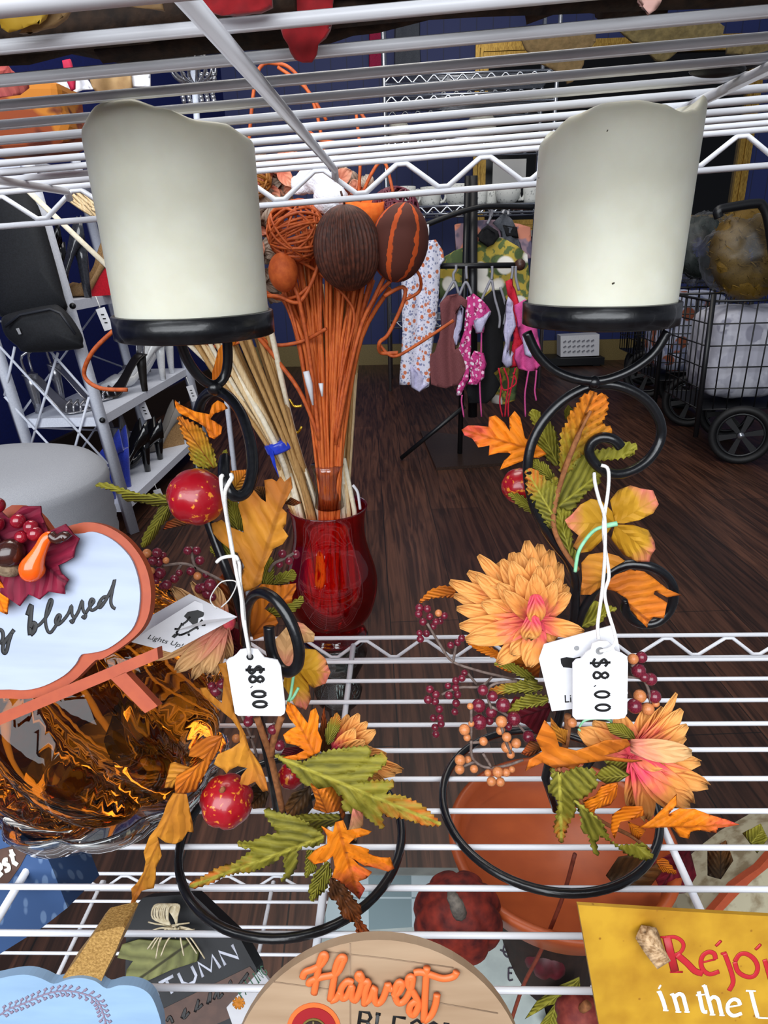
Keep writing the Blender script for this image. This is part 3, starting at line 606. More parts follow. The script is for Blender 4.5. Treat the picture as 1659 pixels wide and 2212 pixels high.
L_('feather_leaf', 'B', [(1060, 1140), (1080, 1200), (1050, 1280), (978, 1342), (968, 1280), (1000, 1200)], (1070, 1140), (975, 1340), 9.1, GRN, ser=2, pleat=.06)
L_('feather_leaf', 'B', [(1080, 1225), (1150, 1270), (1190, 1330), (1232, 1380), (1222, 1440), (1260, 1480), (1278, 1542), (1220, 1512), (1200, 1450), (1140, 1420), (1110, 1340), (1070, 1320)], (1080, 1230), (1275, 1540), 8.7, RST, ser=2, pleat=.06)
L_('oak_leaf', 'B', [(975, 740), (1010, 770), (1080, 757), (1130, 800), (1150, 900), (1140, 930), (1120, 880), (1060, 892), (990, 872), (1000, 820)], (1060, 890), (1000, 750), 10.0, ORD, fold=.15, curl=.3)
L_('hydrangea_petal', 'B', [(1190, 868), (1240, 890), (1242, 950), (1205, 1035), (1165, 1000)], (1190, 870), (1200, 1030), 9.9, PEB, curl=.15)
L_('feather_leaf', 'B', [(840, 860), (880, 790), (970, 755), (985, 860), (930, 935), (860, 920)], (960, 770), (850, 910), 10.6, BRN, fold=.12)
L_('feather_leaf', 'B', [(860, 920), (940, 900), (1060, 900), (1120, 900), (1120, 950), (1040, 960), (1020, 1000), (940, 960)], (1120, 920), (870, 930), 10.2, GRN, ser=1.5, fold=.1)
L_('oak_leaf', 'B', [(640, 780), (700, 740), (760, 790), (740, 860), (680, 870)], (740, 780), (660, 860), 11.0, BRN, fold=.1)
L_('oak_leaf', 'B', [(840, 560), (930, 550), (945, 580), (920, 605), (860, 610), (820, 600)], (930, 560), (830, 600), 11.3, BUR)
L_('oak_leaf', 'V', [(345, 530), (345, 450), (370, 370), (400, 250), (430, 200), (540, 130), (600, 100), (590, 160), (520, 220), (525, 330), (480, 330), (520, 490), (460, 545), (400, 550)], (410, 550), (590, 110), 14.5, ORA, curl=.15)
# ------------------------------------------------------------------ garland of the right holder
R_ = lambda n, c, o, b, t, Y, m, **k: leaf(n, c, o, b, t, Y, m, HR, **k)
gourd(HR, at(*p1('C', 650, 615), 12.7), .37, GRD, False)
R_('oak_leaf', 'C', [(315, 290), (350, 265), (410, 268), (470, 275), (473, 215), (510, 208), (560, 250), (592, 300), (590, 220), (620, 183), (650, 220), (667, 290), (680, 340), (740, 370), (805, 430), (760, 452), (700, 450), (660, 472), (590, 500), (535, 522), (560, 470), (600, 430), (580, 420), (530, 422), (470, 438), (475, 380), (410, 392), (375, 340), (330, 322)], (805, 425), (315, 290), 12.3, OPK, pleat=.07, nv=8, tilt=(-.15, 0))
R_('feather_leaf', 'C', [(705, 190), (740, 172), (770, 210), (830, 260), (860, 320), (872, 400), (880, 460), (860, 500), (800, 450), (755, 380), (745, 290)], (870, 490), (720, 180), 12.4, GRN, ser=2, pleat=.07)
R_('feather_leaf', 'C', [(730, 460), (800, 488), (850, 560), (862, 620), (810, 600), (760, 540), (720, 490)], (860, 610), (725, 465), 12.1, GRN, ser=2, pleat=.05)
R_('feather_leaf', 'C', [(1075, 68), (1095, 95), (1145, 88), (1157, 150), (1140, 210), (1112, 258), (1182, 285), (1165, 317), (1100, 342), (1060, 372), (1000, 430), (940, 520), (888, 540), (885, 450), (890, 380), (895, 300), (930, 250), (940, 200), (980, 160), (1010, 100)], (890, 530), (1080, 70), 11.9, OGR, ser=2.4, pleat=.1, nv=10, tilt=(.1, .2))
R_('feather_leaf', 'C', [(940, 520), (1000, 440), (1080, 418), (1180, 398), (1262, 363), (1328, 380), (1300, 437), (1200, 457), (1120, 462), (1080, 480), (1112, 540), (1107, 602), (1040, 642), (1000, 690), (960, 742), (920, 762), (880, 760), (850, 700), (870, 600)], (860, 740), (1320, 380), 12.05, GRN, ser=2.2, pleat=.1, nv=10)
R_('feather_leaf', 'C', [(860, 560), (872, 640), (855, 720), (852, 800), (820, 862), (780, 780), (740, 720), (700, 650), (686, 525), (730, 518), (760, 550), (800, 580), (830, 602)], (850, 800), (690, 525), 11.7, GRO, ser=2.4, pleat=.09, nv=9)
R_('feather_leaf', 'C', [(850, 740), (920, 760), (962, 770), (940, 840), (950, 940), (982, 1040), (950, 1062), (900, 1000), (870, 940), (838, 900)], (950, 1050), (870, 740), 11.9, GRN, ser=2, pleat=.08)
R_('feather_leaf', 'C', [(583, 658), (650, 668), (700, 700), (765, 772), (700, 762), (640, 722)], (765, 770), (585, 660), 12.2, GRN, ser=2, pleat=.05)
R_('feather_leaf', 'C', [(905, 180), (930, 145), (955, 170), (940, 230), (910, 230)], (920, 230), (935, 150), 12.4, GRN)
MB().tube(cat_rom([at(*p1('C', *q), 11.72) for q in [(985, 1100), (900, 980), (848, 860), (850, 740), (885, 600), (940, 440), (1000, 300), (1060, 180)]], 5), [.05]*30+[.03]*6, 7).build('stem', TWG, HR)
R_('hydrangea_petal', 'C', [(910, 812), (950, 780), (1000, 722), (1060, 690), (1120, 700), (1182, 760), (1202, 830), (1160, 882), (1120, 932), (1060, 990), (1000, 1002), (958, 962), (990, 900), (930, 852)], (1195, 830), (920, 830), 11.7, YPK, curl=.25, fold=.05)
R_('hydrangea_petal', 'C', [(1200, 830), (1172, 700), (1220, 640), (1290, 613), (1350, 630), (1420, 640), (1453, 720), (1420, 772), (1340, 812), (1250, 832)], (1200, 830), (1440, 690), 11.7, YPK, curl=.3, fold=.06)
R_('hydrangea_petal', 'C', [(1200, 838), (1300, 840), (1390, 870), (1427, 940), (1432, 980), (1410, 1012), (1400, 1052), (1330, 1052), (1250, 1010), (1178, 920)], (1200, 838), (1420, 1020), 11.6, YPK, curl=.3, fold=.06)
MB().tube(cat_rom([at(*p1('C', *q), 11.45) for q in [(1212, 832), (1150, 845), (1080, 872), (1020, 940), (985, 1010), (970, 1110)]], 5), [.05]*6+[.035]*20, 7).build('stem', MINT, HR)
R_('oak_leaf', 'C', [(1005, 1060), (1050, 1010), (1140, 998), (1220, 1020), (1285, 1068), (1240, 1090), (1180, 1130), (1120, 1200), (1060, 1242), (1000, 1242), (1010, 1150)], (1280, 1070), (1010, 1220), 11.85, TAN, curl=.2)
R_('oak_leaf', 'C', [(1140, 1180), (1200, 1130), (1290, 1098), (1370, 1110), (1440, 1160), (1500, 1210), (1584, 1245), (1500, 1257), (1430, 1222), (1420, 1240), (1502, 1290), (1482, 1382), (1420, 1372), (1395, 1400), (1385, 1432), (1330, 1380), (1290, 1330), (1272, 1270), (1200, 1222), (1110, 1200)], (1140, 1185), (1400, 1400), 11.4, ORD, curl=.2, pleat=.05)
R_('oak_leaf', 'C', [(68, 1287), (130, 1220), (200, 1195), (262, 1200), (295, 1262), (220, 1252), (140, 1260)], (295, 1230), (70, 1285), 12.5, ORD, ser=1.5)
R_('feather_leaf', 'C', [(1060, 1280), (1110, 1290), (1212, 1325), (1150, 1352), (1120, 1400), (1060, 1422), (988, 1442), (990, 1400), (1030, 1340)], (1000, 1430), (1205, 1325), 12.0, GRN, ser=1.5, fold=.08)
R_('feather_leaf', 'C', [(348, 1520), (420, 1528), (500, 1560), (560, 1610), (500, 1605), (420, 1572)], (560, 1600), (350, 1522), 12.2, ORA, ser=1.5)
R_('oak_leaf', 'C', [(500, 1650), (560, 1600), (660, 1560), (760, 1560), (770, 1640), (760, 1720), (660, 1700), (580, 1690)], (760, 1640), (510, 1650), 12.4, ORD, curl=.2)
R_('feather_leaf', 'C', [(500, 1640), (600, 1640), (700, 1690), (752, 1752), (700, 1742), (600, 1680)], (750, 1750), (505, 1640), 12.0, GRN, ser=2)
R_('feather_leaf', 'C', [(468, 1800), (560, 1760), (640, 1748), (720, 1738), (785, 1785), (700, 1812), (640, 1802), (540, 1817)], (780, 1785), (470, 1800), 11.8, GRO, ser=2.2, pleat=.07)
R_('feather_leaf', 'C', [(578, 1930), (620, 1870), (700, 1820), (810, 1835), (800, 1870), (760, 1882), (680, 1892)], (810, 1850), (580, 1928), 11.7, GRN, ser=2.2, pleat=.07)
R_('maple_leaf', 'C', [(620, 1830), (700, 1850), (790, 1820), (830, 1900), (800, 1980), (760, 2060), (680, 1990), (600, 1960), (560, 1990), (580, 1900)], (800, 1900), (570, 1980), 12.3, BUR, curl=.15)
# the big mum
tipsU = [(600, 1000, 120, .7), (520, 1060, 110, .6), (690, 930, 110, .8), (765, 950, 120, .8), (830, 985, 110, .7), (885, 1060, 110, .6), (925, 1190, 110, .4), (410, 1015, 85, .7), (350, 1110, 100, .6), (245, 1165, 100, .5), (270, 1245, 90, .4), (545, 1040, 110, .4), (640, 1000, 110, .5)]
tipsM = [(600, 1050, 120, .15), (720, 1030, 120, .2), (820, 1075, 110, .15), (400, 1130, 110, .2), (470, 1200, 110, .1), (285, 1320, 100, .1), (880, 1150, 100, .1), (525, 1180, 110, .0), (430, 1290, 120, -.05), (940, 1230, 95, -.05), (760, 1080, 110, .05)]
tipsF = [(300, 1420, 115, -.15), (335, 1500, 125, -.3), (735, 1125, 120, -.2), (640, 1130, 110, -.15), (850, 1170, 100, -.2), (520, 1640, 110, -.35), (600, 1590, 110, -.4), (700, 1660, 125, -.5), (1022, 1458, 95, -.4), (860, 1500, 110, -.3), (560, 1220, 90, -.3)]
FM = flower(HR, 'C', (735, 1375), 11.6, tipsU+tipsM+tipsF, PET, cr=.2)
for t, w, s in (((740, 1400), 100, (735, 1240)), ((700, 1500), 110, (720, 1360))):
    b = petal_mesh(MB(), at(*p1('C', *s), 11.0), at(*p1('C', *t), 11.05), w/CROP['C'][2]/FPX*12, V(0, -1, .3), .25, .1); b.build('petal', PET, FM, solid=.015)
R_('sepal', 'C', [(775, 1400), (815, 1430), (825, 1500), (780, 1520), (770, 1450)], (790, 1400), (800, 1515), 11.5, GRN)
# lower flower facing right
FR = flower(HR, 'D', (1110, 540), 11.0, [(1312, 255, 45, .4), (1335, 330, 85, .25), (1245, 320, 70, .4), (1362, 405, 85, .1), (1355, 460, 75, .2), (1170, 330, 80, .5), (1425, 580, 85, -.1), (1462, 692, 95, -.15), (1382, 778, 120, -.25), (1300, 790, 100, -.2), (1260, 590, 80, -.2), (1170, 855, 85, -.1), (1095, 790, 85, 0), (850, 425, 110, .3), (920, 390, 90, .3), (1030, 350, 90, .4), (900, 470, 70, .3)], PET)
b = petal_mesh(MB(), at(*p1('D', 1095, 500), 10.8), at(*p1('D', 1385, 535), 10.5), 90/CROP['D'][2]/FPX*13.5, V(0, -1, .5), .25, .12); b.build('petal', PEB, FR, solid=.015)
R_('sepal', 'D', [(980, 398), (1060, 400), (1110, 440), (1122, 482), (1060, 472), (1000, 442)], (1120, 480), (985, 400), 10.9, GRN)
R_('sepal', 'D', [(928, 652), (960, 610), (1010, 588), (1092, 640), (1040, 672), (980, 682)], (1090, 645), (930, 655), 10.8, GRN, curl=.2)
R_('sepal', 'D', [(960, 560), (1060, 575), (1120, 540), (1120, 600), (1060, 640), (990, 600)], (1120, 570), (960, 570), 11.1, GRN)
R_('oak_leaf', 'D', [(690, 382), (740, 440), (760, 508), (840, 528), (900, 508), (980, 478), (1080, 473), (1097, 500), (1040, 532), (960, 552), (1152, 575), (1100, 582), (980, 572), (860, 587), (830, 622), (780, 602), (740, 612), (680, 582), (600, 622), (618, 570), (680, 532), (650, 470)], (1150, 577), (605, 610), 10.6, ORD, fold=.08, curl=.12)
R_('oak_leaf', 'D', [(580, 540), (620, 482), (668, 488), (690, 520), (620, 555)], (690, 515), (585, 540), 11.0, RST, curl=.2)
R_('maple_leaf', 'D', [(720, 608), (760, 642), (850, 608), (922, 620), (937, 690), (880, 742), (830, 762), (832, 820), (800, 872), (770, 962), (738, 900), (750, 830), (760, 760), (708, 712), (730, 662)], (760, 620), (770, 960), 10.3, GRO, ser=2.2, pleat=.09, nv=8)
R_('feather_leaf', 'D', [(830, 760), (880, 798), (960, 868), (1000, 958), (1040, 978), (1160, 968), (1202, 1030), (1160, 1042), (1080, 1012), (1000, 952), (950, 922), (930, 960), (942, 1024), (918, 990), (900, 922), (868, 902), (868, 840)], (835, 765), (1200, 1035), 9.9, GRN, ser=2, pleat=.08, nv=10)
R_('feather_leaf', 'D', [(1220, 1048), (1260, 1038), (1312, 1107), (1240, 1092)], (1220, 1055), (1312, 1105), 9.7, ORA, ser=1.5)
R_('oak_leaf', 'D', [(873, 765), (930, 740), (960, 690), (1037, 678), (1030, 740), (1000, 782), (930, 802), (905, 867), (890, 820)], (1030, 690), (890, 830), 10.2, ORA, curl=.15, pleat=.05)
R_('oak_leaf', 'D', [(1010, 830), (1070, 788), (1152, 790), (1162, 830), (1100, 852), (1050, 862), (1020, 942), (1003, 900)], (1160, 800), (1010, 930), 10.0, ORA, curl=.2)
R_('oak_leaf', 'D', [(1083, 860), (1130, 880), (1167, 900), (1135, 947), (1100, 922)], (1085, 862), (1150, 930), 9.9, ORA, curl=.2)
R_('oak_leaf', 'D', [(1130, 892), (1200, 850), (1260, 790), (1312, 733), (1312, 780), (1270, 832), (1330, 800), (1400, 803), (1470, 830), (1540, 850), (1609, 876), (1550, 887), (1507, 890), (1502, 917), (1430, 902), (1380, 907), (1370, 942), (1328, 932), (1290, 887), (1200, 892)], (1135, 892), (1608, 876), 9.9, OPK, curl=.15, pleat=.05)
R_('oak_leaf', 'D', [(720, 370), (760, 420), (800, 430), (790, 500), (750, 480), (720, 430)], (790, 490), (725, 375), 11.2, TAN)
for p in ([(800, 360), (798, 440), (785, 520), (760, 600)],): MB().tube(cat_rom([at(*p1('D', *q), 11.3) for q in p], 5), .07, 8).build('twig', TWG, HR)
MB().tube(cat_rom([at(*p1('D', *q), 11.3) for q in [(850, 425), (880, 450), (950, 455), (1000, 425), (1000, 385), (940, 375), (880, 385), (855, 415)]], 5), .025, 6).build('stem', MINT, HR)
MB().tube(cat_rom([at(*p1('D', *q), 10.4) for q in [(755, 610), (790, 680), (870, 770), (960, 860), (1100, 930), (1190, 1000)]], 5), .04, 7).build('stem', TWG, HR)
sprig(HR, 'C', 12.4, [[(115, 1410), (200, 1550), (262, 1630), (400, 1680), (520, 1710), (670, 1745)], [(265, 1630), (280, 1540)], [(490, 1720), (420, 1775), (300, 1780), (200, 1820)], [(350, 1700), (400, 1760)]],
      [(70, 1320, 26), (115, 1325, 24), (65, 1355, 24), (90, 1400, 24), (130, 1370, 22), (165, 1400, 22), (180, 1350, 22, 1), (215, 1365, 22), (190, 1395, 22), (150, 1425, 22), (70, 1465, 20), (110, 1468, 22), (75, 1500, 22), (250, 1535, 22), (290, 1520, 22), (315, 1495, 22),
       (330, 1695, 20), (315, 1725, 22), (280, 1740, 22), (235, 1770, 20), (280, 1780, 24), (290, 1820, 24), (240, 1825, 24), (282, 1870, 24), (275, 1920, 22), (130, 1790, 24), (165, 1820, 24), (120, 1850, 26), (160, 1860, 24), (185, 1905, 24), (150, 1955, 22), (190, 1955, 22), (160, 2010, 22), (195, 1990, 22), (165, 2050, 22)], jit=.2)
sprig(HR, 'D', 11.6, [[(560, 200), (460, 210), (420, 250), (440, 330)], [(440, 320), (540, 380), (650, 500)]], [(380, 315, 33), (495, 312, 35), (445, 270, 26), (440, 345, 29), (382, 393, 37), (545, 375, 35), (615, 462, 29), (655, 495, 22), (400, 242, 26), (430, 385, 22), (520, 415, 18)])
sprig(HR, 'D', 11.2, [[(345, 480), (350, 560), (410, 605), (500, 600), (590, 570)], [(350, 490), (400, 485)], [(310, 600), (360, 580)], [(480, 380), (500, 460), (530, 540)], [(345, 320), (345, 470)], [(440, 605), (400, 540)]],
      [(340, 318, 16, 1), (487, 390, 28, 1), (483, 432, 22, 1), (512, 463, 23, 1), (313, 428, 27, 1), (345, 400, 15, 1), (512, 510, 27, 1), (557, 492, 24, 1), (531, 545, 20, 1), (402, 483, 21, 1), (325, 465, 18, 1), (292, 572, 26, 1), (330, 570, 18, 1), (290, 615, 24, 1), (358, 613, 20, 1), (470, 628, 26, 1), (423, 632, 17, 1), (510, 630, 20, 1), (440, 672, 23, 1), (482, 675, 22, 1), (537, 615, 16, 1)])
sprig(HR, 'D', 11.3, [[(1080, 180), (1150, 190), (1180, 240), (1190, 300)], [(1100, 130), (1120, 110)]], [(1108, 95, 26, 1), (1147, 87, 28), (1133, 150, 35), (1190, 190, 31), (1140, 270, 31, 1), (1208, 272, 32), (1115, 317, 36), (1178, 330, 30, 1), (1215, 305, 18, 1), (1160, 180, 24)])
put_ball('berry', at(*p1('D', 820, 395), 11.2), .1, PCH, HR)

# ------------------------------------------------------------------ tags on strings
def card(name, label, cat, c, poly, Y, lean, th, group, yaw=0):
    """flat card cut from an outline; the plane leans back by `lean`"""
    P = at(*p1(c, *poly[0]), Y); N = Vector((math.sin(yaw), -math.cos(yaw), lean)).normalized()
    q = [onpl(x, y, P, N) for x, y in px(c, poly)]
    t = thing(name, label, cat, min(q, key=lambda v: v.z), group); MB().prism(q, N, th).build('card', PAP, t)
    return t, P, N
def hole(t, c, x, y, P, N, r=.07, m=None):
    o = onpl(*p1(c, x, y), P, N)+N*.004; X = N.cross(V(0, 0, 1)).normalized(); Y = N.cross(X)
    MB().prism([o+X*(r*math.cos(2*pi*i/20))+Y*(r*math.sin(2*pi*i/20)) for i in range(20)], N, .003).build('punched_hole', m or INK, t)
tagO = [(625, 1822), (640, 1800), (668, 1790), (690, 1772), (712, 1745), (770, 1733), (830, 1742), (850, 1770), (870, 1795), (905, 1802), (955, 1812), (975, 1850), (992, 1990), (1006, 2130), (998, 2158), (975, 2172), (700, 2170), (680, 2155), (655, 2010)]
t, P, N = card('price_tag', 'white scalloped price tag hung on the left candle holder, $8.00', 'price tag', 'A', tagO, 9.4, .15, .03, 'price tags on strings')
hole(t, 'A', 777, 1790, P, N, .06)
b = MB(); k = CROP['A'][2]
def hand(b, c, txt, x, y, P, N, sz, adv, w, slant=(0, 0), step=None):
    """handwriting turned a quarter turn: it runs down the tag"""
    u = 0
    for i, ch in enumerate(txt):
        ox, oy = x+slant[0]*i, y+slant[1]*i+u; u += adv*(.5 if ch == '.' else 1.15)
        for st in FONT[ch]:
            strokes(b, [[onpl(*p1(c, ox+q[1]*sz, oy+q[0]*sz*.85), P, N) for q in st]], N, w, ch in '$80', .012)
hand(b, 'A', '$8.00', 768, 1846, P, N, 88, 57, .026, (8, 0))
b.build('lettering', INK, t)
b = MB(); o = onpl(*p1('A', 777, 1790), P, N)
b.tube([o]+cat_rom([at(*p1('A', *q), y) for *q, y in [(770, 1750, 9.35), (745, 1600, 9.4), (735, 1480, 9.6), (712, 1300, 9.7), (705, 1180, 9.8), (665, 1120, 9.8), (640, 960, 9.75), (605, 760, 9.6), (590, 640, 9.55), (600, 620, 9.6)]], 5), .033, 6)
b.tube(cat_rom([at(*p1('A', *q), y) for *q, y in [(772, 1740, 9.45), (735, 1560, 9.45), (720, 1400, 9.6), (690, 1250, 9.7), (672, 1150, 9.75), (655, 1050, 9.75), (625, 880, 9.65), (615, 740, 9.5), (640, 670, 9.45), (660, 635, 9.5), (655, 612, 9.6)]], 5), .033, 6)
b.tube(cat_rom([at(*p1('A', *q), 9.75) for q in [(560, 1180), (600, 1150), (680, 1140), (700, 1165)]], 4), .03, 6)
b.build('string', STR, t)
# folded "Lights Up!" card, left
t, P, N = card('folded_card', 'folded white Lights Up! card tied to the left candle holder', 'card', 'A', [(3, 1692), (422, 1428), (695, 1532), (268, 1762)], 9.9, .75, .02, 'light-up cards', .25)
q = [onpl(*p1('A', *a), P, N) for a in [(422, 1428), (695, 1532)]]
fl = [onpl(*p1('A', 3, 1692), P, N), onpl(*p1('A', 422, 1428), P, N), at(*p1('A', 388, 1385), 10.6), at(*p1('A', 0, 1602), 10.6)]
MB().prism([at(*p1('A', 695, 1532), 10.1)]+[at(*p1('A', 388, 1383), 10.7), at(*p1('A', 0, 1602), 10.9), at(*p1('A', 3, 1690), 10.15)], V(0, -1, .6), .02).build('card_flap', PAP, t)
b = MB(); traced(b, 'A', [[(300, 1640), (330, 1590), (370, 1560), (390, 1530)], [(330, 1650), (380, 1630), (430, 1600), (470, 1550)], [(290, 1610), (320, 1612)], [(330, 1575), (350, 1585)], [(380, 1640), (385, 1655)], [(430, 1600), (445, 1610)], [(465, 1585), (490, 1585)], [(300, 1640), (330, 1652)]], P, N, .018, False)
b.build('drawn_bulb', INK, t)
MB().prism([onpl(*p1('A', *a), P, N)+N*.006 for a in [(350, 1528), (375, 1500), (440, 1487), (485, 1505), (475, 1530), (445, 1540), (440, 1570), (415, 1590), (390, 1565), (370, 1545)]], N, .005).build('printed_patch', INK, t)
MB().prism([onpl(*p1('A', *a), P, N)+N*.006 for a in [(270, 1660), (290, 1640), (312, 1650), (290, 1670)]], N, .005).build('printed_patch', INK, t)
O = onpl(*p1('A', 112, 1672), P, N); Xv = (onpl(*p1('A', 348, 1735), P, N)-O)/4.3; Yv = (onpl(*p1('A', 140, 1635), P, N)-O)*1.0
text_mesh('Lights Up!', O, Xv, Yv, N, INK, t)
MB().tube(cat_rom([at(*p1('A', *q), 9.95) for q in [(560, 1480), (520, 1420), (560, 1340), (610, 1300), (690, 1310), (650, 1410), (590, 1470)]], 5), .012, 5).build('string', STR, t)
# right pair
t, P, N = card('flat_card', 'white Lights Up! card behind the price tag of the right candle holder', 'card', 'C', [(760, 1615), (790, 1530), (1190, 1418), (1212, 1480), (1275, 1815), (1180, 1880), (835, 1917)], 10.9, .15, .02, 'light-up cards')
MB().prism([onpl(*p1('C', *a), P, N)+N*.006 for a in [(885, 1612), (920, 1603), (960, 1610), (1000, 1600), (1000, 1660), (960, 1668), (900, 1662), (888, 1640)]], N, .005).build('printed_patch', INK, t)
O = onpl(*p1('C', 905, 1865), P, N); text_mesh('Lights Up!', O, (onpl(*p1('C', 953, 1862), P, N)-O)/.75, (onpl(*p1('C', 903, 1822), P, N)-O)*1.45, N, INK, t)
hole(t, 'C', 978, 1552, P, N, .05, mat('grey_hole', '#8a8a8c', None, 3, .7))
tagR = [(955, 1640), (975, 1618), (1005, 1612), (1030, 1580), (1060, 1560), (1068, 1525), (1110, 1510), (1155, 1512), (1185, 1535), (1200, 1565), (1240, 1580), (1270, 1600), (1275, 1640), (1270, 1930), (1255, 1955), (1220, 1962), (975, 1965), (955, 1945)]
t, P, N = card('price_tag', 'white scalloped price tag hung on the right candle holder, $8.00', 'price tag', 'C', tagR, 10.6, .15, .03, 'price tags on strings')
hole(t, 'C', 1112, 1568, P, N, .075, MATS['grey_hole'])
b = MB(); hand(b, 'C', '$8.00', 1072, 1612, P, N, 84, 66, .024, (4, 0)); b.build('lettering', INK, t)
b = MB()
b.tube(cat_rom([at(*p1('C', *q), y) for *q, y in [(1112, 1570, 10.55), (1180, 1550, 10.5), (1203, 1490, 10.6), (1160, 1340, 10.8), (1140, 1230, 10.9), (1165, 1130, 10.95), (1140, 950, 11), (1135, 820, 11), (1160, 640, 11.3), (1160, 520, 11.55), (1120, 495, 11.6)]], 5), .033, 6)
b.tube(cat_rom([at(*p1('C', *q), y) for *q, y in [(1105, 1500, 10.6), (1100, 1420, 10.7), (1115, 1300, 10.8), (1130, 1180, 10.9), (1142, 1000, 10.95), (1140, 800, 11), (1110, 700, 11.2), (1085, 600, 11.4), (1080, 540, 11.55)]], 5), .033, 6)
b.build('string', STR, t)
# ------------------------------------------------------------------ signs and glass on the middle shelf
ORP = mat('orange_painted_wood', '#9e4422', '#963e20', 6, .55, bump=.05)
PWH = mat('whitewashed_panel', '#a2acbf', '#959fb4', 1.2, .6, stretch=(.4, 1, 3))
def plane_at(c, x, y, Y, lean, yaw=0): return at(*p1(c, x, y), Y), Vector((math.sin(yaw), -math.cos(yaw), lean)).normalized()
def plate(c, poly, P, N, th, m, parent, name, sm=0, off=0):
    q = [onpl(x, y, P, N)+N*off for x, y in px(c, smooth2(poly, sm, True) if sm else poly)]
    return MB().prism(q, N, th).build(name, m, parent)
# pumpkin-shaped "blessed" sign
P, N = plane_at('H', 500, 700, 8.3, .42, -.1)
so = [(440, 255), (520, 243), (620, 265), (720, 322), (800, 405), (862, 510), (892, 640), (886, 770), (850, 865), (790, 935), (700, 1005), (600, 1065), (560, 1072), (490, 1140), (430, 1195), (300, 1270), (160, 1302), (30, 1300), (-150, 1290), (-330, 1200), (-480, 1000), (-560, 750), (-520, 480), (-380, 320), (-200, 270), (-60, 240), (60, 140), (200, 180), (300, 300), (340, 285)]
bs = thing('pumpkin_sign', 'white pumpkin-shaped sign with orange backing, script reading blessed and a burgundy leaf', 'sign', onpl(*p1('H', 160, 1460), P, N))
plate('H', so, P, N, .14, ORP, bs, 'backing_board', 3, -.04)
plate('H', [(470, 312), (550, 300), (640, 330), (722, 390), (792, 480), (832, 620), (830, 760), (800, 862), (740, 930), (640, 1000), (550, 1024), (485, 1035), (450, 1092), (380, 1160), (260, 1222), (150, 1246), (60, 1242), (-100, 1236), (-300, 1150), (-440, 980), (-510, 750), (-470, 500), (-340, 370), (-160, 320), (60, 300), (250, 310)], P, N, .05, PWH, bs, 'front_panel', 3)
b = MB()
traced(b, 'H', [[(-60, 930), (-30, 890), (10, 890), (20, 930), (8, 965), (30, 955), (85, 885)], [(70, 905), (52, 960), (42, 1005), (30, 1025), (18, 1010), (22, 970), (50, 930)]], P, N, .03)
traced(b, 'H', [[(165, 800), (178, 760), (188, 742), (184, 800), (178, 870), (182, 918)], [(182, 915), (205, 890), (212, 855), (195, 848), (180, 872)]], P, N, .038)
traced(b, 'H', [[(210, 868), (240, 852), (285, 795), (312, 720), (300, 708), (282, 760), (272, 830), (282, 885), (300, 903), (322, 880), (345, 842), (362, 805), (348, 798), (332, 830), (342, 856), (372, 836), (408, 790), (428, 742), (430, 790), (442, 820), (432, 842), (420, 826)], [(440, 825), (470, 775), (492, 712), (496, 765), (512, 795), (505, 816), (490, 803)], [(510, 790), (540, 745), (562, 716), (548, 702), (536, 728), (545, 768), (575, 757), (610, 715)], [(645, 688), (622, 690), (600, 712), (588, 742), (600, 752), (630, 712), (668, 640), (686, 585), (672, 650), (662, 715), (672, 748), (690, 760)]], P, N, .024)
b.build('lettering', INK, bs)
BU2 = leafmat('burgundy_felt_leaf', '#7a1530', '#8a1b38', '#8a1c38', '#4c0c22', 8, .5)
def onleaf(name, c, poly, base, tip, m, off, h):
    """leaf glued flat on the sign plane"""
    b = MB(); vs, fs, uv = sheet(px(c, poly), 1, p1(c, *base), p1(c, *tip), clip=False)
    q = []
    for v, (t, w) in zip(vs, uv): d = v.normalized(); q.append(d*(P.dot(N)/d.dot(N))+N*(off+h*(w*w+.3*math.sin(t*9))))
    b.add(q, fs, True, uv); return b.build(name, m, bs, solid=.03)
onleaf('maple_leaf', 'H', [(190, 152), (290, 150), (288, 200), (312, 245), (335, 300), (440, 255), (475, 312), (522, 340), (490, 400), (482, 450), (420, 482), (375, 498), (400, 540), (446, 582), (420, 622), (420, 667), (330, 650), (280, 697), (205, 668), (165, 737), (110, 690), (60, 650), (-40, 640), (-60, 420), (-40, 250), (40, 180), (100, 225)], (180, 420), (440, 600), BU2, .12, .1)
onleaf('maple_leaf', 'H', [(-60, 520), (40, 560), (82, 620), (112, 690), (102, 782), (40, 752), (0, 762), (-80, 740)], (-20, 560), (100, 780), ORA, .2, .05)
def onball(name, c, x, y, r, m, off, sc=(1, 1, 1), rot=0):
    p = onpl(*p1(c, x, y), P, N); k = r/CROP[c][2]/FPX*p.dot(FW); X = V(1, 0, 0); Z = (V(0, 0, 1)-N*N.z).normalized(); Y_ = Z.cross(X)
    m3 = Matrix((X*math.cos(rot)+Z*math.sin(rot), Y_, Z*math.cos(rot)-X*math.sin(rot))).transposed()
    return MB().ball(p+N*(off+k*.4), k, 20, sc, m3).build(name, m, bs)
CHB = mat('acorn_shell', '#2a1410', '#3c1c16', 4, .22, coat=.5); CAP = mat('acorn_cap', '#6a5844', '#8a7860', 14, .9, bump=.5)
DRB = mat('deep_red_berry', '#6c0c1c', '#8a1424', 5, .15, coat=.6)
onball('acorn', 'H', 150, 425, 82, CHB, .25, (1, 1, 1.1), -.6); onball('acorn_cap', 'H', 118, 512, 78, CAP, .2, (1.05, .9, .62), -.3)
onball('acorn', 'H', 22, 390, 78, CHB, .25, (1, 1, 1.25), .2); onball('acorn_cap', 'H', -20, 490, 60, CAP, .2, (1, 1, .6))
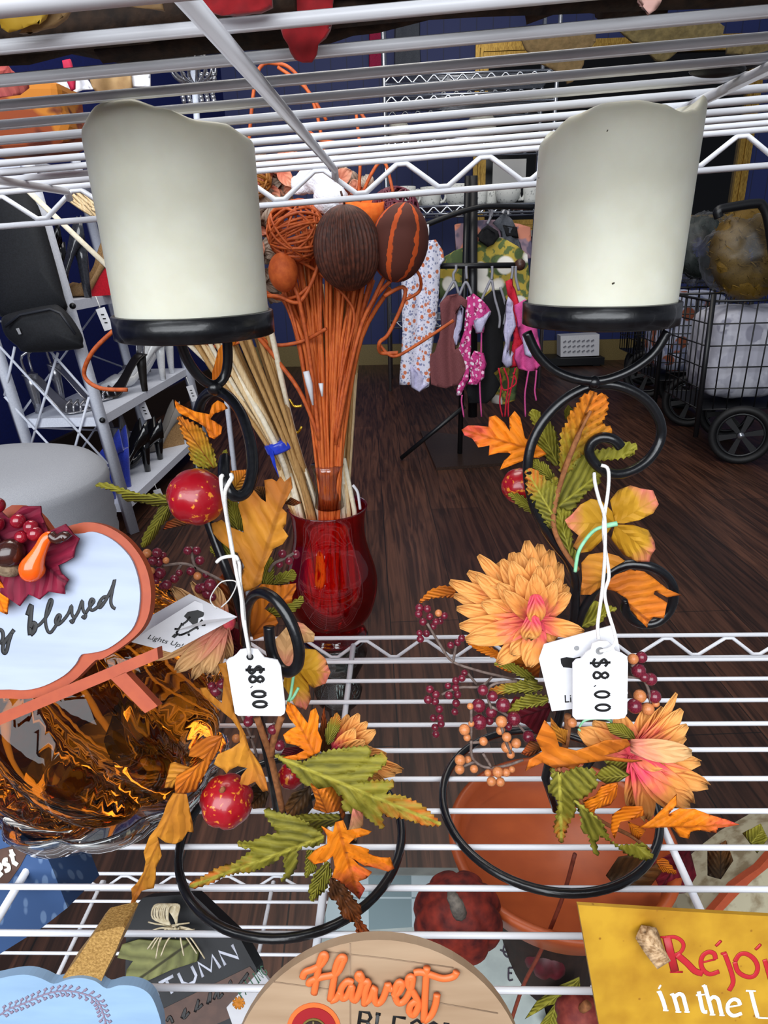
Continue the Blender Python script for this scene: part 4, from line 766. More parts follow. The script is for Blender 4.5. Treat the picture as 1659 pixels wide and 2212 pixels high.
for x, y, r in ((68, 147, 46), (64, 255, 44), (188, 238, 44), (262, 272, 42), (287, 312, 44), (20, 270, 36), (205, 330, 38)): onball('berry', 'H', x, y, r, DRB, .25)
og = mat('orange_gourd_gloss', '#e8500c', '#f06414', 3, .2, coat=.5)
gp = [onpl(*p1('H', x, y), P, N)+N*o for x, y, o in [(270, 570, .25), (275, 545, .3), (288, 500, .35), (312, 450, .36), (340, 395, .36), (365, 345, .36), (385, 322, .35), (398, 312, .33)]]
kk = 1/CROP['H'][2]/FPX*gp[0].dot(FW)
MB().tube(cat_rom(gp, 3), [r*kk for r in (8, 35, 55, 66, 72, 74, 72, 66, 58, 52, 46, 42, 39, 37, 36, 35, 34, 32, 29, 26, 20, 12)], 14).build('gourd', og, bs)
MB().tube(cat_rom([onpl(*p1('H', *q), P, N)+N*.35 for q in [(392, 318), (430, 345), (470, 322), (495, 340)]], 4), .07, 8).build('gourd_stem', CHB, bs)
P2, N2 = P+N*.2, N
for poly, nm in (([(-300, 1510), (938, 992), (945, 1062), (-300, 1580)], 'easel_bar'), ([(662, 1180), (748, 1138), (942, 1342), (866, 1384)], 'easel_leg'), ([(-420, 1470), (-340, 1440), (-420, 1650), (-500, 1640)], 'easel_leg')):
    MB().prism([onpl(x, y, P2, N2) for x, y in px('H', poly)], N2, .15).build(nm, ORP, bs)
# amber glass pumpkin
m, nt, bb = newmat('amber_glass'); L = nt.links.new
bb.inputs['Base Color'].default_value = hx('#aa5e16'); bb.inputs['Transmission Weight'].default_value = 1; bb.inputs['Roughness'].default_value = .02; bb.inputs['IOR'].default_value = 1.35
AMB = m
gc = V(-6.75, 12.0, -8.87)
gl = thing('glass_pumpkin', 'amber glass pumpkin with ribs and a clear glass rim, behind the blessed sign', 'glass pumpkin', (gc.x, gc.y, -12))
b = MB(); prof = []
for i in range(25):
    a = pi*i/24; prof.append((2.72*max(.02, math.sin(a))**.8, -2.55*math.cos(a)))
b.lathe(prof, gc, 112, (-.08, .1, 1), 9, .17, .22); 
b.build('amber_body', AMB, gl)
CLR = tint_glass('clear_glass', '#f2f6f4', .25)
MB().lathe([(0, -2.75), (1.3, -2.7), (2.25, -2.05), (2.5, -1.75), (2.56, -1.8), (2.35, -2.2), (1.4, -2.9), (1.2, -2.98), (0, -2.98)], gc, 72, (-.08, .1, 1), 9, .1, .22).build('clear_base', CLR, gl)
MB().tube(cat_rom([gc+V(0, .1, 2.3), gc+V(.05, .15, 3.0), gc+V(.35, .2, 3.5)], 5), .22, 10).build('stem', AMB, gl)
# round "Harvest BLESSINGS" sign
WSH = mat('pale_barn_wood_print', '#a38a70', '#84694f', 1.6, .6, stretch=(.35, 1, 2.5), sharp=(.2, .9))
P, N = plane_at('E', 740, 420, 5.54, .2)
rs = thing('round_sign', 'round pale wood-look sign with orange Harvest lettering, leaning at the front of the shelf', 'sign', (-.5, 4.7, -12))
ctr = (480+1659/760*0+340, 2352); ccx, ccy = 817, 2354
poly = [(ccx+324*math.cos(2*pi*i/72), ccy+324*math.sin(2*pi*i/72)) for i in range(72)]
q = [onpl(x, y, P, N) for x, y in poly]; q = [V(v.x, v.y, max(v.z, -12)) for v in q]
MB().prism(q, N, .13).build('board', WSH, rs)
GAP = mat('plank_gap_print', '#8a715a', None, 3, .7)
b = MB(); traced(b, 'E', [[(470, 468), (760, 500), (1090, 545)], [(240, 612), (560, 655), (900, 690), (1300, 760)], [(603, 430), (603, 650), (606, 1000)]], P, N, .008, False); b.build('plank_lines', GAP, rs)
HOR = mat('rust_orange_lettering', '#cf6430', None, 3, .45)
b = MB()
traced(b, 'E', [[(382, 575), (395, 548), (430, 535), (470, 512), (492, 475), (478, 466), (464, 500), (450, 570), (436, 650)], [(412, 608), (420, 590), (470, 572), (540, 555), (572, 500), (578, 482), (560, 480), (540, 520), (528, 590), (512, 680)], [(512, 682), (540, 672), (560, 640)], [(618, 598), (590, 592), (562, 630), (566, 668), (590, 662), (615, 610), (610, 660), (628, 680), (645, 650), (662, 590), (650, 556), (640, 572), (668, 592), (690, 596), (676, 640), (672, 702)], [(676, 690), (700, 670), (720, 620), (718, 660), (728, 694), (755, 680), (778, 620), (782, 606), (790, 625), (805, 625)], [(805, 660), (835, 640), (850, 606), (832, 596), (815, 640), (828, 690), (860, 682), (888, 630), (898, 575), (880, 575), (878, 610), (905, 650), (925, 700), (905, 748), (882, 735), (890, 700), (920, 680)], [(965, 525), (960, 590), (955, 680), (950, 778)], [(905, 552), (935, 548), (980, 560), (1040, 578), (1090, 568), (1104, 546)], [(950, 778), (985, 750), (1005, 700), (1012, 652)]], P, N, .044)
for i, v in enumerate(b.v): pass
q_ = [v-N*.012 for v in b.v]; b.v = [v+N*(.05+4*((v-P).dot(N)-.006)) for v in b.v]
b.build('raised_lettering', HOR, rs)
b = MB(); O = onpl(*p1('E', 640, 845), P, N); X = onpl(*p1('E', 728, 858), P, N)-O; Yv = onpl(*p1('E', 652, 752), P, N)-O
write(b, 'BLESSINGS', O, X, Yv, N, .022, .28); b.build('lettering', INK, rs)
WR = mat('red_print', '#8e1a20', None, 3, .5)
for r1, mm, nm, of in ((128, HOR, 'orange_arch', .01), (108, WR, 'red_wheel', .02), (62, mat('olive_print', '#6a5a2a', None, 3, .6), 'wheel_window', .03), (54, mat('dark_print', '#2a1c14', None, 3, .6), 'wheel_window', .04)):
    plate('E', [(432+r1*math.cos(2*pi*i/32), 838+r1*math.sin(2*pi*i/32)) for i in range(32)], P, N, .008, mm, rs, nm, 0, of)
b = MB(); traced(b, 'E', [[(432, 784), (432, 880)], [(376, 838), (488, 838)]], P, N+N*.0, .012, False)
for v in b.v: v += N*.04
b.build('wheel_spokes', MATS['olive_print'], rs)
# yellow "Rejoice in the Lord" sign
m, nt, bb = newmat('speckled_yellow_card'); L = nt.links.new; YEL = m
tc = nd(nt, 'ShaderNodeTexCoord'); n1 = nd(nt, 'ShaderNodeTexNoise'); n1.inputs['Scale'].default_value = 1.6/S; n1.inputs['Detail'].default_value = 5; L(tc.outputs['Object'], n1.inputs[0])
r1 = nd(nt, 'ShaderNodeValToRGB'); r1.color_ramp.elements[0].color = hx('#96680a'); r1.color_ramp.elements[0].position = .3; r1.color_ramp.elements[1].color = hx('#b58a1e'); r1.color_ramp.elements[1].position = .65; L(n1.outputs[0], r1.inputs[0])
v1 = nd(nt, 'ShaderNodeTexVoronoi'); v1.inputs['Scale'].default_value = 4.5/S; L(tc.outputs['Object'], v1.inputs[0]); r2 = nd(nt, 'ShaderNodeValToRGB'); r2.color_ramp.elements[0].position = .06; r2.color_ramp.elements[0].color = (1, 1, 1, 1); r2.color_ramp.elements[1].position = .11; r2.color_ramp.elements[1].color = (0, 0, 0, 1); L(v1.outputs[0], r2.inputs[0])
mx = nd(nt, 'ShaderNodeMix', data_type='RGBA'); L(r2.outputs[0], mx.inputs[0]); L(r1.outputs[0], mx.inputs[6]); mx.inputs[7].default_value = hx('#8a5c0c'); L(mx.outputs[2], bb.inputs['Base Color']); bb.inputs['Roughness'].default_value = .5
P, N = plane_at('F', 440, 640, 7.0, .25, .06)
ys = thing('verse_sign', 'speckled yellow sign with red Rejoice and white in the Lord lettering', 'sign', (4.6, 6.6, -12))
q = [onpl(x, y, P, N) for x, y in px('F', [(440, 638), (1050, 676), (1900, 724), (2080, 1500), (2150, 2200), (660, 2200), (575, 1401)])]
q = [v if v.z > -12 else V(v.x, v.y, -12) for v in q]
MB().prism(q, N, .07).build('board', YEL, ys)
RED = mat('dark_red_lettering', '#a81c26', None, 3, .5); WLT = mat('cream_white_lettering', '#f3efe4', None, 3, .5)
b = MB()
traced(b, 'F', [[(1008, 842), (1034, 950), (1062, 1062)]], P, N, .062, False)
traced(b, 'F', [[(1000, 846), (1060, 842), (1105, 868), (1116, 905), (1090, 945), (1032, 962)]], P, N, .03)
traced(b, 'F', [[(1075, 955), (1140, 1010), (1190, 1060), (1240, 1076)]], P, N, .05)
traced(b, 'F', [[(968, 842), (1030, 840)], [(1030, 1066), (1112, 1066)]], P, N, .016, False)
traced(b, 'F', [[(1232, 1006), (1322, 984)], ], P, N, .016, False)
traced(b, 'F', [[(1322, 984), (1312, 948), (1275, 938), (1240, 962), (1228, 1005), (1242, 1052), (1285, 1080), (1345, 1062)]], P, N, .036)
traced(b, 'F', [[(1380, 948), (1400, 1000), (1425, 1075), (1434, 1135), (1408, 1186)]], P, N, .036)
traced(b, 'F', [[(1355, 950), (1392, 940)]], P, N, .018, False)
traced(b, 'F', [[(1445, 1000), (1475, 955), (1520, 950), (1570, 985), (1592, 1040), (1570, 1090), (1520, 1096), (1465, 1062), (1445, 1000)]], P, N, .036)
traced(b, 'F', [[(1636, 985), (1655, 1050), (1672, 1110)], [(1800, 1000), (1760, 1000), (1735, 1050), (1760, 1105), (1820, 1110)], [(1850, 1060), (1930, 1045), (1910, 1005), (1870, 1010), (1850, 1060), (1880, 1110), (1950, 1105)]], P, N, .036)
for x, y in ((1340, 882), (1594, 905)): traced(b, 'F', [[(x-6, y-5), (x+6, y+5)]], P, N, .06, False)
b.build('lettering', RED, ys)
b = MB()
traced(b, 'F', [[(962, 1192), (985, 1250), (1002, 1308)], [(1050, 1208), (1066, 1260), (1082, 1318)], [(1055, 1232), (1085, 1206), (1112, 1218), (1126, 1265), (1140, 1318)], [(1214, 1190), (1226, 1250), (1242, 1315), (1268, 1322)], [(1252, 1152), (1276, 1240), (1302, 1336)], [(1276, 1252), (1306, 1226), (1336, 1240), (1350, 1290), (1362, 1340)], [(1480, 1278), (1466, 1248), (1432, 1242), (1402, 1272), (1402, 1318), (1436, 1346), (1490, 1330)], [(1548, 1190), (1568, 1270), (1592, 1356)]], P, N, .032)
traced(b, 'F', [[(1196, 1214), (1252, 1210)], [(1400, 1290), (1480, 1278)], [(1515, 1186), (1580, 1188)], [(1592, 1358), (1665, 1362), (1668, 1330)], [(985, 1310), (1020, 1312)], [(1065, 1320), (1102, 1322)], [(1122, 1320), (1156, 1322)], [(1284, 1338), (1320, 1340)], [(1346, 1342), (1380, 1344)], [(945, 1196), (970, 1188)], [(1030, 1212), (1055, 1204)], [(1234, 1158), (1256, 1148)], [(1700, 1300), (1730, 1260), (1770, 1290), (1760, 1360), (1710, 1350), (1700, 1300)], [(1795, 1285), (1812, 1330), (1822, 1368)], [(1808, 1320), (1828, 1292), (1856, 1296)], [(1962, 1300), (1920, 1286), (1888, 1320), (1900, 1362), (1940, 1372), (1972, 1340)], [(1950, 1190), (1970, 1290), (1990, 1374)]], P, N, .015, False)
traced(b, 'F', [[(958, 1160), (968, 1164)]], P, N, .04, False)
b.build('lettering', WLT, ys)
JUT = mat('jute_cord', '#80603e', '#bfa07c', 14, .9, bump=.4)
kn = MB(); kc = onpl(*p1('F', 895, 850), P, N); Xk = (onpl(*p1('F', 940, 930), P, N)-onpl(*p1('F', 850, 770), P, N))
kn.tube([kc+Xk*(i/40-.5)+N*(.14+.1*math.sin(i*1.55))+N.cross(Xk).normalized()*.1*math.cos(i*1.55) for i in range(41)], .075, 6); kn.build('cord_knot', JUT, ys)
# light blue pumpkin sign with a gold stem
P, N = plane_at('G', 500, 1300, 6.35, .25)
PBL = mat('pale_blue_wood', '#86a2bd', '#7490ad', 1.4, .6, stretch=(.6, 1, 3), sharp=(.3, .9)); GLD = mat('gold_glitter', '#b0894c', '#8a6630', 30, .55, metal=.2, bump=.4)
pb = thing('pumpkin_sign', 'pale blue pumpkin-shaped sign with a gold glitter stem and a printed vine', 'sign', (-6, 6.7, -12))
so = [(-60, 1060), (80, 1030), (180, 1025), (270, 1050), (345, 1082), (430, 1055), (520, 1045), (610, 1065), (682, 1112), (760, 1092), (850, 1095), (920, 1120), (972, 1170), (1010, 1260), (1032, 1350), (1030, 1500), (980, 1660), (800, 1800), (300, 1850), (-200, 1800), (-420, 1600), (-460, 1350), (-380, 1180), (-200, 1080)]
q = [onpl(x, y, P, N) for x, y in px('G', smooth2(so, 3, True))]; q = [V(v.x, v.y, max(v.z, -12)) for v in q]
MB().prism(q, N, .16).build('board', PBL, pb)
MB().prism([onpl(x, y, P, N)-N*.05 for x, y in px('G', [(390, 1060), (480, 942), (570, 805), (600, 770), (690, 748), (775, 730), (790, 745), (735, 880), (670, 1010), (640, 1082), (600, 1120), (450, 1120)])], N, .5).build('stem', GLD, pb)
b = MB(); VIN = mat('muted_purple_print', '#7e7084', None, 3, .6)
vine = [(0, 1280), (60, 1240), (130, 1215), (200, 1185), (280, 1150), (360, 1130), (430, 1125), (520, 1140), (600, 1170), (640, 1215), (660, 1270), (680, 1340)]
traced(b, 'G', [vine], P, N, .012)
vs = smooth2(vine, 4)
for i in range(1, len(vs)-1):
    dx, dy = vs[i+1][0]-vs[i-1][0], vs[i+1][1]-vs[i-1][1]; l = math.hypot(dx, dy); sg = 1 if i % 2 else -1
    ex, ey = vs[i][0]+dx/l*22-dy/l*28*sg, vs[i][1]+dy/l*22+dx/l*28*sg
    traced(b, 'G', [[vs[i], (ex, ey)]], P, N, .009, False); traced(b, 'G', [[(ex-5, ey-5), (ex+6, ey+6)]], P, N, .03, False)
b.build('printed_vine', VIN, pb)

# ------------------------------------------------------------------ things on the lower shelf
P, N = plane_at('G', 1100, 900, 11.5, .9, -.1)
DRK = mat('black_painted_board', '#0c0d11', '#14161b', 3, .6); BRB = mat('brown_band', '#4a342c', '#553c32', 4, .6)
au = thing('autumn_sign', 'black AUTUMN Blessings sign with a green wooden leaf and raffia bow', 'sign', onpl(*p1('G', 1300, 1400), P, N))
plate('G', [(810, 650), (915, 530), (1232, 505), (1540, 800), (1640, 980), (1700, 1500), (1010, 1560), (950, 1150), (800, 1100)], P, N, .6, DRK, au, 'board')
plate('G', [(1000, 1262), (1600, 970), (1690, 1080), (1700, 1200), (1110, 1460), (1010, 1400)], P, N, .02, BRB, au, 'lower_band', 0, .02)
LGR = leafmat('pale_green_wood_leaf', '#7c7f4e', '#93945e', '#888a56', '#2a2418', 6, .55)
b = MB(); vs_, fs_, uv_ = sheet(px('G', [(770, 905), (800, 820), (900, 790), (1000, 800), (1080, 790), (1210, 798), (1282, 870), (1272, 930), (1110, 982), (960, 1052), (870, 1102), (818, 1062), (830, 980), (870, 925)]), 1, p1('G', 1230, 810), p1('G', 850, 1080), clip=False)
b.add([v.normalized()*(P.dot(N)/v.normalized().dot(N))+N*.1 for v in vs_], fs_, True, uv_); b.build('wooden_leaf', LGR, au, solid=.12)
RAF = mat('raffia', '#b8a886', '#d8ccb0', 12, .8)
b = MB()
for i in range(26):
    a = R.uniform(-.5, .5); x, y = 1130+R.uniform(-30, 60), 710+R.uniform(-15, 25); dx = R.uniform(-240, 270); dy = R.uniform(-40, 50)+(R.random() < .3)*200
    b.tube(cat_rom([onpl(*p1('G', *q), P, N)+N*o for *q, o in [(x, y, .25), (x+dx*.4, y+dy*.3-10, .4), (x+dx*.75, y+dy*.8, .3)]], 4), .02, 5)
for i in range(9):
    x = 1050+i*12; b.tube(cat_rom([onpl(*p1('G', *q), P, N)+N*o for *q, o in [(1120, 690, .3), (x-30+R.uniform(-10, 10), 640, .4), (x-10, 560, .5), (x+40, 560, .4), (1150+i*3, 630, .4), (1160, 690, .3)]], 4), .025, 5)
b.build('raffia_bow', RAF, au)
b = MB(); WL2 = mat('grey_white_lettering', '#b9bcc8', None, 3, .6)
O = onpl(*p1('G', 805, 1300), P, N); X = (onpl(*p1('G', 1390, 990), P, N)-O)/4.72; Yv = onpl(*p1('G', 1330, 910), P, N)-onpl(*p1('G', 1385, 985), P, N)
Yv = onpl(*p1('G', 1418, 905), P, N)-onpl(*p1('G', 1455, 980), P, N)
write(b, 'AUTUMN', O, X, Yv*1.15, N, .04, .26); b.build('lettering', WL2, au)
b = MB(); traced(b, 'G', [[(1070, 1320), (1090, 1290), (1110, 1330)], [(1165, 1300), (1190, 1240), (1180, 1300), (1215, 1260)], [(1250, 1260), (1275, 1180), (1262, 1240), (1300, 1210)], [(1330, 1210), (1350, 1130), (1345, 1200)], [(1370, 1180), (1400, 1110), (1400, 1170), (1430, 1140)], [(1450, 1130), (1480, 1060), (1475, 1120), (1510, 1090)], [(1530, 1090), (1590, 1010), (1560, 1060)]], P, N, .035)
for v in b.v: v += N*.03
b.build('lettering', INK, au)
# blue box "..est"
P, N = plane_at('G', 200, 500, 10.2, .35, -.12)
m, nt, bb = newmat('blue_leaf_print'); L = nt.links.new; BLP = m
tc = nd(nt, 'ShaderNodeTexCoord'); mp = nd(nt, 'ShaderNodeMapping'); L(tc.outputs['Object'], mp.inputs[0]); mp.inputs['Scale'].default_value = (3.6/S, 3.6/S, 1.5/S); mp.inputs['Rotation'].default_value = (0, .5, 0)
vo = nd(nt, 'ShaderNodeTexVoronoi'); vo.inputs['Randomness'].default_value = .55; vo.inputs['Scale'].default_value = 1; L(mp.outputs[0], vo.inputs[0]); rp = nd(nt, 'ShaderNodeValToRGB'); rp.color_ramp.elements[0].color = hx('#5a7396'); rp.color_ramp.elements[0].position = .22; rp.color_ramp.elements[1].color = hx('#2c4a76'); rp.color_ramp.elements[1].position = .3; L(vo.outputs[0], rp.inputs[0]); L(rp.outputs[0], bb.inputs['Base Color']); bb.inputs['Roughness'].default_value = .6
bx = thing('box_sign', 'blue leaf-printed box sign with a brown label ending in est, under the glass pumpkin', 'sign', onpl(*p1('G', 100, 800), P, N))
plate('G', [(-500, 60), (60, 85), (270, 200), (335, 345), (432, 595), (270, 722), (0, 890), (-300, 1060), (-500, 1060)], P, N, 1.2, BLP, bx, 'box_body')
plate('G', [(-500, 330), (0, 220), (130, 185), (215, 170), (130, 330), (60, 430), (0, 460), (-500, 700)], P, N, .02, BRB, bx, 'label_band', 0, .02)
b = MB(); O = onpl(*p1('G', -12, 400), P, N); X = (onpl(*p1('G', 130, 300), P, N)-O)/2.0; Yv = onpl(*p1('G', 50, 225), P, N)-onpl(*p1('G', 75, 335), P, N)
write(b, 'est', O, X, Yv, N, .05, .22, None, True); b.v = [v+N*.03 for v in b.v]; b.build('lettering', WLT, bx)
# plaid sign
P, N = plane_at('E', 900, 400, 13.6, .5)
m, nt, bb = newmat('pale_plaid_paper'); L = nt.links.new; PLD = m
tc = nd(nt, 'ShaderNodeTexCoord'); ck = nd(nt, 'ShaderNodeTexChecker'); ck.inputs['Scale'].default_value = .8/S; ck.inputs['Color1'].default_value = hx('#98a6aa'); ck.inputs['Color2'].default_value = hx('#66787c'); L(tc.outputs['Object'], ck.inputs[0]); L(ck.outputs[0], bb.inputs['Base Color']); bb.inputs['Roughness'].default_value = .7
CRM = mat('cream_print_paper', '#98a09c', '#8a928f', 2, .7)
ps = thing('plaid_sign', 'pale sign with a grey plaid top band and black script, behind the round sign', 'sign', onpl(*p1('E', 900, 700), P, N))
plate('E', [(465, 390), (500, 225), (540, 108), (1330, 112), (1400, 250), (1490, 620), (1560, 900), (440, 900)], P, N, .5, CRM, ps, 'board')
plate('E', [(468, 388), (502, 225), (542, 110), (1328, 114), (1330, 350), (960, 350), (600, 372)], P, N, .02, PLD, ps, 'plaid_band', 0, .02)
b = MB(); traced(b, 'E', [[(1272, 320), (1272, 385), (1290, 388)], [(1310, 460), (1340, 470), (1352, 440), (1335, 425), (1325, 470), (1350, 495), (1390, 470), (1420, 425), (1435, 490)], [(1350, 545), (1350, 600), (1370, 600)], [(1350, 570), (1366, 570)], [(1350, 545), (1370, 545)]], P, N, .022); b.v = [v+N*.025 for v in b.v]; b.build('lettering', mat('purple_black_ink', '#2c2230', None, 3, .6), ps)
# velvet pumpkin
VEL = mat('rust_red_velvet', '#450c0b', '#8a2a1a', 3, .7, bump=.3)
vc = at(*p1('E', 1110, 310), 11.4)
vp = thing('velvet_pumpkin', 'rust red velvet pumpkin with a grey stem, in front of the plaid sign', 'pumpkin', vc+V(0, 0, -1.1))
MB().ball(vc, 1.08, 64, (1, .9, 1.15), Matrix.Rotation(.3, 3, 'X'), 8, .13).build('body', VEL, vp)
MB().tube(cat_rom([at(*p1('E', x, y), Y) for x, y, Y in [(1120, 290, 10.3), (1105, 250, 10.2), (1085, 210, 10.3), (1082, 190, 10.4)]], 4), [.16]*5+[.13]*4+[.1]*4, 9).build('stem', mat('grey_stem', '#5c5650', '#7c746a', 9, .8), vp)
DRP = mat('dark_wine_pumpkin', '#3c0c12', '#561620', 3, .5)
for lab, x, y, r, Y in (('dark wine red pumpkin beside the pale plaid sign', 1530, 465, 120, 13.2), ('dark wine red pumpkin under the yellow sign corner', 1640, 330, 110, 13.8), ('wine red pumpkin below the dark leaves, left of the yellow sign', 1680, 765, 110, 10.2)):
    c = at(*p1('E', x, y), Y); k = r/CROP['E'][2]/FPX*c.dot(FW)
    t = thing('small_pumpkin', lab, 'pumpkin', c-V(0, 0, k)); MB().ball(c, k, 32, (1, 1, .95), Matrix.Rotation(.35, 3, 'X'), 8, .12).build('body', DRP if y < 700 else mat('wine_velvet', '#6e2420', '#8c3c30', 5, .7), t)
    MB().tube([c+V(0, -.3*k, .8*k), c+V(.1, -.4*k, 1.25*k)], .1, 8).build('stem', TWG, t)
# terracotta dish leaning under the deck
TER = mat('terracotta_glaze', '#b4562a', '#a84e26', 1.5, .4, bump=.04)
dc = at(1212, 1806, 13.6); rr_ = 2.98
td = thing('terracotta_saucer', 'large round terracotta saucer lying under the right candle holder on a dark brown pot', 'saucer', V(dc.x, dc.y, dc.z-1.2))
MB().lathe([(0, dc.z-1.2), (2.2, dc.z-1.2), (2.55, dc.z-1.0), (rr_-.05, dc.z-.2), (rr_, dc.z), (rr_-.14, dc.z+.04), (rr_-.3, dc.z-.1), (rr_-.42, dc.z-.62), (0, dc.z-.72)], (dc.x, dc.y, 0), 72).build('dish_body', TER, td)
MB().lathe([(0, -22.52), (1.3, -22.52), (1.7, dc.z-1.35), (1.75, dc.z-1.21), (0, dc.z-1.21)], (dc.x, dc.y+.6, 0), 40).build('flower_pot', mat('dark_brown_clay', '#24150f', '#301c14', 4, .7), None, 'dark brown clay pot holding up the terracotta saucer', 'pot')
MB().tube(cat_rom([at(*q, 11.4) for q in [(1242, 1845), (1215, 1940), (1170, 2050), (1130, 2130), (1100, 2220)]], 5), .05, 7).build('branch', mat('red_brown_branch', '#6a2c1c', '#7c3826', 7, .6), None, 'thin red-brown branch crossing the terracotta dish', 'branch')
dl = thing('leaf_spray', 'dark green and brown cloth leaf spray below the right candle holder', 'leaf spray', at(1330, 1960, 12.5))
for c, o, bs_, tp, mm in (('F', [(700, 330), (900, 300), (980, 420), (900, 520), (700, 540), (620, 450)], (650, 500), (960, 320), BRN), ('F', [(330, 1150), (450, 1100), (455, 1180), (380, 1260), (250, 1280), (100, 1370), (180, 1250)], (440, 1120), (110, 1370), GRN), ('F', [(340, 1290), (300, 1260), (200, 1401), (330, 1480)], (300, 1270), (250, 1450), GRN), ('F', [(900, 380), (1150, 250), (1200, 450), (1130, 560), (980, 570)], (1150, 280), (950, 560), BUR), ('X', [(1330, 250), (1430, 190), (1470, 300), (1400, 400), (1330, 380)], (1400, 390), (1400, 200), BRN), ('X', [(1520, 150), (1620, 100), (1659, 180), (1600, 260)], (1540, 240), (1640, 110), GRN)):
    leaf('cloth_leaf', c, o, bs_, tp, 12.4, mm, dl, fold=.1, clip=False)
# orange ribboned bag, lower right
P, N = plane_at('X', 1550, 470, 14.2, .5, .2)
bg = thing('gift_bag', 'cream leaf-printed gift bag with an orange ribbon edge at the right', 'gift bag', V(10.5, 15, -22.5))
q = [onpl(x, y, P, N) for x, y in px('X', [(1345, 590), (1440, 480), (1560, 370), (1660, 290), (1900, 150), (2250, 400), (2250, 1150), (1500, 1150), (1330, 760)])]; q = [v if v.z > -22.5 else V(v.x, v.y, -22.5) for v in q]
MB().prism(q, N, 2.2).build('bag_body', mat('cream_leaf_print', '#a39b82', '#7c6e54', 2.2, .7, sharp=(.5, .66)), bg)
MB().prism([onpl(x, y, P, N)+N*.1 for x, y in px('X', [(1330, 585), (1400, 505), (1460, 430), (1520, 385), (1600, 330), (1660, 262), (1900, 80), (2260, 330), (2250, 400), (1900, 150), (1660, 320), (1560, 400), (1480, 480), (1365, 600)])], N, .25).build('ribbon_edge', ORP, bg)
# small white card
P, N = plane_at('E', 130, 680, 8.6, .4, -.2)
sc = thing('greeting_card', 'small white card with green letters and a printed sunflower, left of the round sign', 'card', onpl(*p1('E', 60, 790), P, N))
plate('E', [(20, 735), (180, 556), (232, 625), (225, 660), (90, 812), (60, 850)], P, N, .06, PAP, sc, 'card')
b = MB(); O = onpl(*p1('E', 112, 675), P, N); X = (onpl(*p1('E', 200, 590), P, N)-O)/4.2; Yv = onpl(*p1('E', 150, 620), P, N)-onpl(*p1('E', 172, 655), P, N)
write(b, 'FALLING', O-X*.8, X, Yv*1.2, N, .012, .25); b.build('lettering', mat('green_ink', '#4c7c62', None, 3, .6), sc)
b = MB(); 
for i in range(9):
    a = i*2*pi/9; traced(b, 'E', [[(78, 712), (78+30*math.cos(a), 712+30*math.sin(a))]], P, N, .03, False)
b.build('printed_sunflower', ORD and mat('sunflower_print', '#d8862a', None, 3, .6), sc)
# ------------------------------------------------------------------ red vase on a glass pedestal, with reeds and pods
vx, vy = -2.72, 22.0
vz = lambda y: at(720, y, vy).z
ped = thing('glass_pedestal', 'tall clear glass pedestal under the red vase', 'pedestal', (vx, vy, FZ))
z0 = vz(1372)
MB().lathe([(0, FZ), (2.2, FZ), (2.2, FZ+.3), (.6, FZ+1), (.35, FZ+3), (.42, -24), (.42, z0-3.6), (.5, z0-3.3), (.85, z0-2.9), (.95, z0-2.4), (.7, z0-1.9), (1.05, z0-1.2), (1.2, z0-.7), (1.0, z0-.35), (1.25, z0-.02), (1.2, z0), (0, z0)], (vx, vy, 0), 40).build('stand', tint_glass('smoky_clear_glass', '#b8c2c0', .5), ped)
RGL = tint_glass('ruby_glass', '#ff6676', .14)
nt = RGL.node_tree; tl = nd(nt, 'ShaderNodeBsdfTranslucent'); tl.inputs[0].default_value = hx('#f00c34'); ms_ = nd(nt, 'ShaderNodeMixShader'); ms_.inputs[0].default_value = .16
tn = [n for n in nt.nodes if n.type == 'BSDF_TRANSPARENT'][0]; mn = [n for n in nt.nodes if n.type == 'MIX_SHADER' and n != ms_][0]
nt.links.new(tn.outputs[0], ms_.inputs[1]); nt.links.new(tl.outputs[0], ms_.inputs[2]); nt.links.new(ms_.outputs[0], mn.inputs[1])
vs = thing('vase', 'ruby red glass vase full of reeds, standing behind the shelf', 'vase', (vx, vy, z0))
pr = [(1.12, z0+.02), (1.2, z0+.1), (1.05, z0+.35), (1.12, z0+.6), (1.45, z0+1.15), (1.66, z0+2.0), (1.62, z0+2.7), (1.4, z0+3.5), (1.27, z0+4.2), (1.3, z0+4.9), (1.4, z0+5.25)]
sp_ = [(p.x, p.y) for p in cat_rom([V(a, b_, 0) for a, b_ in pr], 4)]
MB().lathe(sp_+[(r-.07, z) for r, z in sp_[::-1] if z > z0+.3]+[(0, z0+.35)], (vx, vy, 0), 56).build('vase_glass', RGL, vs)
STRAW = mat('straw_reed', '#c9a878', '#e2caa0', 9, .7, stretch=(4, 4, .3)); STD = mat('tan_reed', '#9a7444', '#b89058', 9, .7, stretch=(4, 4, .3)); PALE = mat('pale_bleached_reed', '#d8ccb0', '#e8dec8', 9, .7)
ORE = mat('orange_dyed_reed', '#b8521c', '#d06a28', 7, .65, stretch=(3, 3, .4)); OCU = mat('orange_curl', '#a8481c', '#c86028', 6, .6)
VB = z0+.5
def botpt(): a = R.uniform(0, 6.28); r = R.uniform(0, .7); return V(vx+r*math.cos(a), vy+r*math.sin(a), VB+R.uniform(0, .6))
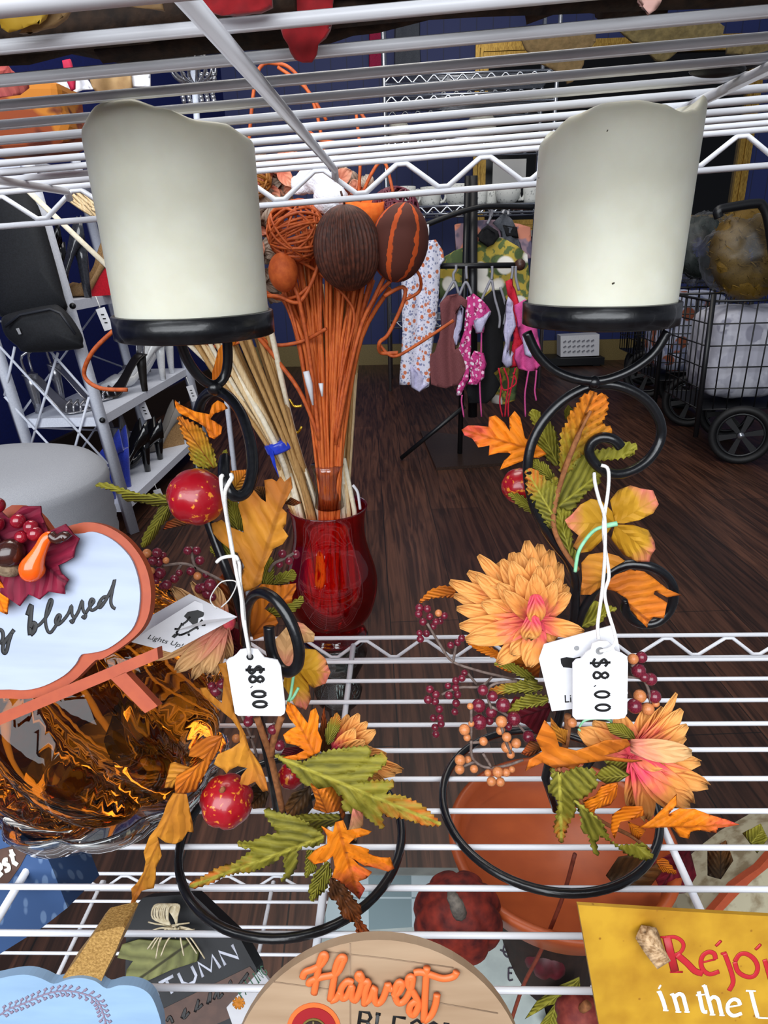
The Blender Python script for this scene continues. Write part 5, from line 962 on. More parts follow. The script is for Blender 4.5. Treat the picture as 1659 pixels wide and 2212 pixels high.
# pale reeds leaning left, tied with blue tape
lb = thing('reed_bundle', 'bundle of pale straw reeds tied with blue tape, leaning left out of the vase', 'reed bundle', (vx-.3, vy, VB))
for i in range(30):
    u = R.random(); tx, ty = 405+u*175, 715+R.uniform(-10, 30)-u*20; Yt = vy+R.uniform(-.9, .3)
    mx_ = 575+u*62; my = 968-u*25
    q = [V(vx-.75+u*.5, vy+R.uniform(-.5, .2), VB+R.uniform(.4, 3)), at(628+u*60+R.uniform(-5, 5), 1110, vy+R.uniform(-.4, .4)), at(mx_+R.uniform(-4, 4), my, vy-.4+R.uniform(-.35, .35)), at(tx, ty, Yt), at(tx-110+R.uniform(-20, 20)+u*30, ty-300, Yt)]
    MB().tube(cat_rom(q, 4), R.uniform(.06, .11), 6).build('reed', R.choice([STRAW, STRAW, PALE, STD, STD]) if u < .5 else R.choice([STD, STRAW, STD, PALE]), lb)
MB().tube([at(50, 402, vy), at(235, 578, vy), at(520, 850, vy-.2), at(640, 1000, vy-.2)], .085, 6).build('reed', PALE, lb)
BLT = mat('blue_tape', '#1c34b4', '#2a44c8', 5, .3, coat=.4)
b = MB(); c = at(604, 962, vy-.4); ax = (at(590, 930, vy-.4)-at(620, 1000, vy-.4)).normalized(); X = V(1, .0, .42).normalized(); Yq = ax.cross(X)
b.lathe([(.47, -.17), (.49, -.1), (.49, .1), (.47, .17)], c, 28, ax); b.build('tape', BLT, lb)
b = MB(); vs3 = [at(575, 960, vy-.8), at(590, 975, vy-.9), at(597, 1010, vy-.9), at(603, 1032, vy-.8), at(590, 1005, vy-.8)]; b.prism(vs3, V(0, -1, 0), .03); b.build('tape_end', BLT, lb)
# upright natural reeds
nb = thing('reed_bundle', 'upright natural tan reeds behind the orange ones in the vase', 'reed bundle', (vx, vy+.5, VB))
for i in range(44):
    u = R.random(); tx = 655+u*135; ty = R.uniform(480, 640)
    q = [botpt(), at(690+u*60, 1090, vy+.3+R.uniform(0, .5)), at(680+u*90, 800, vy+.7), at(tx, ty, vy+.9+R.uniform(-.2, .4))]
    MB().tube(cat_rom(q, 4), R.uniform(.05, .09), 6).build('reed', R.choice([STD, STRAW, STD, mat('brown_reed', '#7a5432', '#8c6440', 9, .7)]), nb)
rb = thing('reed_bundle', 'short pale reeds at the right rim of the vase', 'reed bundle', (vx+.6, vy, VB))
for tx, ty, bx_, by in ((732, 975, 768, 1300), (738, 985, 760, 1270), (742, 990, 780, 1250), (733, 1010, 745, 1280), (728, 1050, 740, 1310)):
    MB().tube([at(tx, ty, vy-.2), at((tx+bx_)/2+4, (ty+by)/2-20, vy-.4), at(bx_, by, vy-.5)], .085, 6).build('reed', R.choice([STRAW, PALE]), rb)
# orange stems with pods and curls
ob = thing('dried_arrangement', 'orange dyed stems with curls, pods and rattan balls fanning out of the red vase', 'dried flowers', (vx, vy-.2, VB))
for i in range(58):
    u = R.random(); s = u*2-1; tx = 712+s*118+R.uniform(-15, 15); ty = R.uniform(440, 600)+abs(s)**2*110; Yt = vy-.3+R.uniform(-.6, .5)
    q = [V(vx-.2+R.uniform(-.5, .4), vy-.5+R.uniform(-.3, .3), VB+R.uniform(0, .4)), at(711+s*22, 1060, vy-.55+R.uniform(-.25, .25)), at(709+s*40, 900, vy-.5+R.uniform(-.2, .2)), at(710+s*72, 730, vy-.3+R.uniform(-.2, .2)), at(tx, ty, Yt+.4)]
    MB().tube(cat_rom(q, 4), R.uniform(.045, .075), 6).build('stem', R.choice([ORE, ORE, ORE, OCU]), ob)
for pts in ([(708, 1000), (655, 860), (600, 780), (560, 730), (530, 690)], [(720, 1000), (770, 740), (810, 640), (850, 560)], [(715, 980), (740, 800), (765, 690), (745, 640), (690, 590), (640, 560)], [(690, 950), (670, 780), (655, 690), (640, 630), (615, 600)], [(560, 722), (590, 745), (650, 738), (705, 710)], [(725, 960), (765, 760), (800, 660), (850, 600), (885, 570)], [(820, 745), (850, 770), (900, 745), (980, 692)], [(870, 650), (905, 630), (908, 600), (893, 575)], [(830, 640), (870, 620), (872, 650), (840, 720), (820, 740), (823, 762), (860, 762)], [(560, 640), (600, 640), (650, 650), (690, 560), (660, 545)], [(500, 600), (560, 622), (600, 645), (640, 640), (665, 620)], [(600, 440), (630, 480), (650, 540), (640, 570)],
            [(250, 710), (200, 760), (182, 810), (215, 838), (275, 842)], [(430, 730), (470, 750), (530, 735), (560, 722)], [(535, 340), (555, 160), (600, 138), (640, 160), (680, 230), (700, 330)], [(600, 145), (660, 190), (705, 260)], [(775, 420), (778, 330), (770, 240), (790, 260)], [(760, 480), (800, 380), (830, 350), (850, 420)], [(620, 250), (690, 300), (735, 310)]):
    yy = vy-.7 if pts[0][1] > 500 else vy+.2
    MB().tube(cat_rom([at(x, y, yy+R.uniform(-.15, .15)) for x, y in pts], 6), R.uniform(.045, .07), 6).build('curl', OCU, ob)
def vball(c, r, n, m, name, w=.035):
    """open ball woven from loose vine loops"""
    b = MB()
    for i in range(n):
        ax = V(R.gauss(0, 1), R.gauss(0, 1), R.gauss(0, 1)).normalized(); X = ax.orthogonal().normalized(); Y_ = ax.cross(X); o = R.uniform(-.25, .25)*r; rr = math.sqrt(r*r-o*o)*R.uniform(.94, 1.02)
        b.tube([c+ax*o+X*rr*math.cos(j*pi/14)+Y_*rr*math.sin(j*pi/14) for j in range(28)], w, 5, closed=True)
    return b.build(name, m, ob)
vball(at(641, 500, vy-.6), .86, 26, OCU, 'vine_ball', .04)
vball(at(548, 390, vy+.6), .5, 10, mat('ochre_vine', '#8a5418', '#a86a24', 6, .6), 'vine_ball', .04)
vball(at(853, 462, vy+.5), .75, 26, mat('purple_vine', '#4c1626', '#6a2434', 6, .6), 'vine_ball', .035)
c = at(750, 537, vy-1.1); POD = mat('dark_brown_pod', '#341810', '#5e3020', 7, .6)
b = MB().ball(c, .98, 160, (1, 1, 1.2), Matrix.Rotation(-.05, 3, 'Y'), 40, .19); b.build('ribbed_pod', POD, ob)
MB().tube([c+V(0, -.1, 1.1), c+V(-.1, -.2, 1.5)], .03, 6).build('pod_stem', POD, ob)
m, nt, bb = newmat('striped_pod'); L = nt.links.new
tc = nd(nt, 'ShaderNodeTexCoord'); sx = nd(nt, 'ShaderNodeSeparateXYZ'); L(tc.outputs['UV'], sx.inputs[0])
nz = nd(nt, 'ShaderNodeTexNoise'); nz.inputs['Scale'].default_value = 4/S; L(tc.outputs['Object'], nz.inputs[0]); ma = nd(nt, 'ShaderNodeMath', operation='MULTIPLY_ADD'); L(nz.outputs[0], ma.inputs[0]); ma.inputs[1].default_value = .35; L(sx.outputs[0], ma.inputs[2])
fr = nd(nt, 'ShaderNodeMath', operation='FRACT'); L(ma.outputs[0], fr.inputs[0]); rp = nd(nt, 'ShaderNodeValToRGB'); rp.color_ramp.interpolation = 'LINEAR'; rp.color_ramp.elements[0].color = hx('#cf5418'); rp.color_ramp.elements[0].position = .2; rp.color_ramp.elements[1].color = hx('#56261a'); rp.color_ramp.elements[1].position = .24; L(fr.outputs[0], rp.inputs[0]); L(rp.outputs[0], bb.inputs['Base Color']); bb.inputs['Roughness'].default_value = .8
b = MB().ball(at(863, 525, vy-.8), .86, 40, (.98, .95, 1.28), Matrix.Rotation(.2, 3, 'Y')); n_ = 40
for i in range(len(b.v)): b.uv[i] = ((i % n_)/n_*7, (i//n_)/20)
b.build('striped_pod', m, ob)
MB().ball(at(612, 588, vy-1), .47, 24, (.95, .95, 1.2), None, 9, .05).build('small_pod', mat('orange_pod', '#b04a18', '#c85e24', 6, .7, bump=.3), ob)
b = MB(); c = at(783, 465, vy+.1); b.lathe([(0, -.6), (.5, -.4), (.68, 0), (.66, .45), (.6, .44), (.58, .0), (0, -.3)], c, 28, (.1, -.2, 1)); b.build('cut_pod', mat('bright_orange_felt', '#e8641a', '#f07828', 6, .85, bump=.4), ob)
COT = mat('cotton', '#f2f2f6', '#e6e6ee', 20, .95, bump=.6, bscale=14)
for x, y, r, Y in ((712, 432, .48, vy-.3), (700, 405, .4, vy-.1), (690, 392, .42, vy), (665, 390, .36, vy+.2), (720, 450, .36, vy-.35), (650, 400, .3, vy+.2)):
    b = MB().ball(at(x, y, Y), r, 24)
    for v in b.v: v += (v-at(x, y, Y))*(.28*noise.noise(v*3.2)+.12*noise.noise(v*8))
    b.build('cotton_boll', COT, ob)
# pale petals and shredded wood behind
SAL = leafmat('salmon_paper_petal', '#d87a60', '#f0a080', '#f2b494', '#c86a54', 5, .25); CRP = leafmat('cream_dried_petal', '#8a6a58', '#c8b09c', '#dccab6', '#6c5244', 5, .4)
for i in range(125):
    x, y = R.uniform(525, 605), R.uniform(385, 640); 
    if i > 90: x, y = R.uniform(530, 730), R.uniform(335, 410)
    if i > 119: x, y = R.uniform(755, 800), R.uniform(400, 440)
    Yc = vy+R.uniform(.9, 1.8); p = at(x, y, Yc); a = R.uniform(0, 6.28); l = R.uniform(.35, .75)
    b = petal_mesh(MB(), p, p+V(l*math.cos(a), R.uniform(-.3, .2), l*math.sin(a)), R.uniform(.25, .5), V(0, -1, .2), .3, .15)
    b.build('dried_petal', R.choice([SAL, SAL, CRP]) if i > 90 else R.choice([CRP, CRP, CRP, SAL]), ob, solid=.02)
for i in range(14):
    x, y = 140+R.uniform(0, 40), 405+R.uniform(0, 25); q = [at(x, y, vy+.8), at(x+30, y+25+R.uniform(-8, 8), vy+.7), at(x+75, y+60+R.uniform(-15, 15), vy+.8), at(x+130, y+110, vy+.9)]
    MB().tube(cat_rom(q, 4), .06, 5, flat=V(0, -1, 0)).build('shaving', STRAW, ob)
# clear plastic sleeve with a fold around the orange stems
b = MB(); c = at(709, 1040, vy-.5); 
b.lathe([(.5, -.9), (.43, -.2), (.42, .1), (.48, .35), (.55, .6)], c, 28); b.build('plastic_sleeve', tint_glass('plastic_film', '#f6f2ee', .3, .15), ob)
for y, m_ in ((870, 'gold_tinsel'), (928, 'gold_tinsel')):
    MB().tube(cat_rom([at(x, y+R.uniform(-8, 8), vy-.2) for x in range(598, 655, 9)], 3), .045, 5).build('tinsel', mat('gold_tinsel', '#c89a24', '#e8c24c', 9, .25, metal=.8), ob)
for p in ([(661, 802), (668, 830), (676, 875)], [(693, 828), (696, 856)]): MB().tube([at(x, y, vy-.9) for x, y in p], [.1, .11, .03] if len(p) == 3 else [.08, .03], 6).build('white_tip', PAP, ob)
MB().tube(cat_rom([at(*q, vy-.9) for q in [(762, 1048), (772, 1062), (776, 1085), (778, 1100)]], 3), .05, 5).build('white_wire', PAP, rb)
# ------------------------------------------------------------------ shoe rack by the left wall
RKW = mat('white_painted_steel', '#dfe3ee', '#d2d7e4', 6, .4); BLK2 = mat('black_steel', '#101114', None, 5, .4); CHR = mat('chrome', '#b8bcc4', '#a4a8b0', 6, .25, metal=.9)
def bar4(b, p, q, r=.62): return b.tube([p, q], r, 4)
rk = thing('shoe_rack', 'white metal shoe rack with thin cross braces against the navy left wall', 'shoe rack', (-40, 95, FZ))
YN, YF = 78.0, 113.0
def post(p, q, dy): 
    b = MB(); a, c = at(*p, YN), at(*q, YN); a = c+(a-c)*((FZ-c.z)/(a.z-c.z)); c2 = c+(c-a)*((24-c.z)/(c.z-a.z))
    bar4(b, a+V(0, dy, 0), c2+V(0, dy, 0), .8); b.build('post', RKW, rk); return a, c2
pf = [post((284, 1135), (118, 560), d) for d in (0, YF-YN)][0]
pa = [post((84, 1036), (0, 778), d) for d in (0, YF-YN)][0]
def onpost(p, z, dy): a, c = p; t = (z-a.z)/(c.z-a.z); return a+(c-a)*t+V(0, dy, 0)
for z in (-29.6, -18.55, -5.3, 9):
    f0, f1, a0, a1 = onpost(pf, z, 0), onpost(pf, z, YF-YN), onpost(pa, z, 0), onpost(pa, z, YF-YN)
    b = MB(); b.prism([f0+V(0, 0, .5), f1+V(0, 0, .5), a1+V(0, 0, .5), a0+V(0, 0, .5)], V(0, 0, 1), 1.1); b.build('shelf_board', RKW, rk)
for p, q in (((0, 749), (233, 1002)), ((10, 857), (252, 1119)), ((32, 749), (10, 854)), ((125, 762), (64, 972)), ((192, 858), (142, 1039)), ((233, 1009), (199, 1100)), ((108, 758), (192, 853))):
    MB().tube([at(*p, YN-.4), at(*q, YN-.4)], .16, 6).build('cross_brace', RKW, rk)
for (z0_, z1_) in ((-29, -19), (-18, -6)):
    for s0, s1 in ((0, 1), (1, 0)): MB().tube([onpost(pf, z0_, (YF-YN)*s0)+V(-10, 0, 0), onpost(pf, z1_, (YF-YN)*s1)+V(-10, 0, 0)], .14, 6).build('cross_brace', RKW, rk)
for x, y, z in ((157, 661, 0), (221, 908, 0)): put_ball('bolt', at(x, y, YN-.8), .35, BLK2, rk)
def sh(z): return z+.52
def shoe(label, p, ang, m, inner, L=11.5, h=3.3, heel=.5, style='pump', wedge=False, name='high_heel_shoe', cat='shoe', group=None, deco=None):
    """p heel point on the shelf, ang direction of the toe"""
    p = Vector(p); h *= 1.1; t = thing(name, label, cat, p, group); F = V(math.cos(ang), math.sin(ang), 0); W = V(-F.y, F.x, 0); Z = V(0, 0, 1)
    n = 14; vs = []; fs = []
    for i in range(n+1):
        s = i/n; u = min(1, s/.66); hb = .12+h*(1-(3*u*u-2*u**3)); w = .68*(1.9+.3*math.sin(pi*s)-.7*math.sin(pi*min(1, s/.6))**2*.6+1.0*math.exp(-((s-.7)/.2)**2))*(1 if s < .8 else max(.12, 1-((s-.8)/.2)**2*.88))
        hu = (3.0-1.9*min(1, s/.3)) if s < .3 else (1.1+.3*max(0, s-.55)/.1 if s < .65 else 1.4-.9*(s-.65)/.35)
        if style == 'sandal': hu = .22
        cov = max(0, min(1, (s-.6)/.06)) if style != 'sandal' else 0
        top = hb+hu; inn = hb+.2+(hu+.15*w-.2)*cov
        for (a, z) in ((-.85, hb), (-1, hb+.3*hu), (-.97 if s < .65 else -.8, top), (-.8, top if cov < .5 else inn-.05), (-.55, inn), (.55, inn), (.8, top if cov < .5 else inn-.05), (.97 if s < .65 else .8, top), (1, hb+.3*hu), (.85, hb)): vs.append(p+F*(s*L)+W*(a*w)+Z*z)
    for i in range(n):
        for j in range(10): fs.append([i*10+j, (i+1)*10+j, (i+1)*10+(j+1) % 10, i*10+(j+1) % 10])
    fs += [list(range(10)), [n*10+j for j in range(10)][::-1]]
    b = MB(); b.add(vs, fs); b.build('upper', m, t)
    if wedge:
        b = MB(); q = []
        for s in (0, .15, .3, .45, .6): u = s/.66; q.append(p+F*(s*L)+Z*(.12+h*(1-(3*u*u-2*u**3))))
        b.prism([v+W*.9 for v in q]+[p+F*.62*L+W*.9, p+W*.9], W, 1.8); b.build('wedge_heel', inner, t)
    else: MB().tube([p+F*.5+Z*(h+.2), p+F*.45+Z*h*.7, p+F*.55+Z*h*.3, p+F*.55+Z*.02], [.85, heel*1.3, heel, heel*.85], 10).build('heel', m if h < 6 else inner, t)
    if style == 'sandal':
        for s in (.62, .74, .86):
            u = min(1, s/.66); hb = .3+h*(1-(3*u*u-2*u**3)); c = p+F*(s*L)+Z*hb
            MB().tube([c-W*1.2, c-W*.9+Z*.7, c+Z*1.1+F*.3, c+W*.9+Z*.7, c+W*1.2], .16, 6).build('strap', deco or m, t)
        c = p+F*.4+Z*(h+.3); MB().tube(cat_rom([c-W*.9, c-W*1+Z*2.2, c+F*2.2+Z*2.9, c+W*1+Z*2.2, c+W*.9], 4), .17, 6).build('ankle_strap', deco or m, t)
    return t
def onshelf(x, y, z): return atz(x, y, sh(z))
SIL = mat('silver_metallic', '#c4c4c8', '#8e8e94', 14, .25, metal=.85); SGL = mat('silver_glitter', '#b8b8bc', '#6c6c72', 60, .35, metal=.6, bump=.5); WPA = mat('white_patent', '#e6e8ea', '#dadcde', 6, .2, coat=.4)
BPA = mat('black_patent', '#08080a', None, 6, .15, coat=.5); GPA = mat('dark_grey_patent', '#2e3036', '#3c3e46', 5, .2, coat=.5); BLU = mat('royal_blue_suede', '#122a9a', '#1c38b4', 8, .8, sheen=.4); TNL = mat('tan_leather', '#a88458', '#8c6a42', 7, .6); REDL = mat('red_patent', '#d0142a', '#b81022', 6, .3, coat=.3)
shoe('tan cork-soled wedge shoe on the bottom rack shelf, right end', V(-36.4, 106, sh(-29.6)), 3.9, mat('grey_beige_suede', '#8c8680', None, 5, .8), TNL, h=3.6, wedge=True, L=8)
shoe('silver glitter high heel on the bottom rack shelf behind the black pump', V(-43.6, 98, sh(-29.6)), 1.5, SGL, SGL, h=4, L=7)
shoe('black patent pump on the bottom rack shelf', V(-36.4, 91.5, sh(-29.6)), 3.9, BPA, BPA, h=4, L=9)
shoe('black patent pump lying behind the red gourd on the bottom shelf', V(-36.6, 97.5, sh(-29.6)), 3.9, BPA, BPA, h=3, L=9)
shoe('royal blue suede pump standing upright, showing its heel, on the bottom shelf', V(-36.6, 84.6, sh(-29.6)), 3.14, BLU, BLU, h=4.6, L=8)
shoe('royal blue suede pump toe forward by the front post', V(-36.8, 79.9, sh(-29.6)), 3.14, BLU, BLU, h=3.6, L=8)
shoe('silver strappy sandal alone at the near end of the middle shelf', V(-45.6, 80.8, sh(-18.55)), 0.1, SIL, SIL, h=4.2, style='sandal', L=7)
shoe('clear and silver sandal behind the front post on the middle shelf', V(-45.6, 86.8, sh(-18.55)), 0.2, SIL, TNL, h=4.4, style='sandal', L=7)
shoe('rhinestone sandal with black insole beside the white slingbacks', V(-36, 94, sh(-18.55)), 3.95, mat('black_insole', '#1a1614', None, 5, .5), SIL, h=4.4, style='sandal', deco=SIL, L=8.5)
shoe('white slingback pump in front on the middle shelf', V(-36.2, 102.5, sh(-18.55)), 3.9, WPA, WPA, h=4.6, L=10)
shoe('white slingback pump behind its mate on the middle shelf', V(-36.8, 108.6, sh(-18.55)), 3.85, WPA, WPA, h=4.8, L=9.5)
shoe('silver flat shoe at the far end of the middle shelf', V(-41.5, 110.5, sh(-18.55)), 4.4, SGL, SGL, h=2, L=6)
shoe('dark grey patent pump on the upper shelf', V(-37.4, 84.5, sh(-5.3)), 3.75, GPA, GPA, h=5.4, L=7)
shoe('black suede pump behind the grey one on the upper shelf', V(-42.5, 90, sh(-5.3)), 3.6, BPA, BPA, h=5.6, L=5.5)
shoe('brown sandal with a red wedge heel on the upper shelf', V(-36.5, 89.4, sh(-5.3)), 3.8, TNL, REDL, h=3.4, wedge=True, L=6.6)
for lab, x, y, Y in (('white paper price tag hanging from the upper shelf edge of the rack', 216, 664, 79.5), ('white paper price tag hanging from the middle shelf under the sandals', 305, 868, 93), ('white paper price tag hanging below the white slingbacks', 409, 832, 105), ('white paper price tag on the blue pump', 338, 1056, 88)):
    P_ = at(x, y, Y); t = thing('shoe_tag', lab, 'price tag', P_-V(0, 0, 2.4), 'shoe price tags')
    MB().box(P_-V(-.3, 0, 1.3), (1.1, .06, 2.5), Matrix.Rotation(-.25, 3, 'Y')).build('card', PAP, t)
    b = MB(); 
    for k in range(3): b.box(P_-V(-.28-.12*k+.1, .06, .8+.45*k), (.35, .03, .14))
    b.build('lettering', INK, t); MB().tube([P_, P_+V(-.5, .5, 1.2)], .05, 5).build('string', STR, t)
# black bag hung at the near end
BFB = mat('black_canvas', '#0d0e12', '#15171c', 6, .75, bump=.2)
hb_ = thing('backpack', 'black fabric backpack hanging on the near end of the shoe rack', 'bag', at(90, 765, 74))
def puff(poly, Y, th, m, parent, name, c='U'):
    b = MB(); q = px(c, smooth2(poly, 3, True)); cx = sum(a for a, _ in q)/len(q); cy = sum(a for _, a in q)/len(q); n = len(q); vs = []; fs = []
    for sc, dy in ((1, 0), (.97, -.3), (.9, -.42), (.6, -.55), (.3, -.6)):
        for x, y in q: vs.append(at(cx+(x-cx)*sc, cy+(y-cy)*sc, Y+dy*th))
    k = 5
    for x, y in q: vs.append(at(cx+(x-cx)*.97, cy+(y-cy)*.97, Y+.5*th))
    for i in range(k-1):
        for j in range(n): fs.append([i*n+j, i*n+(j+1) % n, (i+1)*n+(j+1) % n, (i+1)*n+j])
    for j in range(n): fs.append([j, k*n+j, k*n+(j+1) % n, (j+1) % n])
    fs += [[(k-1)*n+j for j in range(n)], [k*n+j for j in range(n)][::-1]]
    b.add(vs, fs); return b.build(name, m, parent)
puff([(-200, 100), (200, 60), (420, 300), (500, 480), (580, 750), (680, 1100), (770, 1450), (800, 1600), (600, 1700), (100, 1720), (-100, 1500), (-250, 800)], 75, 4, BFB, hb_, 'main_body')
puff([(20, 1700), (200, 1620), (600, 1540), (720, 1560), (860, 1700), (980, 1900), (990, 2000), (940, 2070), (330, 2110), (200, 2030), (60, 1900)], 73, 4, BFB, hb_, 'front_pocket')
MB().tube([at(*p1('U', *q), 70.6) for q in [(60, 1800), (240, 1660), (600, 1590), (720, 1640), (900, 1890)]], .16, 6).build('zip', mat('dark_zip', '#202228', None, 5, .5), hb_)
MB().prism([at(*p1('U', *q), 70.5) for q in [(188, 1825), (225, 1815), (255, 1890), (225, 1895)]], V(0, -1, 0), .05).build('patch', mat('grey_patch', '#8c8c90', None, 5, .6), hb_)
# ottoman
OTT = thing('ottoman', 'round light grey ottoman with corded fabric sides', 'ottoman', (-34.2, 52, FZ))
OF = mat('grey_fabric', '#a2a4aa', '#8e9096', 24, .9, bump=.3); pr = [(0, -15.8), (4, -15.75), (7, -15.9), (8.2, -16.3), (8.9, -17)]
for i in range(26): pr += [(9.0+.1*(i % 2), -17.2-i*.6)]
pr += [(8.6, FZ+.2), (0, FZ+.02)]
MB().lathe(pr, (-34.2, 52, 0), 56).build('cushion', OF, OTT)

# ------------------------------------------------------------------ clothes stand
cs = thing('clothes_stand', 'black metal clothes stand with a crossbar on a flat bronze base', 'clothes stand', (9.9, 109, FZ))
MB().tube([(9.3, 109, FZ+.3), at(1010, 380, 109)], .42, 10).build('pole', BLK2, cs); MB().tube([at(1021, 900, 110), at(1021, 380, 110)], .75, 10).build('pole', BLK2, cs)
b = MB(); q = [atz(x, y, FZ+.5) for x, y in ((908, 930), (1095, 950), (1118, 998), (942, 1010))]; b.prism(q, V(0, 0, 1), .5); b.build('base_plate', mat('bronze_steel', '#3a2c26', '#4c3a32', 5, .35, metal=.6), cs)
MB().tube([atz(866, 990, FZ+.35), at(1003, 878, 106)], .35, 8).build('stay', BLK2, cs)
MB().tube([at(905, 575, 107), at(1120, 573, 107)], .42, 10).build('crossbar', BLK2, cs); put_ball('finial', at(1123, 572, 107), .85, mat('bronze_knob', '#3a241c', '#4a3026', 4, .4), cs)
MB().tube(cat_rom([at(1150, 448, 112), at(1060, 446, 109), at(1015, 452, 108), at(960, 470, 107), at(905, 492, 106)], 4), .4, 8).build('upper_arm', BLK2, cs)
def floral(name, base, cols, sc):
    m, nt, bb = newmat(name); L = nt.links.new; tc = nd(nt, 'ShaderNodeTexCoord'); cur = None
    for i, (c, th, s) in enumerate(cols):
        v = nd(nt, 'ShaderNodeTexVoronoi' if i % 2 == 0 else 'ShaderNodeTexNoise'); v.inputs['Scale'].default_value = s*sc/S
        mp = nd(nt, 'ShaderNodeMapping'); mp.inputs['Location'].default_value = (i*.37, i*.21, i*.4); L(tc.outputs['Object'], mp.inputs[0]); L(mp.outputs[0], v.inputs[0])
        mr = nd(nt, 'ShaderNodeMapRange'); L(v.outputs[0], mr.inputs[0]); mr.inputs[1].default_value = th; mr.inputs[2].default_value = th+.06; mr.inputs[3].default_value = 1 if i % 2 == 0 else 0; mr.inputs[4].default_value = 0 if i % 2 == 0 else 1
        mx = nd(nt, 'ShaderNodeMix', data_type='RGBA'); L(mr.outputs[0], mx.inputs[0]); mx.inputs[7].default_value = hx(c)
        if cur: L(cur, mx.inputs[6])
        else: mx.inputs[6].default_value = hx(base)
        cur = mx.outputs[2]
    L(cur, bb.inputs['Base Color']); bb.inputs['Roughness'].default_value = .85; return m
FLW = floral('white_floral_cotton', '#d9d8e6', [('#8488a8', .30, .9), ('#9096b0', .60, 1.6), ('#c8704c', .26, .45)], 2.1)
FLP = floral('pink_floral_lycra', '#c83a84', [('#ecc0d8', .32, .8), ('#8c1c54', .58, 1.3), ('#e8e0e8', .2, .6)], 1.6)
TRO = floral('tropical_leaf_cotton', '#b8a040', [('#4a5a34', .42, .34), ('#5c6c3c', .52, .8), ('#eeeae0', .27, .22)], 1)
TAP = floral('pink_tapestry', '#8c7480', [('#c88068', .34, .4), ('#5c5468', .56, .7)], .6)
MAU = mat('mauve_knit', '#6c3a3c', '#7a4648', 8, .9, bump=.2); BCL = mat('black_cloth', '#08080a', '#0e0e12', 6, .9); RCL = mat('red_cloth', '#b8102c', '#c81a34', 6, .8); LIL = mat('pale_lining', '#c0bcd8', '#b0acc8', 5, .85); PNK = mat('pink_crochet', '#d8589c', '#c0407e', 14, .85, bump=.5); DEN = mat('grey_denim', '#55585f', '#45484f', 7, .9); HGR = mat('grey_hanger', '#8c8c94', None, 5, .5); HWH = mat('white_hanger', '#dcdce0', None, 5, .5)
def garment(name, label, cat, polys, Y, hook=None, hm=None, strings=(), group='clothes on the stand'):
    """each poly: (part, outline, material); hanging cloth with real folds and thickness"""
    ys = [p1('L', *q) for _, o, _ in polys for q in o]; lo = max(ys, key=lambda v: v[1]); t = thing(name, label, cat, at(lo[0], lo[1], Y), group)
    for i, (nm, o, m) in enumerate(polys):
        xs = [a for a, _ in o]; yy = [a for _, a in o]; mx_ = sum(xs)/len(xs)
        vs_, fs_, uv_ = sheet(px('L', o), Y-.5*i, p1('L', mx_, min(yy)), p1('L', mx_, max(yy)), grid=8, fold=.55, foldn=7, clip=False)
        b = MB(); b.add(vs_, fs_, True, uv_); b.build(nm, m, t, solid=.5)
    if hook:
        for h in hook: MB().tube(cat_rom([at(*p1('L', *q), Y-.2) for q in h], 4), .2, 6).build('hanger', hm or HGR, t)
    for s, m in strings: MB().tube(cat_rom([at(*p1('L', *q), Y-.6) for q in s], 4), .13, 6).build('tie_string', m, t)
    return t
garment('shirt', 'tropical leaf and white flower print shirt behind the crossbar', 'shirt', [('shirt_body', [(770, 500), (860, 455), (960, 440), (1050, 470), (1130, 520), (1215, 590), (1235, 800), (1225, 1040), (1140, 1000), (1000, 1010), (830, 970), (700, 860), (600, 870), (470, 970), (480, 720), (500, 620), (600, 560), (690, 530)], TRO)], 112.4, [[(915, 270), (920, 230), (900, 195), (870, 190)], [(880, 330), (900, 290), (918, 250)]])
garment('shirt', 'lower tropical print garment hanging below the black dress', 'garment', [('cloth', [(925, 1560), (1140, 1545), (1125, 1700), (1110, 1830), (1020, 1870), (915, 1850)], TRO)], 112.6)
garment('hat', 'black knit cap hung at the neck of the tropical shirt', 'hat', [('cap', [(800, 440), (835, 380), (880, 350), (960, 400), (972, 440), (935, 500), (890, 520), (810, 472)], BCL)], 111)
garment('jacket', 'grey denim garment hanging behind the tropical shirt', 'jacket', [('cloth', [(935, 320), (985, 270), (1030, 235), (1095, 300), (1165, 540), (1090, 565), (1020, 500), (1000, 400)], DEN), ('dark_label', [(1015, 350), (1120, 365), (1145, 445), (1045, 430)], BCL)], 113.2, [[(1060, 250), (1050, 210), (1010, 200)], [(1010, 240), (1030, 205), (1060, 215)]], HWH)
garment('tapestry', 'pink and grey tapestry cloth hanging at the back of the stand', 'cloth', [('cloth', [(600, 340), (690, 320), (800, 300), (1000, 295), (1240, 360), (1260, 620), (1100, 640), (800, 620), (700, 560), (610, 560), (605, 450)], TAP)], 114, [[(900, 300), (905, 240), (890, 200)]])
garment('dress', 'white dress with small orange and blue flowers at the left of the stand', 'dress', [('dress_body', [(345, 485), (430, 470), (500, 560), (512, 640), (470, 690), (465, 800), (450, 1000), (440, 1160), (400, 1400), (392, 1500), (382, 1710), (300, 1762), (235, 1700), (135, 1695), (150, 1500), (165, 1250), (160, 1000), (150, 760), (250, 700), (300, 600)], FLW), ('lining', [(232, 1540), (300, 1600), (370, 1700), (300, 1762), (240, 1720)], LIL)], 105.5, [[(320, 330), (322, 290), (345, 272)], [(370, 335), (372, 420), (345, 470), (380, 500), (430, 560)]], HWH)
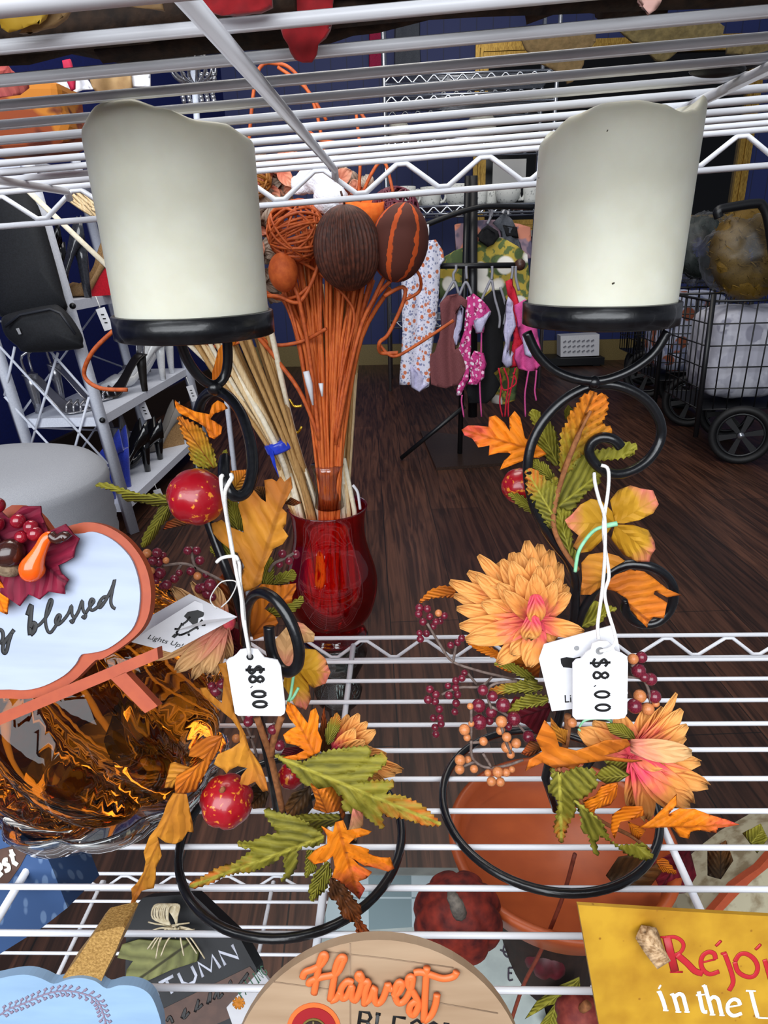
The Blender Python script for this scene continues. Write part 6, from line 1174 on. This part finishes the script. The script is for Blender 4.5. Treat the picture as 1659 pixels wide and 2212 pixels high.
garment('halter_top', 'mauve brown halter top on a grey hanger', 'top', [('lining', [(590, 1300), (610, 1120), (650, 1020), (672, 1050), (660, 1170), (620, 1360), (595, 1380)], LIL), ('halter', [(480, 1010), (545, 945), (640, 925), (700, 985), (706, 1060), (655, 1015), (612, 1100), (592, 1300), (604, 1410), (645, 1380), (690, 1480), (690, 1560), (640, 1700), (520, 1732), (400, 1700), (385, 1520), (400, 1450), (440, 1420), (470, 1300), (490, 1200), (480, 1100)], MAU)], 105, [[(612, 680), (612, 720), (590, 760), (595, 820)], [(470, 1040), (560, 870), (600, 825), (640, 940)]])
garment('bikini_top', 'pink floral bikini set with a long pink tie', 'swimwear', [('top', [(708, 960), (760, 925), (830, 980), (912, 1080), (850, 1165), (840, 1255), (790, 1262), (762, 1180), (740, 1260), (735, 1420), (720, 1660), (690, 1690), (650, 1792), (618, 1790), (620, 1740), (660, 1660), (690, 1540), (640, 1400), (690, 1250), (700, 1100)], FLP), ('bottom', [(710, 1692), (745, 1640), (725, 1500), (770, 1420), (840, 1440), (862, 1530), (842, 1640), (790, 1702)], FLP), ('white_panel', [(765, 1160), (850, 1130), (905, 1085), (850, 1190), (830, 1250), (790, 1260)], LIL)], 104.2, [[(700, 690), (700, 740), (705, 800)], [(640, 940), (690, 830), (720, 860), (745, 930)]], None, [([(830, 1250), (825, 1480), (815, 1700), (830, 1975)], PNK), ([(665, 1790), (660, 1850), (680, 1980)], PNK)])
garment('dress', 'black dress on a grey hanger in the middle of the stand', 'dress', [('dress_body', [(855, 960), (930, 895), (1000, 900), (1045, 1000), (1052, 1150), (1015, 1300), (1005, 1540), (930, 1600), (985, 1700), (930, 1800), (870, 1862), (720, 1855), (700, 1720), (830, 1600), (850, 1400), (842, 1200)], BCL)], 106.1, [[(920, 690), (922, 740), (915, 810)], [(830, 980), (870, 890), (915, 810), (940, 950), (985, 1120), (980, 1220)], [(990, 870), (1030, 1000), (1035, 1100), (1020, 1190)]], None)
garment('swimsuit', 'red swimsuit with pale lining and red ties', 'swimwear', [('suit', [(1042, 830), (1085, 800), (1112, 900), (1152, 1050), (1182, 1300), (1142, 1540), (1080, 1552), (1110, 1300), (1090, 1000), (1050, 930)], RCL), ('lining', [(1055, 955), (1090, 1000), (1112, 1200), (1066, 1300), (1055, 1400), (1072, 1480), (1098, 1420), (1088, 1530), (1040, 1556), (1014, 1510), (1040, 1350), (1030, 1250)], LIL)], 103.8, [[(1095, 690), (1095, 740), (1085, 800)]], None, [([(975, 1560), (1000, 1700), (985, 1850), (1010, 1975)], RCL), ([(1020, 1560), (1060, 1680), (1040, 1850), (1030, 1975)], RCL), ([(1120, 1560), (1090, 1700), (1060, 1850), (1060, 1975)], RCL), ([(1100, 1600), (1125, 1690), (1020, 1750), (990, 1640)], RCL)])
garment('crochet_bikini', 'pink ruffled crochet bikini at the right of the stand', 'swimwear', [('crochet', [(1120, 1030), (1200, 980), (1260, 1000), (1300, 1280), (1325, 1380), (1342, 1530), (1290, 1582), (1230, 1588), (1150, 1562), (1115, 1480), (1130, 1400), (1185, 1350), (1140, 1200)], PNK), ('lining', [(1185, 1290), (1230, 1260), (1260, 1380), (1250, 1470), (1210, 1440)], LIL)], 103, [[(1122, 690), (1122, 740), (1125, 800), (1150, 900)]], None, [([(1232, 1585), (1212, 1700), (1200, 1800), (1205, 1975)], PNK), ([(1300, 1580), (1290, 1690), (1285, 1760), (1297, 1838)], PNK)])

# ------------------------------------------------------------------ mug shelves, framed mirror, pillows, box
ms = thing('chrome_shelving', 'chrome wire shelving with mugs by the back wall', 'shelving unit', (14, 172, FZ))
sx0, sx1, sy0, sy1 = -3.2, 33, 165, 182
for X in (sx0, sx1):
    for Y in (sy0, sy1): MB().tube([(X, Y, FZ), (X, Y, 62)], .45, 8).build('post', CHR, ms)
zm = at(930, 446, 165).z
for z in (zm, at(930, 205, 165).z, at(930, 160, 165).z, at(930, 300, 165).z, at(900, 692, 165).z):
    b = MB(); truss(b, (sx0, sy0, z), (sx1, sy0, z), 1.6, 3.0, .22); truss(b, (sx0, sy1, z), (sx1, sy1, z), 1.6, 3.0, .22); b.build('shelf_edge', CHR, ms)
    b = MB()
    for k in range(14): b.tube([(sx0, sy0+.6+k*1.2, z-.1), (sx1, sy0+.6+k*1.2, z-.1)], .16, 5)
    b.build('wire_deck', CHR, ms)
MUG = floral('grey_white_printed_mug', '#cfd0cb', [('#9a9c9a', .1, .5), ('#8a8c8c', .62, 2.4)], 1)
def mug(label, x, Y, w, h, side, belly=0):
    c = at(x, 446, Y); c = V(c.x, Y, zm+.15); t = thing('mug', label, 'mug', c, 'printed mugs on the chrome shelf'); k = Y*1.07/FPX; r = w/2*k; H = h*k
    MB().lathe([(0, 0), (r*(.8-belly*.3), 0), (r*(.9+belly*.0), .2*H), (r*(1+belly*.12), .6*H), (r, H), (r*.9, H), (r*.88, .2*H), (0, .15*H)], c, 28).build('cup', MUG, t)
    MB().tube(cat_rom([c+V(side*r*.95, 0, .8*H), c+V(side*r*1.35, 0, .8*H), c+V(side*r*1.45, 0, .5*H), c+V(side*r*1.25, 0, .25*H), c+V(side*r*.92, 0, .2*H)], 4), .28, 8).build('handle', MUG, t)
for a in (('pale green mug at the left end of the chrome shelf', 876, 168, 38, 34, 1), ('pale mug behind the green one at the left end', 896, 174, 36, 30, 1), ('straight grey lettered mug, second from the left', 930, 168, 38, 32, 1), ('round-bellied grey mug with lettering, left of the black pole', 987, 169, 44, 36, -1, 1), ('white mug right of the black pole', 1036, 168, 26, 30, -1), ('straight grey mug with printed words', 1058, 170, 30, 28, 1), ('footed grey cup with a dark emblem', 1096, 168, 42, 34, 1, 1), ('grey mug half hidden by the right candle', 1146, 168, 30, 36, -1)): mug(*a)
for lab, x, y, Y, r in (('round cream jar on the upper chrome shelf, left end', 862, 318, 170, 20), ('white bowl upside down on the upper chrome shelf', 1040, 282, 172, 26), ('white plate standing on the chrome shelf, left of the mugs', 862, 384, 172, 20)):
    c = at(x, y, Y); k = r*Y*1.07/FPX; c.z = (zm if 'plate' in lab else at(930, 300, 165).z)+.1+k*.9; t = thing('jar' if 'jar' in lab else ('bowl' if 'bowl' in lab else 'plate'), lab, 'dish', c-V(0, 0, k)); MB().ball(c, k, 24, (1, .5 if 'plate' in lab else 1, .9)).build('body', mat('cream_china', '#c8c4b4', '#b8b4a6', 5, .4), t)
mr = thing('framed_mirror', 'large dark mirror in a ridged gold frame on the back wall', 'mirror', (56, 205, 4))
mx0, mx1, mz0, mz1 = at(1046, 460, 205).x, at(1583, 400, 205).x, at(1300, 470, 205).z, at(1300, 118, 205).z
GFR = mat('gold_frame', '#8e6a2a', '#c09a48', 5, .35, metal=.55, stretch=(1, 1, .2))
for j, (o, w, d) in enumerate(((0, 1.3, 1.6), (1.4, .8, 2.2), (2.3, 1.1, 1.3))):
    b = MB(); x0, x1, z0_, z1_ = mx0-o, mx1+o, mz0-o, mz1+o
    b.box(((x0+x1)/2, 205, z1_+w/2), (x1-x0+2*w, d, w)); b.box(((x0+x1)/2, 205, z0_-w/2), (x1-x0+2*w, d, w)); b.box((x0-w/2, 205, (z0_+z1_)/2), (w, d, z1_-z0_)); b.box((x1+w/2, 205, (z0_+z1_)/2), (w, d, z1_-z0_)); b.build('frame_moulding', GFR, mr)
MB().box(((mx0+mx1)/2, 205.6, (mz0+mz1)/2), (mx1-mx0+1, .4, mz1-mz0+1)).build('mirror_glass', mat('dark_reflection_glass', '#050507', None, 3, .12, spec=.4), mr)  # dark reflection is put into the black base colour of the pane
MB().box(((mx0+mx1)/2, 203.4, mz0-3.6), (mx1-mx0+6, 4.5, 1.6)).build('sill', mat('pale_grey_sill', '#a8a49c', None, 4, .6), mr)
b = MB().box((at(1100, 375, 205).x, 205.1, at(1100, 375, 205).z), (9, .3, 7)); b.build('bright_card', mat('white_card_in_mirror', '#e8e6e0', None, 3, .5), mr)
bxx = thing('printed_box', 'white box with grey slanted printing on the low black bench', 'box', atz(1255, 782, -30))
q = [at(x, y, 196) for x, y in ((1211, 726), (1295, 722), (1294, 768), (1211, 771))]; MB().prism(q, V(0, -1, 0), 5).build('carton', PAP, bxx)
b = MB()
for i in range(7):
    for j in range(3): a = at(1220+i*10, 738+j*11-i*.4, 195.7); b.box(a, (.9, .1, .35), Matrix.Rotation(-.5, 3, 'Y'))
b.build('lettering', mat('grey_ink', '#7c7c84', None, 3, .6), bxx)
lo = atz(1200, 786, FZ); bn = thing('bench', 'low black bench under the printed box', 'bench', (46, 199, FZ)); zt_ = at(1250, 771, 196).z
MB().box((46, 199, zt_-1.1), (22, 9, 2)).build('bench_top', BLK2, bn)
for X in (37, 55): MB().box((X, 199, (zt_-2+FZ)/2), (2, 8, zt_-2.1-FZ)).build('leg', BLK2, bn)
for lab, x, y, w, h, m in (('magenta scarf hung high at the back wall', 815, 60, 30, 90, mat('magenta_cloth', '#a81848', '#8c1038', 5, .8)), ('grey garment hung high at the back, right of the magenta scarf', 880, 70, 50, 80, DEN), ('pink garment hung high behind the left candle', 370, 110, 36, 60, mat('dusty_pink_cloth', '#b08088', None, 5, .8))):
    t = thing('hanging_scarf', lab, 'scarf', at(x, y+h, 204.9)); vs_, fs_, uv_ = sheet([(x-w/2, y-40), (x+w/2, y-40), (x+w/2+3, y+h), (x-w/2-2, y+h)], 204.9, (x, y-40), (x, y+h), grid=10, fold=.6, clip=False)
    b = MB(); b.add(vs_, fs_, True, uv_); b.build('cloth', m, t, solid=.6)

# ------------------------------------------------------------------ wire carts with bags
def wheel(t, c, r, ax, name='wheel'):
    ax = Vector(ax).normalized(); X = V(0, 0, 1); X = (X-ax*X.dot(ax)).normalized(); Y_ = ax.cross(X)
    b = MB(); b.tube([c+(X*math.cos(a)+Y_*math.sin(a))*r*.88 for a in [2*pi*i/40 for i in range(40)]], r*.13, 10, closed=True); w = b.build(name, mat('black_rubber', '#0c0c0e', None, 5, .6), t)
    b = MB()
    for i in range(6): a = 2*pi*i/6+.3; d = X*math.cos(a)+Y_*math.sin(a); e = ax.cross(d); b.add([c+d*r*s+e*u+ax*.1*k for s, u in ((.12, .3), (.85, .55), (.85, -.55), (.12, -.3)) for k in (-1, 1)], [[0, 2, 4, 6], [7, 5, 3, 1], [0, 1, 3, 2], [4, 5, 7, 6]], False)
    b.tube([c+(X*math.cos(a)+Y_*math.sin(a))*r*.72 for a in [2*pi*i/32 for i in range(32)]], r*.05, 6, closed=True)
    b.build('spokes', BLK2, w); MB().tube([c-ax*.7, c+ax*.7], .5, 12).build('hub', CHR, w)
def cart(label, x0, x1, y0, y1, z0, z1, wheels, r, handle=None):
    t = thing('shopping_cart', label, 'cart', ((x0+x1)/2, (y0+y1)/2, FZ), 'wire carts')
    def P4(u, v, z): s = 1+.06*(z-z0)/(z1-z0); return V((x0+x1)/2+(x1-x0)/2*u*s, (y0+y1)/2+(y1-y0)/2*v*s, z)
    for v, u0, u1, v0, v1, nm in ((-1, -1, 1, -1, -1, 'front_panel'), (1, -1, 1, 1, 1, 'back_panel'), (0, -1, -1, -1, 1, 'side_panel'), (0, 1, 1, -1, 1, 'side_panel')):
        b = MB()
        for i in range(9): f = i/8; b.tube([P4(u0+(u1-u0)*f, v0+(v1-v0)*f, z0), P4(u0+(u1-u0)*f, v0+(v1-v0)*f, z1)], .11, 5)
        for i in range(6): z = z0+(z1-z0)*i/5; b.tube([P4(u0, v0, z), P4(u1, v1, z)], .11 if i < 5 else .2, 5)
        b.build(nm, BLK2, t)
    b = MB(); b.prism([P4(-1, -1, z0), P4(1, -1, z0), P4(1, 1, z0), P4(-1, 1, z0)], V(0, 0, 1), .15); b.build('basket_floor', BLK2, t)
    for u in (-1, 1): MB().tube([P4(u, -1, z1+1), P4(u, -1, FZ+r*.9)], .42, 8).build('frame_tube', BLK2, t)
    for c in wheels: wheel(t, c, r, (.35, .94, 0))
    if handle: MB().tube(cat_rom(handle, 5), .62, 10).build('handle', BLK2, t)
    return t
def wz(x, y, r): return None
w1 = at(1600, 940, 102.5); r1 = w1.z-FZ
cart('black wire cart nearest at the right edge, holding a grey quilted bag', 45.5, 62, 103.5, 118, -24.5, -8.5, [w1, w1+V(4.5, 15, 0)], r1, [at(1553, 470, 101), at(1551, 455, 101), at(1572, 449, 101), at(1630, 440, 101), at(1648, 446, 101), at(1662, 490, 101), at(1680, 640, 101)])
w2 = at(1490, 866, 126); r2 = w2.z-FZ
cart('second black wire cart behind, holding a printed bag', 47.5, 62, 127.5, 142, -24.5, -8, [w2, w2+V(4.5, 15, 0)], r2)
w3 = at(1400, 808, 152); r3 = w3.z-FZ
cart('farthest black wire cart, mostly hidden by the right candle cup', 52, 66, 153, 166, -24, -8, [w3, w3+V(4.5, 14, 0)], r3)
def boxy(c, h):
    c = Vector(c); b = MB().ball((0, 0, 0), 1, 48); sg = lambda u: math.copysign(abs(u)**.45, u)
    for v in b.v: q = V(sg(v.x)*h[0], sg(v.y)*h[1], sg(v.z)*h[2]); v.xyz = c+q*(1+.07*noise.noise(q*.3))*.95
    return b
QUI = floral('grey_quilted_fabric', '#a8a8b4', [('#8a8a98', .3, .25), ('#b8b8c2', .5, .5)], 1)
t = thing('quilted_bag', 'grey quilted fabric bag inside the nearest wire cart', 'bag', (54, 111, -24.3)); boxy((54, 111, -16.8), (7.4, 6.2, 7.3)).build('bag_body', QUI, t)
PRI = floral('white_blue_rust_print', '#c4c8dc', [('#a0583c', .33, .3), ('#8c94b4', .55, .5)], 1)
t = thing('printed_bag', 'printed white, blue and rust fabric bag inside the second cart', 'bag', (54.5, 135, -24.3)); boxy((54.5, 135, -16.4), (6.6, 6.4, 7.7)).build('bag_body', PRI, t)
PLA = tint_glass('clear_plastic_wrap', '#eceef2', .1, .5, .3); GWR = mat('gold_tinsel_wreath', '#8a6a20', '#4c3810', 26, .45, metal=.35, bump=.8)
def wrapped(label, c, r, rr, m, sc):
    t = thing('wrapped_wreath', label, 'wreath', Vector(c)-V(0, 0, r*1.1)); ax = V(.25, -1, .25).normalized(); X = ax.orthogonal().normalized(); Y_ = ax.cross(X)
    b = MB(); b.tube([Vector(c)+(X*math.cos(a)+Y_*math.sin(a))*r*.62 for a in [2*pi*i/36 for i in range(36)]], rr, 14, closed=True)
    for v in b.v: v += V(*[R.uniform(-.28, .28) for _ in range(3)])
    for i in range(1500):
        p = R.choice(b.v[:504]); d = V(R.gauss(0, 1), R.gauss(0, 1), R.gauss(0, 1)).normalized(); e = d.orthogonal().normalized()*.09; l = R.uniform(.5, 1.3)
        b.add([p-e, p+e, p+d*l], [[0, 1, 2]], False)
    b.build('wreath', m, t)
    b = MB().ball(c, r*1.02, 64, sc)
    for v in b.v: d = (v-Vector(c)); v += d*(.14*noise.noise(v*.45)+.12*abs(noise.noise(v*1.1))+.07*abs(noise.noise(v*2.3)))
    b.build('plastic_wrap', PLA, t)
wrapped('gold tinsel wreath wrapped in clear plastic on the nearest cart', at(1622, 550, 108), 6.3, 2.6, GWR, (1.1, .8, .85))
wrapped('dark green wreath wrapped in clear plastic, left of the gold one', at(1512, 535, 124), 5.6, 1.6, mat('dark_green_tinsel', '#141e18', '#24322a', 20, .5, bump=.7), (1, .8, .95))

# ------------------------------------------------------------------ clutter on the upper shelf
VINE = mat('dark_grapevine', '#21160f', '#3a281b', 8, .85, bump=.4)
gw = thing('grapevine_garland', 'dark grapevine garland lying along the front of the upper wire shelf, its unseen nearest vines added for shade', 'garland', (0, 8, 2.3))
for i in range(120):
    Yv_ = R.uniform(4.2, 6.2) if i % 5 < 2 else R.uniform(8.2, 9.5); h = R.uniform(.22, 2.4)*(1 if Yv_ < 9.6 else .6); x0 = R.uniform(-17, 9); ln = R.uniform(7, 15); ph = R.uniform(0, 6); am = R.uniform(.15, .6)  # nearest band of vines is out of view, added to shade the candle tops
    q = []
    for j in range(15):
        x = x0+ln*j/14; q.append(V(x, min(9.8, Yv_+am*.7*math.sin(j*.7+ph)), max(zt(x)+.31, zt(x)+h+.3*math.sin(j*.8+ph*2))))
    MB().tube(q, R.uniform(.07, .2), 6).build('vine' if i < 95 else 'thin_vine', VINE, gw)
for i in range(40):
    x = R.uniform(-15, 15); MB().ball(V(x, R.uniform(8.4, 9.1), zt(x)+R.uniform(.95, 1.5)), R.uniform(.5, .85), 12, (1.5, .9, .6)).build('moss_clump', VINE, gw)
RFE = mat('red_felt', '#a8121c', '#8a0c16', 7, .9, sheen=.4); YFE = mat('yellow_cloth_leaf', '#c89a1c', '#d8b040', 3, .7); TFE = mat('tan_cloth_leaf', '#8a6a44', '#a08054', 3, .7); PFE = leafmat('pink_cloth_leaf', '#c85a54', '#e0786c', '#d8686c', '#a04444', 6, .4)
def drape(name, label, c, o, Y, m, th=.06, base=None, tip=None, **k):
    q = px(c, o); xs = [a for a, _ in q]; ys = [a for _, a in q]; lo = max(q, key=lambda v: v[1]); t = thing(name, label, 'leaf', at(*lo, Y))
    vs_, fs_, uv_ = sheet(q, Y, base or (sum(xs)/len(xs), min(ys)), tip or lo, clip=False, **k); b = MB(); b.add(vs_, fs_, True, uv_); b.build('leaf_blade', m, t, solid=th); return t
drape('felt_leaf', 'red felt leaf drooping down between the upper shelf wires', 'Q', [(400, -120), (700, -160), (960, -60), (945, 30), (940, 180), (915, 260), (880, 320), (820, 380), (806, 470), (770, 530), (690, 533), (625, 500), (585, 440), (565, 380), (525, 320), (500, 215), (440, 90), (390, 0)], 8.2, RFE, bend=.1)
drape('felt_leaf', 'second red felt leaf above the first wire of the upper shelf', 'Q', [(-330, -100), (420, -140), (430, 60), (330, 100), (180, 120), (0, 135), (-100, 100), (-250, 40)], 7.35, RFE)
drape('cloth_leaf', 'yellow cloth leaf at the upper left on the wire shelf', 'T', [(-40, -100), (430, -100), (420, 60), (380, 150), (330, 200), (200, 230), (90, 265), (30, 230), (0, 120)], 7.2, YFE, bend=.08)
drape('cloth_leaf', 'tan cloth leaf behind the yellow one', 'T', [(380, -80), (700, -80), (640, 40), (560, 150), (460, 220), (300, 275), (180, 290), (300, 120)], 7.35, TFE)
drape('cloth_leaf', 'tan cloth leaf at the top edge left of the support bar', 'T', [(900, -80), (1360, -80), (1400, 90), (1250, 75), (1060, 45), (960, 10)], 7.3, TFE)
drape('cloth_leaf', 'pale pink pointed leaf tip at the top edge, right half', 'O', [(520, -80), (760, -80), (735, 0), (690, 80), (635, 128), (590, 60), (550, -10)], 7.3, mat('pale_pink_cloth_leaf', '#c89a90', '#d8aca0', 3, .7))
drape('cloth_leaf', 'pink cloth petals at the left edge above the wire shelf', 'T', [(-60, 540), (40, 520), (100, 600), (240, 700), (245, 745), (170, 810), (60, 825), (-60, 840)], 13.5, PFE, curl=.2)
drape('cloth_leaf', 'magenta leaf standing above the wire shelf, left of the candle', 'T', [(535, 520), (600, 505), (640, 640), (640, 760), (610, 775), (570, 680)], 14.5, mat('magenta_leaf', '#b4143c', '#c42048', 4, .7))
drape('burlap_leaf', 'olive burlap leaf at the right, on the upper shelf', 'O', [(370, 250), (560, 200), (800, 120), (1150, 130), (1285, 230), (1260, 330), (1000, 345), (820, 500), (760, 530), (700, 520), (640, 460), (600, 370), (500, 360), (440, 310)], 14.2, mat('olive_burlap', '#463a1c', '#584a28', 12, .9, bump=.4))
drape('burlap_leaf', 'tan burlap leaf left of the olive one on the upper shelf', 'O', [(-480, 260), (-300, 240), (0, 280), (180, 260), (180, 360), (90, 480), (80, 560), (-10, 700), (-60, 720), (-90, 640), (-300, 540), (-420, 420)], 14.4, mat('tan_burlap', '#544224', '#665030', 12, .9, bump=.4))
drape('burlap_leaf', 'olive burlap leaf at the right edge of the upper shelf', 'O', [(1310, 390), (1500, 350), (1700, 320), (1700, 480), (1500, 470), (1300, 460)], 14.6, MATS['olive_burlap'])
t = thing('gift_pouch', 'amber brown printed pouch on the upper shelf at the left edge', 'pouch', at(60, 330, 15.5))
q = px('T', [(-200, 690), (490, 680), (520, 940), (610, 1080), (540, 1230), (300, 1290), (-200, 1320)]); c = at(sum(a for a, _ in q)/len(q), sum(a for _, a in q)/len(q), 15.5)
MB().prism([at(x, y, 15.3) for x, y in q], V(0, -1, 0), 1.2).build('pouch_body', floral('amber_print', '#8a3c14', [('#b8701c', .4, .9), ('#5c200c', .55, 1.5)], 1), t, bevel=.15)
t = thing('gift_tissue', 'white tissue and kraft wrapping on the upper shelf behind the left candle', 'wrapping', at(200, 170, 17.5))
for nm, o, m in (('tissue', [(495, 690), (520, 640), (720, 650), (800, 760), (700, 770), (540, 850), (560, 960), (640, 1080), (700, 1080), (680, 1220), (560, 1200)], PAP), ('kraft_paper', [(755, 640), (1110, 610), (1130, 760), (900, 850), (800, 760)], TFE), ('tissue', [(1115, 600), (1280, 600), (1285, 740), (1130, 740)], PAP)):
    vs_, fs_, uv_ = sheet(px('T', o), 17.4, p1('T', 600, 600), p1('T', 700, 1100), grid=7, fold=.1, foldn=9, clip=False); b = MB(); b.add(vs_, fs_, True, uv_); b.build(nm, m, t, solid=.05)
t = thing('wooden_spoon', 'dark spoon lying across the upper wires at the right', 'spoon', at(1550, 152, 11.8)); MB().ball(at(1550, 152, 11.8), .42, 20, (1.0, .5, .22)).build('bowl', BLK2, t); MB().tube([at(1580, 146, 11.9), at(1680, 118, 12.3)], .09, 6).build('handle', BLK2, t)
t = thing('bead_necklace', 'silver bead necklaces on a wire stand, far back above the left candle', 'necklace', at(425, 215, 60))
b = MB(); c = at(418, 150, 60)
for i in range(8):
    a = i*pi/8; b.tube([c+V(1.7*math.cos(a)*math.sin(u), 1.7*math.sin(a)*math.sin(u), 1.0*math.cos(u)) for u in [2*pi*j/24 for j in range(24)]], .1, 5, closed=True)
b.build('wire_cage', SIL, t)
for i in range(6):
    x = 396+i*13; 
    for j in range(8): put_ball('bead', at(x+2*math.sin(j), 162+j*8, 60), .2, SIL, t)
MB().tube([at(418, 150, 60), at(430, 330, 60), V(at(430, 330, 60).x, 60, FZ)], .25, 8).build('stand', RKW, t)
